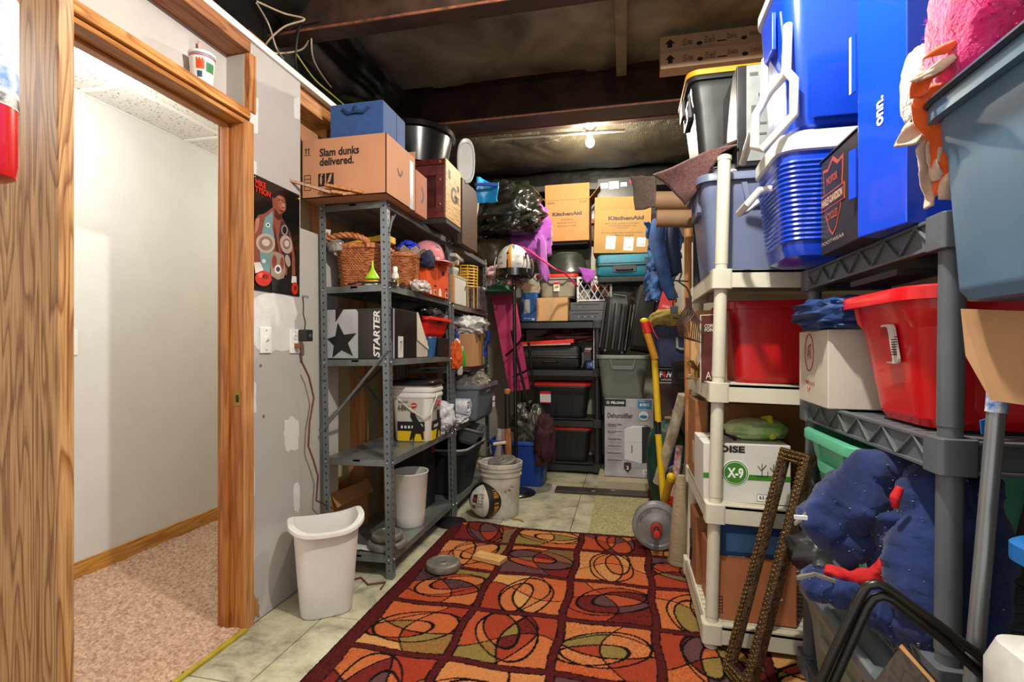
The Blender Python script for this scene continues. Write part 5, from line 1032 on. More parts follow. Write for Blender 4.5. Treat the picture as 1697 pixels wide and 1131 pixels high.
# blue product box beside it
t = carton('blue_product_box', 'blue and white printed product box beside the tan taped carton', (-.875, 4.76, T_), .15, .2, .27, mat('#2f68b4', .4, nz=.2, ns=14), tape=False)
decal(t, 'white_print', rect(.06, .13, -.02, .05), mat('#d9dde4', .5), (0, -.1, .09), FN); decal(t, 'white_print', rect(.03, .02, .04, -.07), WHITE, (0, -.1, .09), FN); text(t, 'multi reach', .07, .016, WHITE, (-.02, -.1, .03), FN, bold=.02)
t = thing('brown_envelope', 'brown triangular paper bag corner behind the helmet stand', 'paper bag', (-.86, 4.7, 1.66)); obj('sheet', G().prism([(-.1, .0), (.12, .04), (-.06, .1), (-.12, .1)], (0, 0, 0), *FN, .004), mat('#a88a6c', .8), t, smooth=0)
# planter upside down
c = atY(940, 447, 4.83)
t = thing('planter', 'dark round planter upside down on the beige bin', 'planter', (c.x, 4.83, T_+.218+.222)); obj('body', G().lathe([(.225, 0), (.23, .006), (.228, .02), (.195, .06), (.15, .19), (.14, .2), (.02, .2)], 40, sy=.72), mat('#2c302a', .25, nz=.1, coat=.4), t, smooth=40)
obj('foot_ring', G().tube([(.1*math.cos(a), .075*math.sin(a), .205) for a in [2*PI*i/24 for i in range(24)]], .008, 6, closed=True), mat('#55584c', .3), t)
# milk crate
cx, w, z, h = front(956, 1014, 458, 500, 4.62)
def crate():
    t = thing('milk_crate', 'white plastic lattice crate on the grey electronics stack', 'crate', (cx, 4.78, z)); m = mat('#c9c8c4', .4, nz=.03); d = .3
    g = G()
    for zz in (0, h-.02):
        g.box(-w/2, w/2, -d/2, -d/2+.012, zz, zz+.02); g.box(-w/2, w/2, d/2-.012, d/2, zz, zz+.02); g.box(-w/2, -w/2+.012, -d/2, d/2, zz, zz+.02); g.box(w/2-.012, w/2, -d/2, d/2, zz, zz+.02)
    g.box(-w/2, w/2, -d/2, d/2, 0, .006)
    for sx in (-1, 1):
        for sy in (-1, 1): g.cbox(sx*(w/2-.008), sy*(d/2-.008), h/2, .018, .018, h)
    obj('frame', g, m, t, smooth=0)
    nx = 5; cw = w/nx
    for i in range(nx):
        for (a, b) in (((i)*cw, (i+1)*cw), ((i+1)*cw, i*cw)):
            obj('lattice_bar', G().tube([(-w/2+a, -d/2+.006, .01), (-w/2+b, -d/2+.006, h*.5), (-w/2+a, -d/2+.006, h-.012)], .0055, 6), m, t)
    return t
crate()
for k, (dx, dz, s_, c_, nm) in enumerate([(-.08, .03, .09, '#d8cfc8', 'white'), (.02, .09, .07, '#b83a3a', 'red'), (.09, .04, .08, '#7d5a3c', 'brown'), (.0, .02, .08, '#30304a', 'dark'), (.09, .12, .06, '#caa83a', 'yellow')]):
    cloth('crate_item', nm+' lumpy bundle seen through the lattice of the white crate', 'bundle', (cx+dx, 4.72, z+dz), s_, .1, s_, mat(c_, .6, nz=.3, ns=30), seed=90+k, amp=.25, n=(24, 14))
for k, (px0, px1, y0, y1, lab) in enumerate([(942, 1004, 512, 528, 'grey disc player with buttons at the bottom of the electronics stack'), (944, 1005, 500, 511, 'slim dark grey video recorder on top of the disc player')]):
    cx_, w_, z_, h_ = front(px0, px1, y0, y1, 4.62); z_ = T_+.001 if k == 0 else T_+.092; h_ = .088 if k == 0 else z-(T_+.092)-.002
    t = thing('media_player', lab, 'electronics', (cx_+.005, 4.77, z_), group='electronics on the top black tier'); obj('case', G().box(-w_/2, w_/2, -.14, .14, 0, h_), mat('#4c5054', .45, .2, nz=.05), t, smooth=0, bevel=.003)
    obj('slot', G().cbox(-.02, -.141, h_*.7, w_*.7, .002, .006), INK, t, smooth=0)
    for i in range(6 if k == 0 else 2): obj('button', G().cbox(-.08+.03*i, -.142, h_*.4, .012, .004, .012 if k == 0 else .008), mat('#25282c' if i % 2 else '#7d8288', .4), t, smooth=0)
P4 = [atY(a_, b_, 4.585) for a_, b_ in ((957, 443), (986, 447), (984, 462), (972, 470))]
sheet('purple_cloth', 'small purple cloth draped over the corner of the white crate', 'cloth', lambda u, v: tuple((P4[0]*(1-u)+P4[1]*u)*(1-v)+(P4[3]*(1-u)+P4[2]*u)*v+Vector((0, .03*(1-v)**2, 0))), 12, 12, mat('#8a3f98', .95, nz=.1, bump=.4, bs=200), .008, seed=97, amp=.015, freq=12)
# magenta cloth over the helmet
t = cloth('purple_blanket', 'bright purple blanket hanging down behind the football helmet', 'blanket', (-.84, 4.55, 1.93), .36, .22, .5, mat('#8a3f98', .95, nz=.12, ns=6, bump=.4, bs=200, sheen=.4), seed=101, amp=.2, freq=1.8, folds=5, n=(60, 40))
c = atY(718+165, 408, 4.45)
tag(obj('blanket_tail', G().grid(lambda u, v: (-.78+.08*u+.05*v, 4.42+.03*math.sin(u*6+v*3), 2.12-.38*v+.02*math.sin(u*7)), 12, 20).disp(.01, 8, 4), mat('#8a3f98', .95, nz=.12, ns=6, bump=.4, bs=200, sheen=.4), solid=.012, smooth=70), 'bright purple cloth tail sliding down beside the dark planter', 'cloth')
# upper cartons
def kitchen(pxl, pxr, pt, pb, Y, dep, fl, lab, m, rotz=0, tx=None, roty=0):
    cx, w, z, h = front(pxl, pxr, pt, pb, Y); t = carton('brown_carton', lab, (cx, Y+dep/2, z), w, dep, h, m, open_=fl, rz=rotz, rot=(0, roty, rotz) if roty else None); return t, w, h, z
t, w, h, zk1 = kitchen(903, 977, 331, 400, 4.75, .3, {'-y': (2, .145), '+y': (20, .1), '-x': (40, .15), '+x': (40, .15)}, 'open mixer carton printed in bold letters with a raised front flap', mat('#a0713f', .8, nz=.05, ns=6))
text(t, 'KitchenAid', w*.66, .036, mat('#221a14', .6, nz=0), (0, -.15, h*.66), FN, bold=.05)
for k, s_ in enumerate(('STAND MIXER', 'BATTEUR SUR SOCLE', 'BATIDORA CON BASE')): text(t, s_, w*(.28, .42, .42)[k], .014, mat('#3c2e20', .6, nz=0), (0, -.15, h*.52-.03*k), FN, bold=.01)
for s in (-1, 1): decal(t, 'printed_marks', rect(.07, .014), mat('#2c2118', .6, nz=.9, ns=160, col2='#8c6238'), (s*w*.36, -.15, h*.93), FN)
decal(t, 'flap_crease', rect(w*.98, .003), mat('#6a4824', .8), (0, -.1503, h-.002), FN)
obj('base_support', G().box(-w/2+.02, w/2-.02, -.1, .14, -.02, 0), DK, t, smooth=0)
t, w, h, zk2 = kitchen(983, 1078, 347, 420, 4.72, .28, {'-y': (14, .11), '+y': (5, .08)}, 'wide mixer carton with three white shipping labels above the teal suitcase', mat('#98743f', .8, nz=.05, ns=6), roty=.03)
text(t, 'KitchenAid', w*.62, .038, mat('#221a14', .6, nz=0), (.03, -.14, h*.8), FN, bold=.05)
for k, (s_, ww) in enumerate((('METAL FOOD GRINDER ATTACHMENT', .6), ('+ ACCESSOIRE POUR BATTEUR', .5), ('+ QUANTITY 1', .25), ('MACHINE A EXPRESSO SEMI-AUTOMATIQUE EN METAL', .72), ('+ MOULIN', .4))): text(t, s_, w*ww, .011, mat('#3c2e20', .6, nz=0), (0, -.14, h*.68-.022*k-(.02 if k > 2 else 0)), FN, bold=.01)
for k, (x, z_, s_) in enumerate([(-.1, .1, (.085, .12)), (.06, .085, (.085, .12)), (.17, .1, (.075, .08))]):
    decal(t, 'shipping_label', rect(*s_), mat('#dedbd2', .6, nz=.02), (x, -.14, z_), (Vector((1, 0, -.06)).normalized(), Vector((.06, 0, 1)).normalized()), t=.0015, label='white shipping label')
    for i in range(9): decal(t, 'bar_code', rect(.003 if i % 3 else .0015, .02), INK, (x-.025+.006*i, -.14, z_-s_[1]*.28), FN, t=.0024)
    text(t, 'SHIP TO\nSTORE ROOM', s_[0]*.7, s_[1]*.3, mat('#4a4a48', .6, nz=0), (x, -.14, z_+s_[1]*.18), FN, off=.0026)
cx, w, z, h = front(990, 1056, 300, 322, 4.9)
t = carton('appliance_box', 'black printed pan box showing silver pots behind the mixer cartons', (cx, 4.95, z-.25), w, .12, h+.28, mat('#1e1e20', .35, nz=.1), tape=False)
for k, (x, rw, rh) in enumerate([(-.12, .07, .05), (-.03, .09, .07), (.06, .06, .04)]): decal(t, 'pot_print', [(-rw/2, -rh/2), (rw/2, -rh/2), (rw/2, rh/2), (-rw/2, rh/2)], mat('#b9b7b0', .3, .3, nz=.3, ns=30), (x, -.06, h+.21), FN)
text(t, 'Kitch', .07, .03, mat('#c8202c', .5, nz=0), (.15, -.06, h+.23), FN, bold=.02)
# supports for the upper cartons
tag(obj('stacked_boxes', G().box(-.75, -.33, 4.99, 5.1, 1.388, zk1-.021), mat('#35302a', .8), smooth=0), 'dark carton standing behind the planter under the mixer carton', 'cardboard box')
# teal suitcase
cx, w, z, h = front(987, 1076, 421, 458, 4.5)
t = suitcase('suitcase', 'teal suitcase with black trim lying flat above the black luggage', (cx+.02, 4.72, z), w*1.03, .42, h, mat('#0f6a80', .6, nz=.1, bump=.3, bs=300), trim='#141414')
obj('corner_patch', G().box(w/2-.06, w/2+.02, -.214, -.15, .02, h-.03), mat('#173238', .5), t, smooth=0, bevel=.008)
obj('handle_plate', G().box(-.1, .1, -.216, -.208, h*.2, h*.5), DK, t, smooth=0, bevel=.003)
obj('dark_base', G().box(-w/2, w/2+.01, -.2, .2, -.05, .0), mat('#15181a', .6), t, smooth=0, bevel=.01)
t = cloth('grey_towel', 'dusty mauve towel squeezed behind the black luggage', 'towel', (-.13, 4.86, 1.55), .4, .2, .2, mat('#6a5c60', .95, nz=.1), seed=107, amp=.2, n=(30, 20))
# grey tote on dehumidifier box
cx, w, z, h = front(1002, 1083, 663, 792, 4.3); zb = .072
t = carton('dehumidifier_box', 'printed dehumidifier box on the beige grille below the grey bin', (cx, 4.3+.18, zb), w, .36, .645, mat('#9b9aa2', .4, nz=.1, ns=9, col2='#b9b8bd'), tape=False); Fy = -.18; BH = .645
decal(t, 'brand_band', rect(w*.44, .06), INK, (-w*.28, Fy, BH-.032), FN); text(t, 'PELONIS', w*.27, .022, WHITE, (-w*.23, Fy, BH-.032), FN, bold=.03, off=.0025); decal(t, 'emblem', ell(.03, .03, n=14), mat('#9a9a9a', .5, nz=0), (-w*.43, Fy, BH-.032), FN, t=.003)
decal(t, 'blue_panel', rect(w*.28, .075), mat('#2f7fb0', .5, nz=.05), (w*.32, Fy, BH-.04), FN); text(t, '40 PINTS', w*.2, .025, WHITE, (w*.32, Fy, BH-.045), FN, bold=.03, off=.0025); text(t, 'REMOVES UP TO', w*.22, .01, WHITE, (w*.32, Fy, BH-.015), FN, off=.0025)
text(t, 'Dehumidifier', w*.52, .042, mat('#1d1d22', .5, nz=0), (-w*.18, Fy, BH*.785), FN, bold=.025)
decal(t, 'round_badge', ell(.09, .09, n=26), mat('#6a9c5a', .5, nz=0), (w*.3, Fy, BH*.79), FN); decal(t, 'round_badge', ell(.078, .078, n=26), mat('#d4e0e6', .5, nz=0), (w*.3, Fy, BH*.79), FN, t=.002); decal(t, 'round_badge', ell(.06, .03, 0, -.008, n=20), mat('#2f7fb0', .5, nz=.3, ns=60), (w*.3, Fy, BH*.79), FN, t=.0028)
for k, s_ in enumerate(('Adjustable Digital\nHumidistat', 'Low Temperature\nOperation', 'Washable Filter', 'Ultra-Quiet Operation', 'Bucket-Full Indicator', 'Auto-Defrost')):
    text(t, s_, w*.3, .026 if '\n' in s_ else .013, mat('#2c2c34', .5, nz=0), (-w*.29, Fy, BH*(.66-.09*k)), FN, bold=.03)
    text(t, 'maintains the level set', w*.3, .007, mat('#5c5c66', .5, nz=0), (-w*.29, Fy, BH*(.66-.09*k)-.024), FN)
decal(t, 'product_print', [(-.09, -.13), (.05, -.16), (.05, .14), (-.09, .12)], mat('#d5d7da', .4, nz=0), (w*.14, Fy, BH*.43), FN, t=.0016); decal(t, 'product_print', [(.05, -.16), (.115, -.145), (.12, .135), (.09, .155), (.05, .145)], mat('#262228', .4, nz=0), (w*.14, Fy, BH*.43), FN, t=.0016)
decal(t, 'product_print', [(-.09, .12), (.05, .14), (.10, .145), (-.02, .148)], mat('#eceef0', .4, nz=0), (w*.14, Fy, BH*.43), FN, t=.002); decal(t, 'product_print', rect(.006, .07), INK, (w*.14-.03, Fy, BH*.36), FN, t=.003); decal(t, 'product_print', rect(.14, .002, -.02, .0), mat('#a5a8ac', .5, nz=0), (w*.14, Fy, BH*.45), FN, t=.0026)
decal(t, 'shield_print', [(-.03, .04), (0, .045), (.03, .04), (.03, -.01), (0, -.045), (-.03, -.01)], mat('#3c2c22', .5, nz=0), (-.01, Fy, BH*.12), FN); text(t, '2', .02, .03, WHITE, (-.01, Fy, BH*.12), FN, bold=.03, off=.003); text(t, 'YEAR PROTECTION', w*.18, .008, mat('#44444c', .5, nz=0), (w*.16, Fy, BH*.12), FN)
decal(t, 'blue_mark', rect(.036, .036), mat('#2f9ad0', .5, nz=0), (w*.4, Fy, BH*.2), FN)
decal(t, 'bar_code_patch', rect(.065, .035), WHITE, (w*.37, Fy, BH*.075), FN)
for i in range(9): decal(t, 'bar_code', rect(.0035 if i % 3 else .0018, .024), INK, (w*.37-.025+.006*i, Fy, BH*.075), FN, t=.0022)
cx2, w2, z2, h2 = front(987, 1078, 588, 662, 4.28)
t = tote('storage_bin', 'medium grey bin without lid stacked on the dehumidifier box', (cx2, 4.47, zb+.648), w2*1.0, .4, .36, mat('#6e706a', .42, nz=.05), tp=.035, grip=('-y',), lip=.016)
# luggage standing on the grey tote
zt_ = zb+.648+.362
t = thing('luggage', 'ribbed hardshell black suitcase standing in the grey bin below the teal suitcase', 'suitcase', (cx2-.09, 4.45, zt_), rot=(0, .13, 0))
HS = mat('#1b1c1c', .35, nz=.1, ns=9)
obj('shell', G().loft([[(x, y, z) for x, y in rrect(a, b, .05, 5)] for a, b, z in ((.2, .28, .02), (.24, .32, .045), (.24, .32, .44), (.22, .3, .48))]), HS, t, smooth=40)
for k in range(9): obj('rib', G().tube([(-.105+.026*k, -.163, .05), (-.105+.026*k, -.163, .43)], .007, 6), HS if k % 2 else mat('#5c5c58', .35, .3), t)
for s in (-1, 1): obj('wheel', G().lathe([(.022, 0), (.024, .004), (.024, .02), (.022, .024)], 18).xf(Matrix.Translation((s*.07, -.145, .022)) @ Matrix.Rotation(PI/2, 4, 'Y')), BLK, t)
obj('top_handle', G().tube([(-.06, -.05, .48), (-.05, -.05, .51), (.05, -.05, .51), (.06, -.05, .48)], .007, 8), mat('#2c5a34', .4), t)
t = thing('luggage', 'tall soft black fabric suitcase leaning beside the ribbed one', 'suitcase', (cx2+.15, 4.5, zt_), rot=(0, .16, 0))
SF = mat('#1a1c1a', .75, nz=.2, bump=.4, bs=300)
obj('shell', G().loft([[(x, y, z) for x, y in rrect(a, b, .04, 5)] for a, b, z in ((.18, .3, .02), (.22, .36, .04), (.23, .37, .52), (.2, .34, .575))]), SF, t, smooth=40)
obj('pocket', G().loft([[(x-.02, y-.17, z) for x, y in rrect(.13, .05, .015, 4)] for z in (.07, .09, .48, .5)]), SF, t, smooth=30); obj('piping', G().tube([(.075, -.19, .04), (.078, -.19, .5), (.06, -.18, .55)], .005, 6), mat('#3a3c38', .4), t)
obj('grip_tube', G().tube([(-.1, -.175, .03), (-.095, -.175, .5)], .006, 6), mat('#4a4a46', .4, .3), t)
for z_ in (.12, .45): obj('rivet', G().sph((.05, -.19, z_), .006, 8, 5), mat('#9a9a90', .3, .8), t)
# beige grille board and dark plank on the floor
g = G(); x0, x1 = atY(990, 810, 4.15).x, atY(1093, 810, 4.15).x
t = thing('grille_stand', 'low beige slotted stand holding the dehumidifier box', 'stand', ((x0+x1)/2, 4.15, 0)); W_ = x1-x0
g.box(-W_/2, W_/2, -.012, .0, 0, .07); g.box(-W_/2, W_/2, 0, .62, .055, .064); g.box(-W_/2, W_/2, .6, .62, 0, .055); obj('frame', g, mat('#b3a98e', .5, nz=.05), t, smooth=0)
g = G()
for k in range(22): obj('slat', G().box(-W_/2+.02+k*.021, -W_/2+.031+k*.021, .0, .15, .064, .07), mat('#b3a98e', .5, nz=.05), t, smooth=0)
x0, x1 = atY(920, 800, 4.0).x, atY(1094, 810, 3.98).x
t = thing('dark_board', 'dark brown board lying flat on the floor before the black shelving', 'board', ((x0+x1)/2, 4.03, .001)); obj('plank', G().box(-(x1-x0)/2, (x1-x0)/2, -.07, .07, 0, .02), mat('#3a3430', .45, nz=.25, ns=12), t, smooth=0, bevel=.003)
for s in (-.1, .05): obj('screw_tag', G().cbox(s, -.03+.06*(s > 0), .021, .03, .01, .003), mat('#c9c4b8', .4), t, smooth=0)
# ------------------------------------------------------------------ helmet stand, helmet, pink folding seat, etc.
c = atZ(858, 818, 0); bx, by = c.x-.01, c.y
t = thing('helmet_stand', 'tall black pole stand with hooks and a round tray holding the helmet', 'coat stand', (bx, by, 0))
PB = mat('#111111', .25, nz=.05, coat=.4); zt2 = atY(850, 460, by).z
obj('base', G().lathe([(.14, 0), (.15, .006), (.145, .014), (.1, .03), (.05, .04), (.02, .05)], 40), PB, t, smooth=60)
obj('pole', G().tube([(0, 0, .04), (-.02, 0, zt2-.02)], .014, 14), PB, t)
obj('collar', G().lathe([(.022, 0), (.022, .03), (.017, .04)], 14).xf(Matrix.Translation((-.018, 0, zt2-.1))), PB, t)
obj('tray', G().lathe([(.02, -.02), (.13, -.015), (.15, 0), (.15, .055), (.142, .055), (.14, .005), (.02, .0)], 36).xf(Matrix.Translation((-.02, 0, zt2))), PB, t, smooth=40)
for k in range(6):
    a = 2*PI*k/6+.4; ca, sa = math.cos(a), math.sin(a); P_ = lambda r, z: (-.02+r*ca, r*sa, zt2+z)
    obj('hook', G().tube([P_(.13, .13), P_(.14, .16), P_(.155, .1), P_(.152, .04), P_(.155, 0), P_(.19, -.03), P_(.225, -.01), P_(.235, .02)], .006, 7), PB if k % 3 else mat('#8d8a84', .25, .8), t); obj('hook_ball', G().sph(P_(.14, .165), .011, 10, 6), PB, t)
t = thing('football_helmet', 'white football helmet with an orange centre stripe and scribbled signatures', 'helmet', (bx-.025, by, zt2+.008))
HM = mat('#d8d6d0', .25, nz=.03, coat=.5)
def hpt(a, b, r=1.0):   # a across (0 = near centre), b up
    return (.125*r*math.sin(a)*math.cos(b), -.15*r*math.cos(a)*math.cos(b), .10+.145*r*math.sin(b))
obj('shell', G().grid(lambda u, v: hpt(-PI*.93+PI*1.86*u, -.75+(PI/2+.74)*v), 40, 20), HM, t, smooth=60, solid=.005)
obj('center_stripe', G().grid(lambda u, v: hpt(-.13+.26*u, -.6+(PI/2+.5)*v, 1.03), 4, 18), mat('#d98a18', .4, nz=.03), t, smooth=60, solid=.002)
for s in (-1, 1): obj('side_stripe', G().grid(lambda u, v: hpt(s*(.3+.3*v*(u-.5)), .62+.42*v, 1.035), 4, 8), mat('#1a8a94', .4, nz=.03), t, smooth=60, solid=.002)
for k, (a, b) in enumerate([(-.6, .2), (.55, .25), (.6, -.15), (-.55, -.1)]): 
    q = [hpt(a-.14+.04*i, b+.06*math.sin(i*2.1+k), 1.05) for i in range(8)]; obj('signature', G().tube(q, .0012, 4), INK, t)
obj('padding', G().sph((0, .02, .1), .1, 14, 8, 1, 1, 1), DK, t)
c = atY(842, 420, 4.0)
t = cloth('santa_hat', 'red and white plush cloth piled behind the helmet stand', 'cloth', (-1.0, 4.25, 1.66), .3, .24, .2, mat('#a81c34', .9, nz=.3, ns=9, col2='#d8cfd2', bump=.5, bs=90), seed=121, amp=.3, freq=2.2, n=(48, 30))
t = thing('brimmed_hat', 'green brimmed cap under the red and white plush cloth', 'cap', (-1.03, 4.13, 1.60)); obj('brim', G().lathe([(.1, 0), (.14, .004), (.14, .012), (.09, .03), (.08, .06), (.02, .07)], 28), mat('#2a6a50', .8, nz=.1), t)
A, B = atY(893, 425, 4.3), atY(950, 470, 4.3)
tag(obj('lanyard', G().tube([atY(862, 408, 4.3), atY(880, 418, 4.3), (A+B)/2, atY(935, 452, 4.45), atY(958, 475, 4.55)], .009, 6), mat('#c8205a', .6)), 'hot pink strap running from the helmet across to the beige bin', 'strap')
# bags on the far corner above shelf
t = cloth('brown_bag', 'olive brown plastic bag under the shiny garbage bag', 'bag', (-1.15, 4.42, 1.83), .3, .35, .3, mat('#3c3420', .35, nz=.2, bump=.5, bs=20), seed=125, amp=.2, n=(32, 20))
# pink folding seat standing on end
t = thing('pink_lounger', 'pink folding seat panel with ribbed top standing behind the pole', 'folding chair', (-.99, 4.42, 0))
PKM = mat('#b0285c', .6, nz=.08, ns=8)
pa_ = [atY(812, 478, 4.3), atY(850, 478, 4.3), atY(878, 645, 4.3), atY(845, 650, 4.3)]
pf = lambda u, v: tuple(((pa_[0]*(1-u)+pa_[1]*u)*(1-v)+(pa_[3]*(1-u)+pa_[2]*u)*v)-Vector((-.99, 4.42, 0))+Vector((0, -.006*(int(u*20) % 2) if v < .45 else 0, 0)))
obj('seat_panel', G().grid(pf, 40, 16), PKM, t, smooth=0, solid=.03)
p2 = [atY(842, 520, 4.22), atY(856, 510, 4.22), atY(878, 632, 4.22), atY(862, 645, 4.22)]
obj('side_panel', G().prism([(0, 0), (1, 0), (1, 1), (0, 1)], (0, 0, 0), Vector((.001, 0, 0)), Vector((0, 0, .001)), .001), PKM, t) if False else None
TB = mat('#1d1a17', .3, .4)
t2 = thing('folding_chair', 'black bent-tube folding chair frame leaning against the pink seat', 'folding chair', (-.8, 4.1, 0))
def tubepx(par, pts, r, m, Y, name='tube_frame'):
    o = par.location; q = [atY(a, b, Y if not isinstance(Y, list) else Y[i])-Vector(o) for i, (a, b) in enumerate(pts)]; return obj(name, G().tube(q, r, 8), m, par)
tubepx(t2, [(848, 548), (854, 580), (862, 615), (870, 650), (878, 680)], .012, TB, 4.1); tubepx(t2, [(876, 568), (879, 600), (884, 640), (888, 660), (878, 674), (862, 680)], .012, TB, 4.12)
tubepx(t2, [(838, 590), (850, 580), (862, 566), (868, 555)], .010, TB, 4.14); tubepx(t2, [(850, 625), (868, 617), (880, 610), (884, 600)], .010, TB, 4.14)
t = cloth('netted_bag', 'clear black-edged plastic bag slumped on the blue bin', 'bag', (-.80, 4.2, .3), .24, .26, .36, mat('#4c4942', .3, nz=.5, ns=30, bump=.8, bs=30, coat=.3), seed=131, amp=.28, freq=2.4, folds=8, n=(44, 28))
t = cloth('maroon_jacket', 'dark maroon jacket draped over the corner of the blue bin', 'jacket', (-.63, 4.06, .2), .15, .26, .38, mat('#3c1420', .95, nz=.15, bump=.4, bs=150), seed=133, amp=.22, freq=2, folds=6, n=(48, 32))
cx, w, z, h = front(806, 893, 728, 805, 3.96)
t = tote('storage_bin', 'royal blue open bin on the floor behind the white bucket', (-.86, 4.22, 0.001), .50, .36, .375, mat('#163f96', .4, nz=.05), tp=.03, grip=())
tag(obj('paper_roll', G().tube([(-1.02, 4.08, .16), (-1.0, 4.12, .46)], .05, 20), mat('#b9a9a0', .6)), 'pale roll standing in the blue bin behind the baseball bat', 'roll'); tag(obj('paper_roll', G().tube([(-.93, 4.1, .16), (-.92, 4.14, .44)], .045, 20), mat('#a89a98', .6)), 'second pale roll standing in the blue bin beside the netted bag', 'roll')
# bat
A, B = atY(843, 758, 3.82), atY(841, 645, 3.9)
t = thing('baseball_bat', 'wooden baseball bat with black taped grip standing upside up', 'baseball bat', (A.x, 3.82, A.z-.16)); L_ = (B-A).length+.16
obj('barrel', G().lathe([(.02, 0), (.026, .01), (.0255, .3), (.023, .4)], 20), wood('#b87844', '#8f5528', 'z', 3, .4), t); obj('grip', G().lathe([(.0235, .31), (.0235, .4), (.021, .5), (.02, L_-.04)], 20), mat('#161616', .5), t); obj('knob', G().lathe([(.018, L_-.045), (.022, L_-.03), (.026, L_-.015), (.024, L_-.004), (.012, L_)], 20), wood('#c08850', '#9c6434', 'z', 3, .4), t); t.rotation_euler = (-.05, -.03, 0)
# bucket
c = atZ(822, 862, 0)
t = thing('bucket', 'dirty white plastic bucket with wire handle on the concrete', 'bucket', (c.x, c.y+.13, 0.001)); BKM = mat('#cfcbc0', .45, nz=.12, ns=9, col2='#a8a294')
obj('body', G().lathe([(.118, 0), (.122, .006), (.136, .27), (.145, .275), (.145, .285), (.138, .288), (.139, .305), (.147, .31), (.147, .325), (.14, .33), (.15, .335), (.15, .36), (.142, .362), (.138, .35), (.118, .02)], 44), BKM, t, smooth=40)
obj('wire_handle', G().tube([(-.148, -.02, .32), (-.16, -.05, .36), (-.12, -.08, .43), (-.03, -.06, .49), (.0, -.05, .5)], .003, 6), mat('#8c8a84', .3, .8), t); obj('handle_grip', G().tube([(-.035, -.062, .487), (.05, -.05, .5)], .011, 10), mat('#c9b79a', .5), t); obj('handle_ear', G().sph((-.148, -.02, .32), .014, 10, 6), BKM, t)
for k in range(7): rr = random.Random(k); a = -PI/2+rr.uniform(-.2, .9); zz = rr.uniform(.08, .22); text(t, 'tf~k'[k % 4]*2, .02, .014, mat('#55504a', .8, nz=0), (.132*math.cos(a), .132*math.sin(a), zz), (Vector((-math.sin(a), math.cos(a), 0)), Vector((0, 0, 1))), off=.001)
plate('weight_plate', 'grey weight plate sticking out of the white bucket', (c.x+.01, c.y+.14, .335), .1, .04, rot=(.15, -.1, 0))
# basketball
c = atZ(805, 862, 0); R_ = .118
t = thing('basketball', 'black and white autographed basketball on the floor before the bucket', 'basketball', (c.x-.01, c.y+.06, R_+.002))
def ballpt(th, ph, r=R_): return (r*math.sin(th)*math.cos(ph), -r*math.cos(th)*math.cos(ph), r*math.sin(ph))
obj('ball', G().sph((0, 0, 0), R_, 40, 26), mat('#131211', .5, nz=.1, bump=.5, bs=400), t, smooth=80)
obj('white_panel', G().grid(lambda u, v: ballpt(-.28+(u-.5)*1.35*math.sqrt(max(0, 1-(2*v-1)**2)), (v-.5)*2.3+.0, R_+.0012), 24, 24), mat('#cfcabf', .5, nz=.05, bump=.4, bs=400), t, smooth=80)
obj('photo_patch', G().grid(lambda u, v: ballpt(-.6+.3*u, .05+.42*v, R_+.003), 6, 6), INK, t); obj('photo_figure', G().grid(lambda u, v: ballpt(-.5+.12*u, .12+.2*v, R_+.0045), 6, 6), mat('#b04a34', .5, nz=.3, ns=60), t); obj('photo_patch', G().grid(lambda u, v: ballpt(-.62+.2*u, -.3+.2*v, R_+.003), 6, 6), mat('#6b4a22', .5, nz=.5, ns=80), t)
for k in range(5): th = -.12+.0*k; ph = .5-.16*k; O = Vector(ballpt(th, ph, R_+.003)); n_ = O.normalized(); rt = Vector((math.cos(th), math.sin(th), 0)); text(t, ('scribble', 'for Al', 'Gary', 'KING', 'THE WAY 41')[k], .055, .016, mat('#2c2a28', .5, nz=0), O, (rt, n_.cross(rt)), off=.002)
for k, s_ in enumerate('THE KING'):
    if s_ != ' ': ph = .72-.19*k; th = .85; O = Vector(ballpt(th, ph, R_+.002)); n_ = O.normalized(); rt = Vector((0, 0, -1)); rt = (rt-n_*rt.dot(n_)).normalized(); text(t, s_, .018, .034, mat('#c8862c', .5, nz=0), O, (rt, n_.cross(rt)), bold=.04, off=.001)
for a in (0, PI/2): obj('seam', G().tube([(R_*1.002*math.cos(x)*math.cos(a), R_*1.002*math.cos(x)*math.sin(a), R_*1.002*math.sin(x)) for x in [2*PI*i/48 for i in range(48)]], .0016, 5, closed=True), mat('#4a3c20', .4), t)
tag(obj('dry_leaf', G().prism([(-.05, 0), (-.02, .02), (.02, .012), (.05, -.03), (.045, -.04), (.01, -.01), (-.03, -.012)], (0, 0, .0), *FT, .003), mat('#8c7440', .8), loc=tuple(atZ(858, 862, .002)), smooth=0), 'small brown dry scrap on the concrete right of the bucket', 'scrap')
# carpet remnant at the back
q = [atZ(960, 885, .003), atZ(1135, 892, .003), atZ(1105, 815, .003), atZ(975, 815, .003)]
x0, x1, yA, yB = -.22, .36, 3.13, 3.95
g = G().grid(lambda u, v: (x0+(x1-x0)*u, yA+(yB-yA)*v, .006+random.uniform(-.002, .002)), 110, 160)
tag(obj('carpet_remnant', g, mat('#c0b888', .95, nz=.3, ns=90, col2='#7d7650', bump=.6, bs=300), smooth=70), 'flat olive beige carpet remnant between the rug and the black shelving', 'carpet')
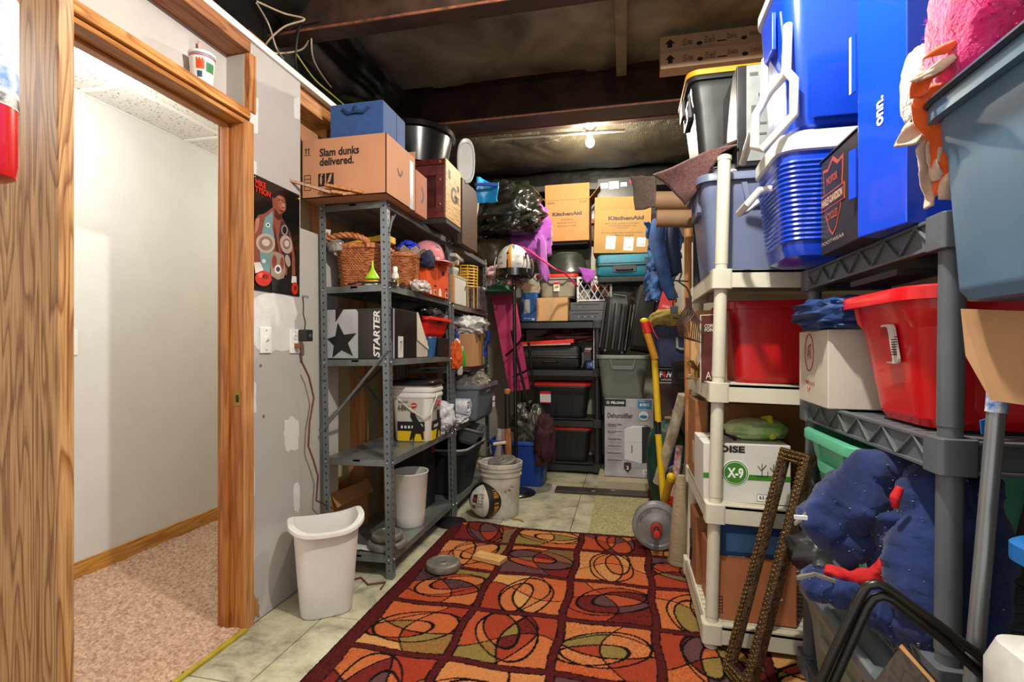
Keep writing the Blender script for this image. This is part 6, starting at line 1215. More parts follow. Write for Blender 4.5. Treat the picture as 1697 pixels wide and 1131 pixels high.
# ------------------------------------------------------------------ yellow handled tool, barbell, rolls
YM = mat('#e0b812', .35, nz=.04)
tp_ = thing('post_hole_tool', 'yellow long-handled tool with red grips leaning by the grey bin', 'garden tool', (.22, 3.5, 0)); o_ = Vector((.22, 3.5, 0))
PZ = lambda a, b, y: atY(a, b, y)-o_
obj('lower_shaft', G().tube([PZ(1100, 830, 3.4), PZ(1091, 720, 3.46)], .021, 16), YM, tp_); obj('middle_shaft', G().tube([PZ(1091, 700, 3.46), PZ(1085, 598, 3.52)], .021, 16), YM, tp_)
obj('coupling', G().tube([PZ(1091, 722, 3.46), PZ(1090, 698, 3.46)], .019, 16), BLK, tp_)
obj('upper_shaft', G().tube([PZ(1086, 596, 3.52), PZ(1070, 545, 3.52)], .024, 16), mat('#c98a1c', .4), tp_); obj('red_grip', G().tube([PZ(1074, 552, 3.52), PZ(1069, 535, 3.52)], .03, 16), mat('#d0241a', .4), tp_); obj('end_cap', G().sph(PZ(1068, 532, 3.52), .03, 16, 8, 1, 1, .7), YM, tp_)
obj('red_strap', G().grid(lambda u, v: tuple(PZ(1076+14*v+2*u, 532+30*v+4*math.sin(v*3), 3.46)), 2, 10), mat('#c8281c', .5), tp_, solid=.004)
text(tp_, 'fiskon'[:5], .1, .02, INK, PZ(1097, 780, 3.40), (Vector((.1, 0, 1)).normalized(), Vector((-1, 0, .1)).normalized()), off=.023) if False else None
obj('second_handle', G().tube([PZ(1101, 830, 3.3), PZ(1112, 793, 3.15)], .024, 16), mat('#cf9a1a', .4), tp_); obj('end_cap', G().sph(PZ(1112, 791, 3.15), .026, 16, 8), YM, tp_)
obj('red_foot', G().tube([PZ(1096, 826, 3.3), PZ(1126, 834, 3.3)], .028, 10), mat('#c8201a', .4), tp_)
R1 = atZ(1088, 909, .013); r = .133
BA = Vector((-.05, -1, .02)).normalized(); Q = BA.to_track_quat('Z', 'Y').to_euler()
ctr = Vector((atY(1088, 871, 2.93).x, 2.93, r+.013))
def on_axis(s): return tuple(ctr+BA*s)
plate('weight_plate', 'front round grey lettered weight plate standing upright on the rug', on_axis(-.02), r, .034, mat('#8c8d8e', .35, .45, nz=.08, ns=20), rot=Q, letters=True)
plate('weight_plate', 'rear round grey weight plate standing behind the lettered one', on_axis(-.06), r*.98, .034, mat('#8c8d8e', .35, .45, nz=.08, ns=20), rot=Q)
t = thing('dumbbell_bar', 'black bar with red collars through the upright weight plates', 'dumbbell bar', on_axis(0), rot=Q)
obj('bar', G().tube([(0, 0, -.3), (0, 0, .13)], .014, 14), mat('#2b2b2b', .35, .6), t); obj('red_cap', G().lathe([(.011, .125), (.017, .127), (.017, .14), (.012, .141)], 18, cap1=True), mat('#c8281e', .4), t); obj('red_collar', G().lathe([(.03, .014), (.032, .02), (.03, .045), (.02, .048)], 20), mat('#9c2c22', .4), t)
t = thing('rolled_mat', 'woven beige rolled mat standing by the white shelf corner', 'rolled rug', (.275, 2.78, 0.014), rot=(0, .03, 0)); obj('roll', G().lathe([(.05, 0), (.055, .01), (.042, .25), (.03, .42), (.018, .46)], 28), mat('#b8a687', .9, nz=.25, ns=8, stretch=(3, 3, 60), col2='#8f7c60', bump=.7, bs=12), t); obj('hem', G().lathe([(.0555, 0), (.057, .01), (.055, .022)], 28), mat('#8f8468', .8), t)
# vertical things in the gap left of the white shelf
t = carton('heater_box', 'heater box printed with a picture of a family and a power logo', (.375, 3.86, .44), .3, .12, .56, mat('#4a302c', .5, nz=.5, ns=8, col2='#2c1c1e'), tape=False)
Fh = -.06; decal(t, 'logo_band', rect(.28, .1), INK, (0, Fh, .50), FN); decal(t, 'band_edge', rect(.28, .004), WHITE, (0, Fh, .45), FN, t=.002); decal(t, 'band_edge', rect(.28, .004), WHITE, (0, Fh, .55), FN, t=.002)
text(t, 'P WERHEAT', .26, .045, WHITE, (0, Fh, .51), FN, bold=.03, off=.003); decal(t, 'power_mark', ell(.034, .04, n=16), mat('#d0241a', .5, nz=0), (-.095, Fh, .51), FN, t=.003); text(t, 'INFRARED QUARTZ HEATER', .24, .014, mat('#c9c4bc', .5, nz=0), (0, Fh, .47), FN, bold=.02, off=.003)
for k, (x, z_, s_) in enumerate([(.05, .34, 1.0), (-.02, .2, 1.15)]):
    decal(t, 'figure_print', [(-.05*s_, -.1*s_), (.05*s_, -.1*s_), (.045*s_, 0), (.02*s_, .02*s_), (-.02*s_, .02*s_), (-.045*s_, 0)], mat(('#1c1a20', '#5a5264')[k], .5), (x, Fh, z_), FN, t=.0016); decal(t, 'figure_print', ell(.042*s_, .052*s_, 0, .045*s_), mat('#c08a6c', .5, nz=0), (x, Fh, z_), FN, t=.0024); decal(t, 'figure_print', [(.024*s_*math.cos(a), .05*s_+.03*s_*math.sin(a)) for a in [PI*i/8 for i in range(9)]], mat('#2c1a14', .5, nz=0), (x, Fh, z_), FN, t=.003)
decal(t, 'figure_print', ell(.06, .02), mat('#c08a6c', .5, nz=0), (-.07, Fh, .2), FN, t=.003)
t = thing('soft_cooler', 'navy soft cooler bag with a grey handle above the heater box', 'cooler bag', (.325, 3.80, 1.012)); obj('body', G().loft([[(x, y, z) for x, y in rrect(a, .2, .04, 5)] for a, z in ((.2, 0), (.24, .02), (.25, .26), (.23, .29))]), mat('#18264e', .5, nz=.1, bump=.3, bs=200), t, smooth=40)
obj('handle', G().tube([(.03, -.1, .2), (.03, -.13, .13), (.05, -.14, .12), (.12, -.14, .12)], .009, 8), mat('#9a9c9c', .4), t)
t = cloth('crochet_cloth', 'yellow crocheted cloth lying over the navy cooler bag', 'cloth', (.325, 3.80, 1.28), .29, .24, .14, mat('#b5a45c', .9, nz=.35, ns=30, col2='#857638', bump=.8, bs=60), seed=141, amp=.12, freq=2.4, n=(40, 26))
t = thing('speaker', 'small black speaker box standing beside the navy cooler bag', 'speaker', (.36, 3.56, .90)); obj('case', G().box(-.05, .05, -.05, .05, 0, .16), BLK, t, smooth=0, bevel=.004); obj('grille', G().cbox(0, -.052, .08, .08, .004, .12), BLKM, t, smooth=0); obj('cone', G().lathe([(.03, 0), (.026, .003), (.01, -.004)], 18).xf(Matrix.Translation((0, -.055, .06)) @ Matrix.Rotation(PI/2, 4, 'X')), DK, t)
t = carton('red_card', 'bright red printed card standing behind the suitcase top', (.29, 3.95, 1.40), .11, .015, .17, mat('#d01c1c', .5), rz=0, tape=False, rot=(0, .25, 0)); text(t, 'HOBBY', .06, .02, mat('#e8b8b0', .5, nz=0), (0, -.0075, .05), FN, bold=.02)
# blue jacket
def jk(u, v):
    x = .19+.24*(u-.5)*(1-.15*v)+.02*math.sin(v*5); return (x, 4.05+.05*math.sin(u*9+v*2)+.03*math.sin(v*9+u*4), 2.12-.62*v)
t = thing('blue_jacket', 'blue denim-like jacket hanging beside the wide mixer carton', 'jacket', (.28, 4.05, 1.5))
g = G().grid(lambda u, v: tuple(Vector(jk(u, v))-Vector((.19, 4.05, 1.5))), 40, 60); g.disp(.03, 7, 6); g.disp(.012, 22, 7, True)
obj('body', g, mat('#3a66a2', .9, nz=.35, ns=6, col2='#162a52', bump=.6, bs=40), t, smooth=80, solid=.02)
obj('sleeve', G().tube([(-.03, -.06, .6), (-.05, -.09, .45), (-.0, -.1, .25), (.02, -.1, .1), (.07, -.1, .0)], [.05, .06, .055, .05, .04], 14).disp(.02, 12, 3), mat('#2a4f86', .9, nz=.35, ns=6, col2='#162a52', bump=.6, bs=40), t, smooth=80)
obj('dark_panel', G().tube([(.07, -.06, .58), (.06, -.08, .4), (.1, -.09, .2)], [.04, .05, .04], 12).disp(.02, 12, 5), mat('#111c38', .9, nz=.2), t, smooth=80)
# wire hangers and black coat hangers
for k in range(6):
    o = atY(1142, 505, 3.05); 
    g = G().tube([(0, 0, .16), (.005, 0, .1), (-.03+.005*k, -.01*k, .05), (-.07, -.012*k, -.02), (-.05, -.012*k, -.11), (.04, -.012*k, -.13), (.05, -.012*k, -.02), (.005, -.002*k, .09)], .0045, 6)
    t = obj('hanger', g, mat('#3a2418', .35, nz=.1), loc=(.262, 2.34-.035*k, 1.262-.004*k), rot=(0, 0, .35)); t.scale = (.62, .62, .62); tag(t, ('farthest brown curved hanger', 'second farthest brown curved hanger', 'third farthest brown curved hanger', 'third nearest brown curved hanger', 'second nearest brown curved hanger', 'nearest brown curved hanger')[k]+' of the bunch on the cream shelf rail', 'hanger', 'hangers bunched on the white shelf corner')
o = atY(1150, 470, 2.95)
t = thing('clip_hanger', 'black metal clip hanger hanging over the brown hangers', 'hanger', (.262, 2.5, 1.27)); t.scale = (.7, .7, .7); obj('bent_wire', G().tube([(.0, 0, .32), (-.02, 0, .26), (.03, 0, .22), (.06, 0, .15), (.04, 0, .05), (.0, 0, .0), (-.06, 0, .02)], .006, 7).tube([(-.06, 0, .27), (.04, 0, .26)], .005, 6).tube([(-.05, 0, .22), (-.06, 0, .08)], .005, 6), mat('#1a1a1c', .35, .3), t)
obj('clip', G().cbox(-.05, -.005, .07, .05, .02, .05), mat('#24262a', .4, nz=.2), t, smooth=0, bevel=.004); obj('clip', G().cbox(.0, -.005, .02, .04, .02, .04), mat('#24262a', .4, nz=.2), t, smooth=0, bevel=.004)
# rolls and sticks leaning in the gap
for k, (a, b, c_, d, y0, y1, r_, m, lab, nm) in enumerate([
    (1090, 800, 1132, 655, 3.5, 3.3, .032, mat('#c9bfa8', .6, nz=.3, ns=14, col2='#8f8670', bump=1, bs=16), 'crumpled cream wrapped roll leaning in the gap beside the yellow tool', 'wrapped_roll'),
    (1112, 830, 1126, 740, 3.45, 3.4, .022, mat('#d9d6d2', .5, nz=.5, ns=30, col2='#b03c3c'), 'white wrapping paper roll with red print in the gap', 'wrapping_roll'),
    (1103, 830, 1118, 740, 3.6, 3.55, .018, mat('#1f3f9a', .5), 'blue wrapping paper roll in the gap', 'wrapping_roll'),
    (1118, 700, 1130, 655, 3.55, 3.5, .022, mat('#a58350', .7), 'tan cardboard tube upright in the gap', 'cardboard_tube'),
    (1133, 830, 1140, 690, 3.05, 3.0, .012, mat('#6c7058', .5), 'thin olive curved rod beside the white shelf', 'rod'),
    (1120, 838, 1150, 790, 3.1, 2.95, .014, mat('#1e201c', .4), 'short black tube behind the weight plates', 'tube'),
    (1141, 830, 1148, 735, 2.95, 2.9, .02, mat('#2c2e30', .6, nz=.5, ns=60, col2='#7a7c78'), 'black speckled padded rod beside the white shelf', 'rod')]):
    A, B = atY(a, b, y0), atY(c_, d, y1); A.z = max(A.z, .03); t = obj(nm, G().tube([A, A*.5+B*.5+Vector((.005, 0, 0)), B], [r_*1.0, r_*1.1, r_], 16), m, smooth=60); tag(t, lab, 'roll')
t = cloth('green_cloth', 'dark green plastic tub of odds behind the rolls in the gap', 'tub', (.29, 3.75, .02), .26, .3, .6, mat('#0f4638', .5, nz=.3, ns=6, col2='#0a241e'), seed=151, amp=.1, n=(30, 20))
t = plate('grey_hoop', 'grey round lid leaning behind the yellow tool handle', (.36, 3.55, .22), .15, .03, mat('#5a5a58', .5), rot=(PI/2, .0, .25), cat='lid')
t = cloth('red_heap', 'dark red cloth at the foot of the yellow tool', 'cloth', (.22, 3.9, .012), .1, .1, .1, mat('#5a1624', .9), seed=152, amp=.2, n=(24, 16))
# ------------------------------------------------------------------ white shelving on the right
M_WSH = mat('#cfcab6', .45, nz=.04, ns=6); RL = math.radians(1.5)
WS = plastic_shelf('plastic_shelf', 'cream plastic four-tier shelving with tall round posts beside the rug', .285, 1.2, 2.005, 2.66, [.093, .543, .996, 1.42], 1.84, M_WSH, RL, .0235, .066, post_top=1.84)
for k, o in enumerate([c for c in WS.children if c.name.startswith('post')][3:4]): pass
obj('post_cap', G().lathe([(.026, 1.835), (.026, 1.85), (.016, 1.856)], 18, -.915/2+.033, -.655/2+.033), M_WSH, WS)
GREYP = mat('#5a6068', .42, nz=.08, ns=6)
GS = plastic_shelf('plastic_shelf', 'grey plastic shelving with lattice beams and a thick post nearest the camera', .60, 1.06, 1.16, 1.985, [.07, .50, .955, 1.405], 1.41, mat('#5a6066', .42, nz=.1, ns=6), math.radians(.6), .0225, .066, truss=True, post_top=1.41)
# --- white shelf, top
BM = mat('#66708e', .4, nz=.05, ns=5)
t = tote('storage_bin', 'dusty blue-violet bin on the top deck of the cream shelving', (.60, 2.31, 1.424), .64, .42, .4, BM, tp=.035, grip=('-y', '-x'), lip=.016)
t = cloth('clear_sheet', 'crumpled translucent plastic sheeting over the blue-violet bin rim', 'plastic sheet', (.45, 2.28, 1.79), .34, .3, .09, mat('#8d8f92', .2, nz=.3, ns=10, alpha=.8), seed=201, amp=.2, n=(30, 18))
c = atY(1243, 185, 2.1)
t = thing('computer_tower', 'black and silver desktop computer case standing on the blue-violet bin', 'computer', (c.x+.04, 2.23, 1.835))
obj('case', G().box(-.09, .16, -.14, .14, 0, .39), mat('#1a1b1d', .35, .2, nz=.05), t, smooth=0, bevel=.004)
obj('metal_side', G().box(-.055, .155, -.144, -.14, .02, .385), mat('#a3a8a5', .35, .5, nz=.06), t, smooth=0)
for (x, z_, w_, h_) in ((-.03, .35, .03, .012), (0, .27, .03, .012), (-.03, .2, .02, .06), (0, .16, .03, .008), (0, .12, .03, .008)): obj('case_slot', G().cbox(x, -.145, z_, w_, .002, h_), mat('#54585a', .4, nz=0), t, smooth=0)
t = tote('storage_bin', 'black bin with a yellow lid on top of the cream shelving under the ceiling', (.58, 2.62, 1.90), .6, .42, .48, mat('#222426', .42, nz=.1), tp=.05, lid=mat('#d99a14', .4, nz=.03), grip=('-x',)); 
obj('lid_latch', G().box(-.31, -.295, -.05, .05, .36, .44), BLK, t, smooth=0, bevel=.003)
obj('foot_block', G().box(-.2, .2, -.12, .12, -.06, 0), mat('#34302c', .7), t, smooth=0)
a = atY(1082, 95, 2.8); b = atY(1292, 60, 2.8)
for k in range(2):
    z0 = a.z-.06+.095*k; LX = b.x-a.x; t = carton('long_carton', ('long narrow carton lower of two wedged under the ceiling beside the yellow lid', 'long narrow carton upper of two wedged under the ceiling beside the yellow lid')[k], ((a.x+b.x)/2+.04, 2.86+.02*k, z0), LX, .09, .088, mat('#a98c70', .75, nz=.05), cat='cardboard box', tape=False, group='long cartons under the ceiling')
    decal(t, 'arrow_mark', [(-.02, -.012), (.0, -.012), (.0, -.025), (.025, 0), (0, .025), (0, .012), (-.02, .012)], INK, (-LX/2+.05, -.045, .045), (Vector((0, 0, 1)), Vector((-1, 0, 0))))
    for i in range(4): text(t, 'LED Linear Shop Light'[:10+i*3], .05, .035, mat('#3a3028', .6, nz=0), (-LX/2+.14+.11*i, -.045, .045), FN, ang=0); decal(t, 'tube_print', rect(.045, .006) if i % 2 else ell(.03, .02), INK, (-LX/2+.2+.11*i, -.045, .03), FN)
# carpet pieces and card tubes
CPT = mat('#7c5450', .95, nz=.3, ns=120, col2='#563532', bump=.8, bs=300, sheen=.3)
def quad(P, tname, lab, cat, m, nu=24, nv=24, th=.012, amp=.012, freq=8, seed=0):
    P = [atY(*p) for p in P]; o = P[0]
    return sheet(tname, lab, cat, lambda u, v: tuple((P[0]*(1-u)+P[1]*u)*(1-v)+(P[3]*(1-u)+P[2]*u)*v), nu, nv, m, th, seed=seed, amp=amp, freq=freq)
quad([(1222, 236, 2.06), (1085, 288, 2.2), (1136, 342, 2.25), (1180, 268, 2.12)], 'carpet_scrap', 'dusty rose shag carpet scrap draped in a point over the cardboard tubes', 'carpet', CPT, amp=.03, freq=5, seed=1)
quad([(1222, 236, 2.1), (1150, 268, 2.2), (1160, 300, 2.5), (1222, 250, 2.5)], 'carpet_underlay', 'dark folded carpet edge lying on the blue-violet bin', 'carpet', mat('#4a3a30', .9), seed=2)
quad([(1046, 292, 2.7), (1085, 292, 2.6), (1085, 345, 2.6), (1056, 347, 2.7)], 'carpet_scrap', 'grey brown carpet flap hanging behind the rose shag scrap', 'carpet', mat('#5c4c46', .95, nz=.2, ns=100), seed=3)
for k, (x0, y0, x1, y1, r_) in enumerate([(1086, 333, 1175, 333, .045), (1088, 362, 1175, 362, .045), (1100, 345, 1175, 347, .035)]):
    A, B = atY(x0, y0, 2.62+.02*k), atY(x1, y1, 2.62+.02*k); t = thing('cardboard_tube', ('upper brown cardboard tube with a dark open end left of the blue-violet bin', 'lower brown cardboard tube with a dark open end left of the blue-violet bin', 'thin brown cardboard tube between two thicker ones')[k], 'cardboard tube', tuple(A))
    obj('tube_wall', G().tube([(0, 0, 0), tuple(B-A)], r_, 24), mat('#8a6a4c', .7, nz=.06), t, smooth=50); obj('tube_mouth', G().tube([(-.001, 0, 0), (.002, 0, 0)], r_*.55, 16), INK, t)
tag(obj('black_fabric_roll', G().tube([atY(1152, 372, 2.6)+Vector((.02, 0, 0)), Vector((atY(1152, 480, 2.6).x+.02, 2.6, 1.424))], .03, 16), BLKM), 'black fabric roll standing behind the cream post and hangers', 'roll')
tag(obj('wood_pole', G().tube([atY(1140, 380, 3.0), atY(1140, 590, 3.0), Vector((.36, 3.02, 0.002))], .02, 12), M_PINE), 'pale wooden pole standing behind the hangers', 'pole')
tag(obj('broom_handle', G().tube([atY(1230, 272, 1.95), atY(1247, 218, 1.85)], [.012, .014], 14), mat('#9a938a', .4)), 'grey rounded handle end sticking up over the blue-violet bin', 'handle')
# --- white shelf, second deck
RD = mat('#b81218', .33, nz=.04, ns=5, coat=.2)
t = tote('storage_bin', 'red bin without lid on the middle deck of the cream shelving', (.66, 2.34, 1.0), .54, .42, .325, RD, tp=.03, grip=(), lip=.016, recess=(('-x', 0, .1, .2, None, .02),))
c = atY(1191, 600, 2.16); t = thing('maroon_case', 'tall thin maroon lettered case standing before the red bin', 'frame', (.345, 2.15, 1.0), rot=(0, 0, .75)); obj('case', G().box(-.012, .012, -.05, .05, 0, .27), mat('#5c2a24', .5, nz=.3, ns=12), t, smooth=0, bevel=.003); obj('edge', G().box(-.014, .014, -.053, -.05, 0, .27).box(-.014, .014, .05, .053, 0, .27).box(-.014, .014, -.053, .053, .27, .274), mat('#c9bfae', .5), t, smooth=0); text(t, 'COFFEE\nPOINT', .06, .03, mat('#d9ccc0', .5, nz=0), (-.013, 0, .22), FM, bold=.02); text(t, 'AT', .05, .03, mat('#d9ccc0', .5, nz=0), (-.013, 0, .03), FM)
t = thing('glass_vase', 'clear glass bell-shaped vase behind the cream post', 'vase', (.36, 2.44, 1.0)); obj('body', G().lathe([(.05, 0), (.045, .1), (.02, .14), (.03, .22), (.05, .27)], 24, cap1=False), mat('#a8a890', .1, nz=.1, alpha=.45), t, smooth=60)
t = thing('figurine', 'small gold leafy candle holder on the middle cream deck', 'figurine', (.315, 2.4, 1.0)); gm = mat('#8c7038', .35, .6, nz=.2)
g = G().lathe([(.045, 0), (.045, .006), (.012, .012), (.01, .05)], 16)
for k in range(6): a = k*1.05; g.tube([(0, 0, .04), (.03*math.cos(a), .03*math.sin(a), .06+.01*(k % 2)), (.045*math.cos(a), .045*math.sin(a), .085)], [.008, .01, .003], 6)
obj('body', g, gm, t, smooth=60)
t = carton('tan_board', 'tan board standing at the back of the middle cream deck', (.42, 2.58, 1.0), .22, .03, .32, CARDL, tape=False)
# --- third deck
t = carton('paper_case', 'white printer paper carton with a green round badge on the cream shelving', (.452, 2.21, .547), .31, .26, .225, mat('#d4d2cb', .6, nz=.03), tape=False); Fx = -.13
GN = mat('#3f7d1e', .5, nz=0)
text(t, 'BOISE', .12, .026, mat('#222222', .5, nz=0), (-.065, Fx, .205), FN, bold=.05); 
decal(t, 'green_band', rect(.31, .02), GN, (0, Fx, .1), FN); decal(t, 'round_badge', ell(.098, .098, n=30), WHITE, (-.04, Fx, .115), FN, t=.002); decal(t, 'round_badge', ell(.092, .092, n=30), GN, (-.04, Fx, .115), FN, t=.0026); decal(t, 'round_badge', ell(.084, .084, n=30), WHITE, (-.04, Fx, .115), FN, t=.0031); decal(t, 'round_badge', ell(.08, .08, n=30), GN, (-.04, Fx, .115), FN, t=.0036)
text(t, 'X-9', .058, .04, WHITE, (-.04, Fx, .115), FN, bold=.04, off=.0045)
g = G(); 
for (x0, y0, x1, y1) in ((0, 0, 0, .05), (0, .02, -.015, .04), (0, .025, .015, .045), (-.02, 0, .02, 0), (.02, 0, .02, .02), (.04, 0, .04, .05), (.04, .02, .055, .04), (.04, .02, .028, .035)):
    g.tube([(.055+x0, Fx-.001, .105+y0), (.055+x1, Fx-.001, .105+y1)], .0013, 4)
obj('printed_marks', g, INK, t, kind='stuff')
decal(t, 'size_panel', rect(.075, .026), INK, (.075, Fx, .024), FN, t=.001); decal(t, 'size_panel', rect(.072, .023), WHITE, (.075, Fx, .024), FN, t=.0016); text(t, '8.5 x 11 in', .06, .012, INK, (.075, Fx, .026), FN, bold=.02, off=.003); text(t, 'UPC', .03, .01, INK, (-.12, Fx, .024), FN)
t = carton('brown_carton', 'long brown carton standing on end nearest the rug on the third cream deck', (.33, 2.5, .547), .05, .26, .36, mat('#9a6238', .75, nz=.06), rz=0, tape=False); decal(t, 'label_sticker', rect(.06, .1), mat('#bda87a', .6), (-.025, -.06, .12), FM); decal(t, 'yellow_tag', rect(.02, .06), mat('#c8a030', .6), (-.025, .07, .26), FM)
t = carton('brown_carton', 'brown carton with a printed up arrow behind the white paper carton', (.62, 2.47, .547), .46, .22, .35, mat('#8a5a30', .8, nz=.06), tape=False); decal(t, 'arrow_mark', [(-.003, -.03), (.003, -.03), (.003, .01), (.014, 0), (0, .022), (-.014, 0), (-.003, .01)], mat('#7a2c20', .6, nz=0), (-.03, -.11, .28), FN)
t = cloth('green_bag', 'green and yellow printed plastic bag lying on the white paper carton', 'bag', (.52, 2.23, .775), .22, .18, .075, mat('#78a83c', .4, nz=.5, ns=9, col2='#c9d4a8', bump=.3, bs=30), seed=211, amp=.15, n=(32, 20))
tag(obj('yellow_stripe', G().tube([(.56, 2.14, .79), (.565, 2.2, .86), (.56, 2.28, .845)], .012, 8), mat('#d8d020', .4)), 'yellow band curling over the green printed bag', 'band')
tag(obj('black_cable_bundle', G().tube([(.33, 2.15, .78), (.36, 2.13, .81), (.41, 2.13, .79), (.43, 2.16, .775)], .006, 6), BLKM), 'black cable bundle resting on the white paper carton edge', 'cable')
# --- bottom deck
t = carton('brown_carton', 'brown carton with printed icons on the lowest cream deck', (.475, 2.2, .097), .30, .26, .245, mat('#a8663f', .75, nz=.05), tape=False)
g = G()
for k in range(6): g.prism(rect(.03, .002), (-.125, -.13, .03+.012*k), *FN, .001)
for s in (-.015, .015): g.prism(rect(.002, .07), (-.125+s, -.13, .06), *FN, .001)
g.prism([(-.002, 0), (.002, 0), (.002, .022), (.007, .022), (0, .034), (-.007, .022), (-.002, .022)], (-.125, -.13, .19), *FN, .001)
obj('printed_marks', g, INK, t, kind='stuff')
decal(t, 'bar_code_patch', rect(.06, .03), mat('#d9d7d0', .5), (-.06, -.115, .2465), FT, t=.001)
for i in range(9): decal(t, 'bar_code', rect(.003, .024), INK, (-.085+.006*i, -.115, .2465), FT, t=.0018)
tag(obj('tag_string', G().tube([(.53, 2.067, .24), (.545, 2.06, .22), (.53, 2.06, .2), (.55, 2.062, .19), (.575, 2.066, .2)], .0035, 5), WHITE), 'white twisted tag string on the front of the lowest brown carton', 'string')
t = carton('lunch_cooler', 'blue fabric bag with pale blue panel on the lowest brown carton', (.50, 2.2, .345), .30, .24, .12, mat('#25497c', .8, nz=.1, bump=.3, bs=200), cat='bag', tape=False); decal(t, 'front_panel', rect(.24, .07), mat('#4f78ac', .7), (.0, -.12, .05), FN, t=.004); obj('strap', G().tube([(-.15, -.06, .1), (-.17, -.09, .05), (-.165, -.06, .0), (-.15, -.02, .04)], .012, 8), mat('#1c3c6a', .8), t)
t = carton('brown_carton', 'narrow brown carton behind the blue fabric bag facing the rug', (.345, 2.45, .097), .08, .2, .3, mat('#8f5a34', .75, nz=.06), tape=False); g = G().tube([(-.041, .06-.0, .05), (-.042, .03, .12), (-.041, .05, .2)], .008, 6); obj('curved_mark', g, INK, t)
# ------------------------------------------------------------------ grey shelf top: coolers, shoe box, product box
BLU = mat('#0c3fc4', .28, nz=.03, ns=4, coat=.3); CW = mat('#d9d8d0', .35, nz=.03)
def cooler(name, lab, loc, w, d, h, ribs, lidh):
    t = thing(name, lab, 'cooler', loc)
    L = [[(x, y, z) for x, y in rrect(w-a, d-a, .05, 6, 1)] for a, z in ((.1, 0), (.06, .012), (.045, .04), (.0, h-.01), (.0, h))]
    obj('body', G().loft(L), BLU, t, smooth=40)
    if ribs:
        n = 17
        for k in range(n):
            z = .06+(h-.09)*k/(n-1); a = .045*(1-(z-.04)/(h-.05)); base = rrect(w-a+.001, d-a+.001, .05, 6, 1); obj('rib', G().tube([(x, y, z) for x, y in base], .006, 5, closed=True), BLU, t, smooth=60)
    lo = [[(x, y, z) for x, y in rrect(w+a, d+a, .055, 6, 1)] for a, z in ((.0, h), (.02, h+.004), (.02, h+lidh*.6), (.0, h+lidh*.85), (-.04, h+lidh))]
    obj('lid', G().loft(lo), CW, t, smooth=40)
    return t
t = cooler('cooler', 'blue ribbed cooler with white lid on the grey lattice shelving', (.69, 1.80, 1.408), .47, .3, .315, True, .07)
obj('handle', G().tube([(-.23, -.04, .24), (-.27, -.05, .235), (-.30, -.03, .2), (-.31, .05, .19), (-.28, .1, .21), (-.24, .1, .24)], .012, 10), CW, t)
t = cooler('cooler', 'large smooth blue cooler with a tall white carry handle stacked on the ribbed one', (.70, 1.80, 1.796), .47, .32, .46, False, .06)
hl_ = t.location
def hq(L_): return [atT(a, b, c)-hl_ for a, b, c in L_]
obj('handle', G().tube(hq([(1306, 42, 1.52), (1303, 118, 1.50), (1316, 132, 1.49), (1316, 190, 1.49), (1264, 248, 1.52), (1250, 243, 1.58), (1253, 190, 1.62), (1276, 152, 1.58), (1304, 120, 1.505)]), .0135, 10), CW, t, smooth=60); obj('handle_arm', G().tube(hq([(1268, 100, 1.70), (1266, 165, 1.62)]), .012, 10), CW, t, smooth=60)
obj('latch', G().box(-.25, -.236, -.07, .03, .28, .40), BLU, t, smooth=0, bevel=.004); obj('front_recess', G().loft([[(x, -.157-dd, z) for x, z in ((-.17, .02), (.2, .02), (.2, .17), (-.12, .17), (-.17, .12))] for dd in (0, .008)]), mat('#0a35a8', .3, nz=.03), t, smooth=0)
t = carton('shoe_box', 'black shoe box with an orange shield crest on the grey lattice shelving', (.70, 1.52, 1.408), .28, .25, .27, mat('#231f1f', .5, nz=.1), tape=False); Xs = -.14
sh = [(-.0, .105), (.03, .085), (.06, .09), (.055, .03), (.045, -.03), (.02, -.07), (0, -.085), (-.02, -.07), (-.045, -.03), (-.055, .03), (-.06, .09), (-.03, .085)]
decal(t, 'shield_crest', [(x*1.15, y*1.15) for x, y in sh], mat('#a8482c', .5, nz=0), (Xs, .035, .14), FM); decal(t, 'shield_crest', [(x*1.04, y*1.04) for x, y in sh], mat('#1c1616', .5, nz=0), (Xs, .035, .14), FM, t=.002)
decal(t, 'crest_bar', rect(.155, .044), mat('#a8482c', .5, nz=0), (Xs, .035, .145), FM, t=.0026); decal(t, 'crest_bar', rect(.148, .037), mat('#1c1616', .5, nz=0), (Xs, .035, .145), FM, t=.0032)
text(t, 'HARLEY-DAVIDSON', .14, .022, mat('#d8a88c', .5, nz=0), (Xs, .035, .145), FM, bold=.03, off=.004); text(t, 'MOTOR', .075, .022, mat('#a8482c', .5, nz=0), (Xs, .035, .2), FM, bold=.03, off=.003); text(t, 'CYCLES', .075, .022, mat('#a8482c', .5, nz=0), (Xs, .035, .10), FM, bold=.03, off=.003); text(t, 'FOOTWEAR', .15, .010, mat('#b9a898', .5, nz=0), (Xs, .035, .03), FM)
obj('lid_edge', G().box(-.143, .143, -.128, .128, .272, .276), mat('#2c2726', .5), t, smooth=0)
OB = mat('#1248dc', .25, nz=.03, ns=4, coat=.5)
t = carton('product_box', 'tall glossy plain blue product box standing on the grey lattice shelving', (.785, 1.37, 1.408), .44, .15, .66, OB, rz=math.radians(14), tape=False)
text(t, 'onn.', .066, .021, WHITE, (-.22, .0, .275), FM, bold=.03, ang=PI/2)
obj('open_flap', G().box(-.224, -.22, .076, .10, .1, .22), OB, t, smooth=0); obj('open_flap', G().box(-.224, -.22, .076, .095, .36, .5), OB, t, smooth=0); obj('flap_edge', G().box(-.225, -.2245, .09, .097, .36, .5), WHITE, t, smooth=0)
text(t, 'lo', .03, .04, mat('#2f7fa8', .5, nz=0), (.0, -.065, .06), FN, bold=.05)
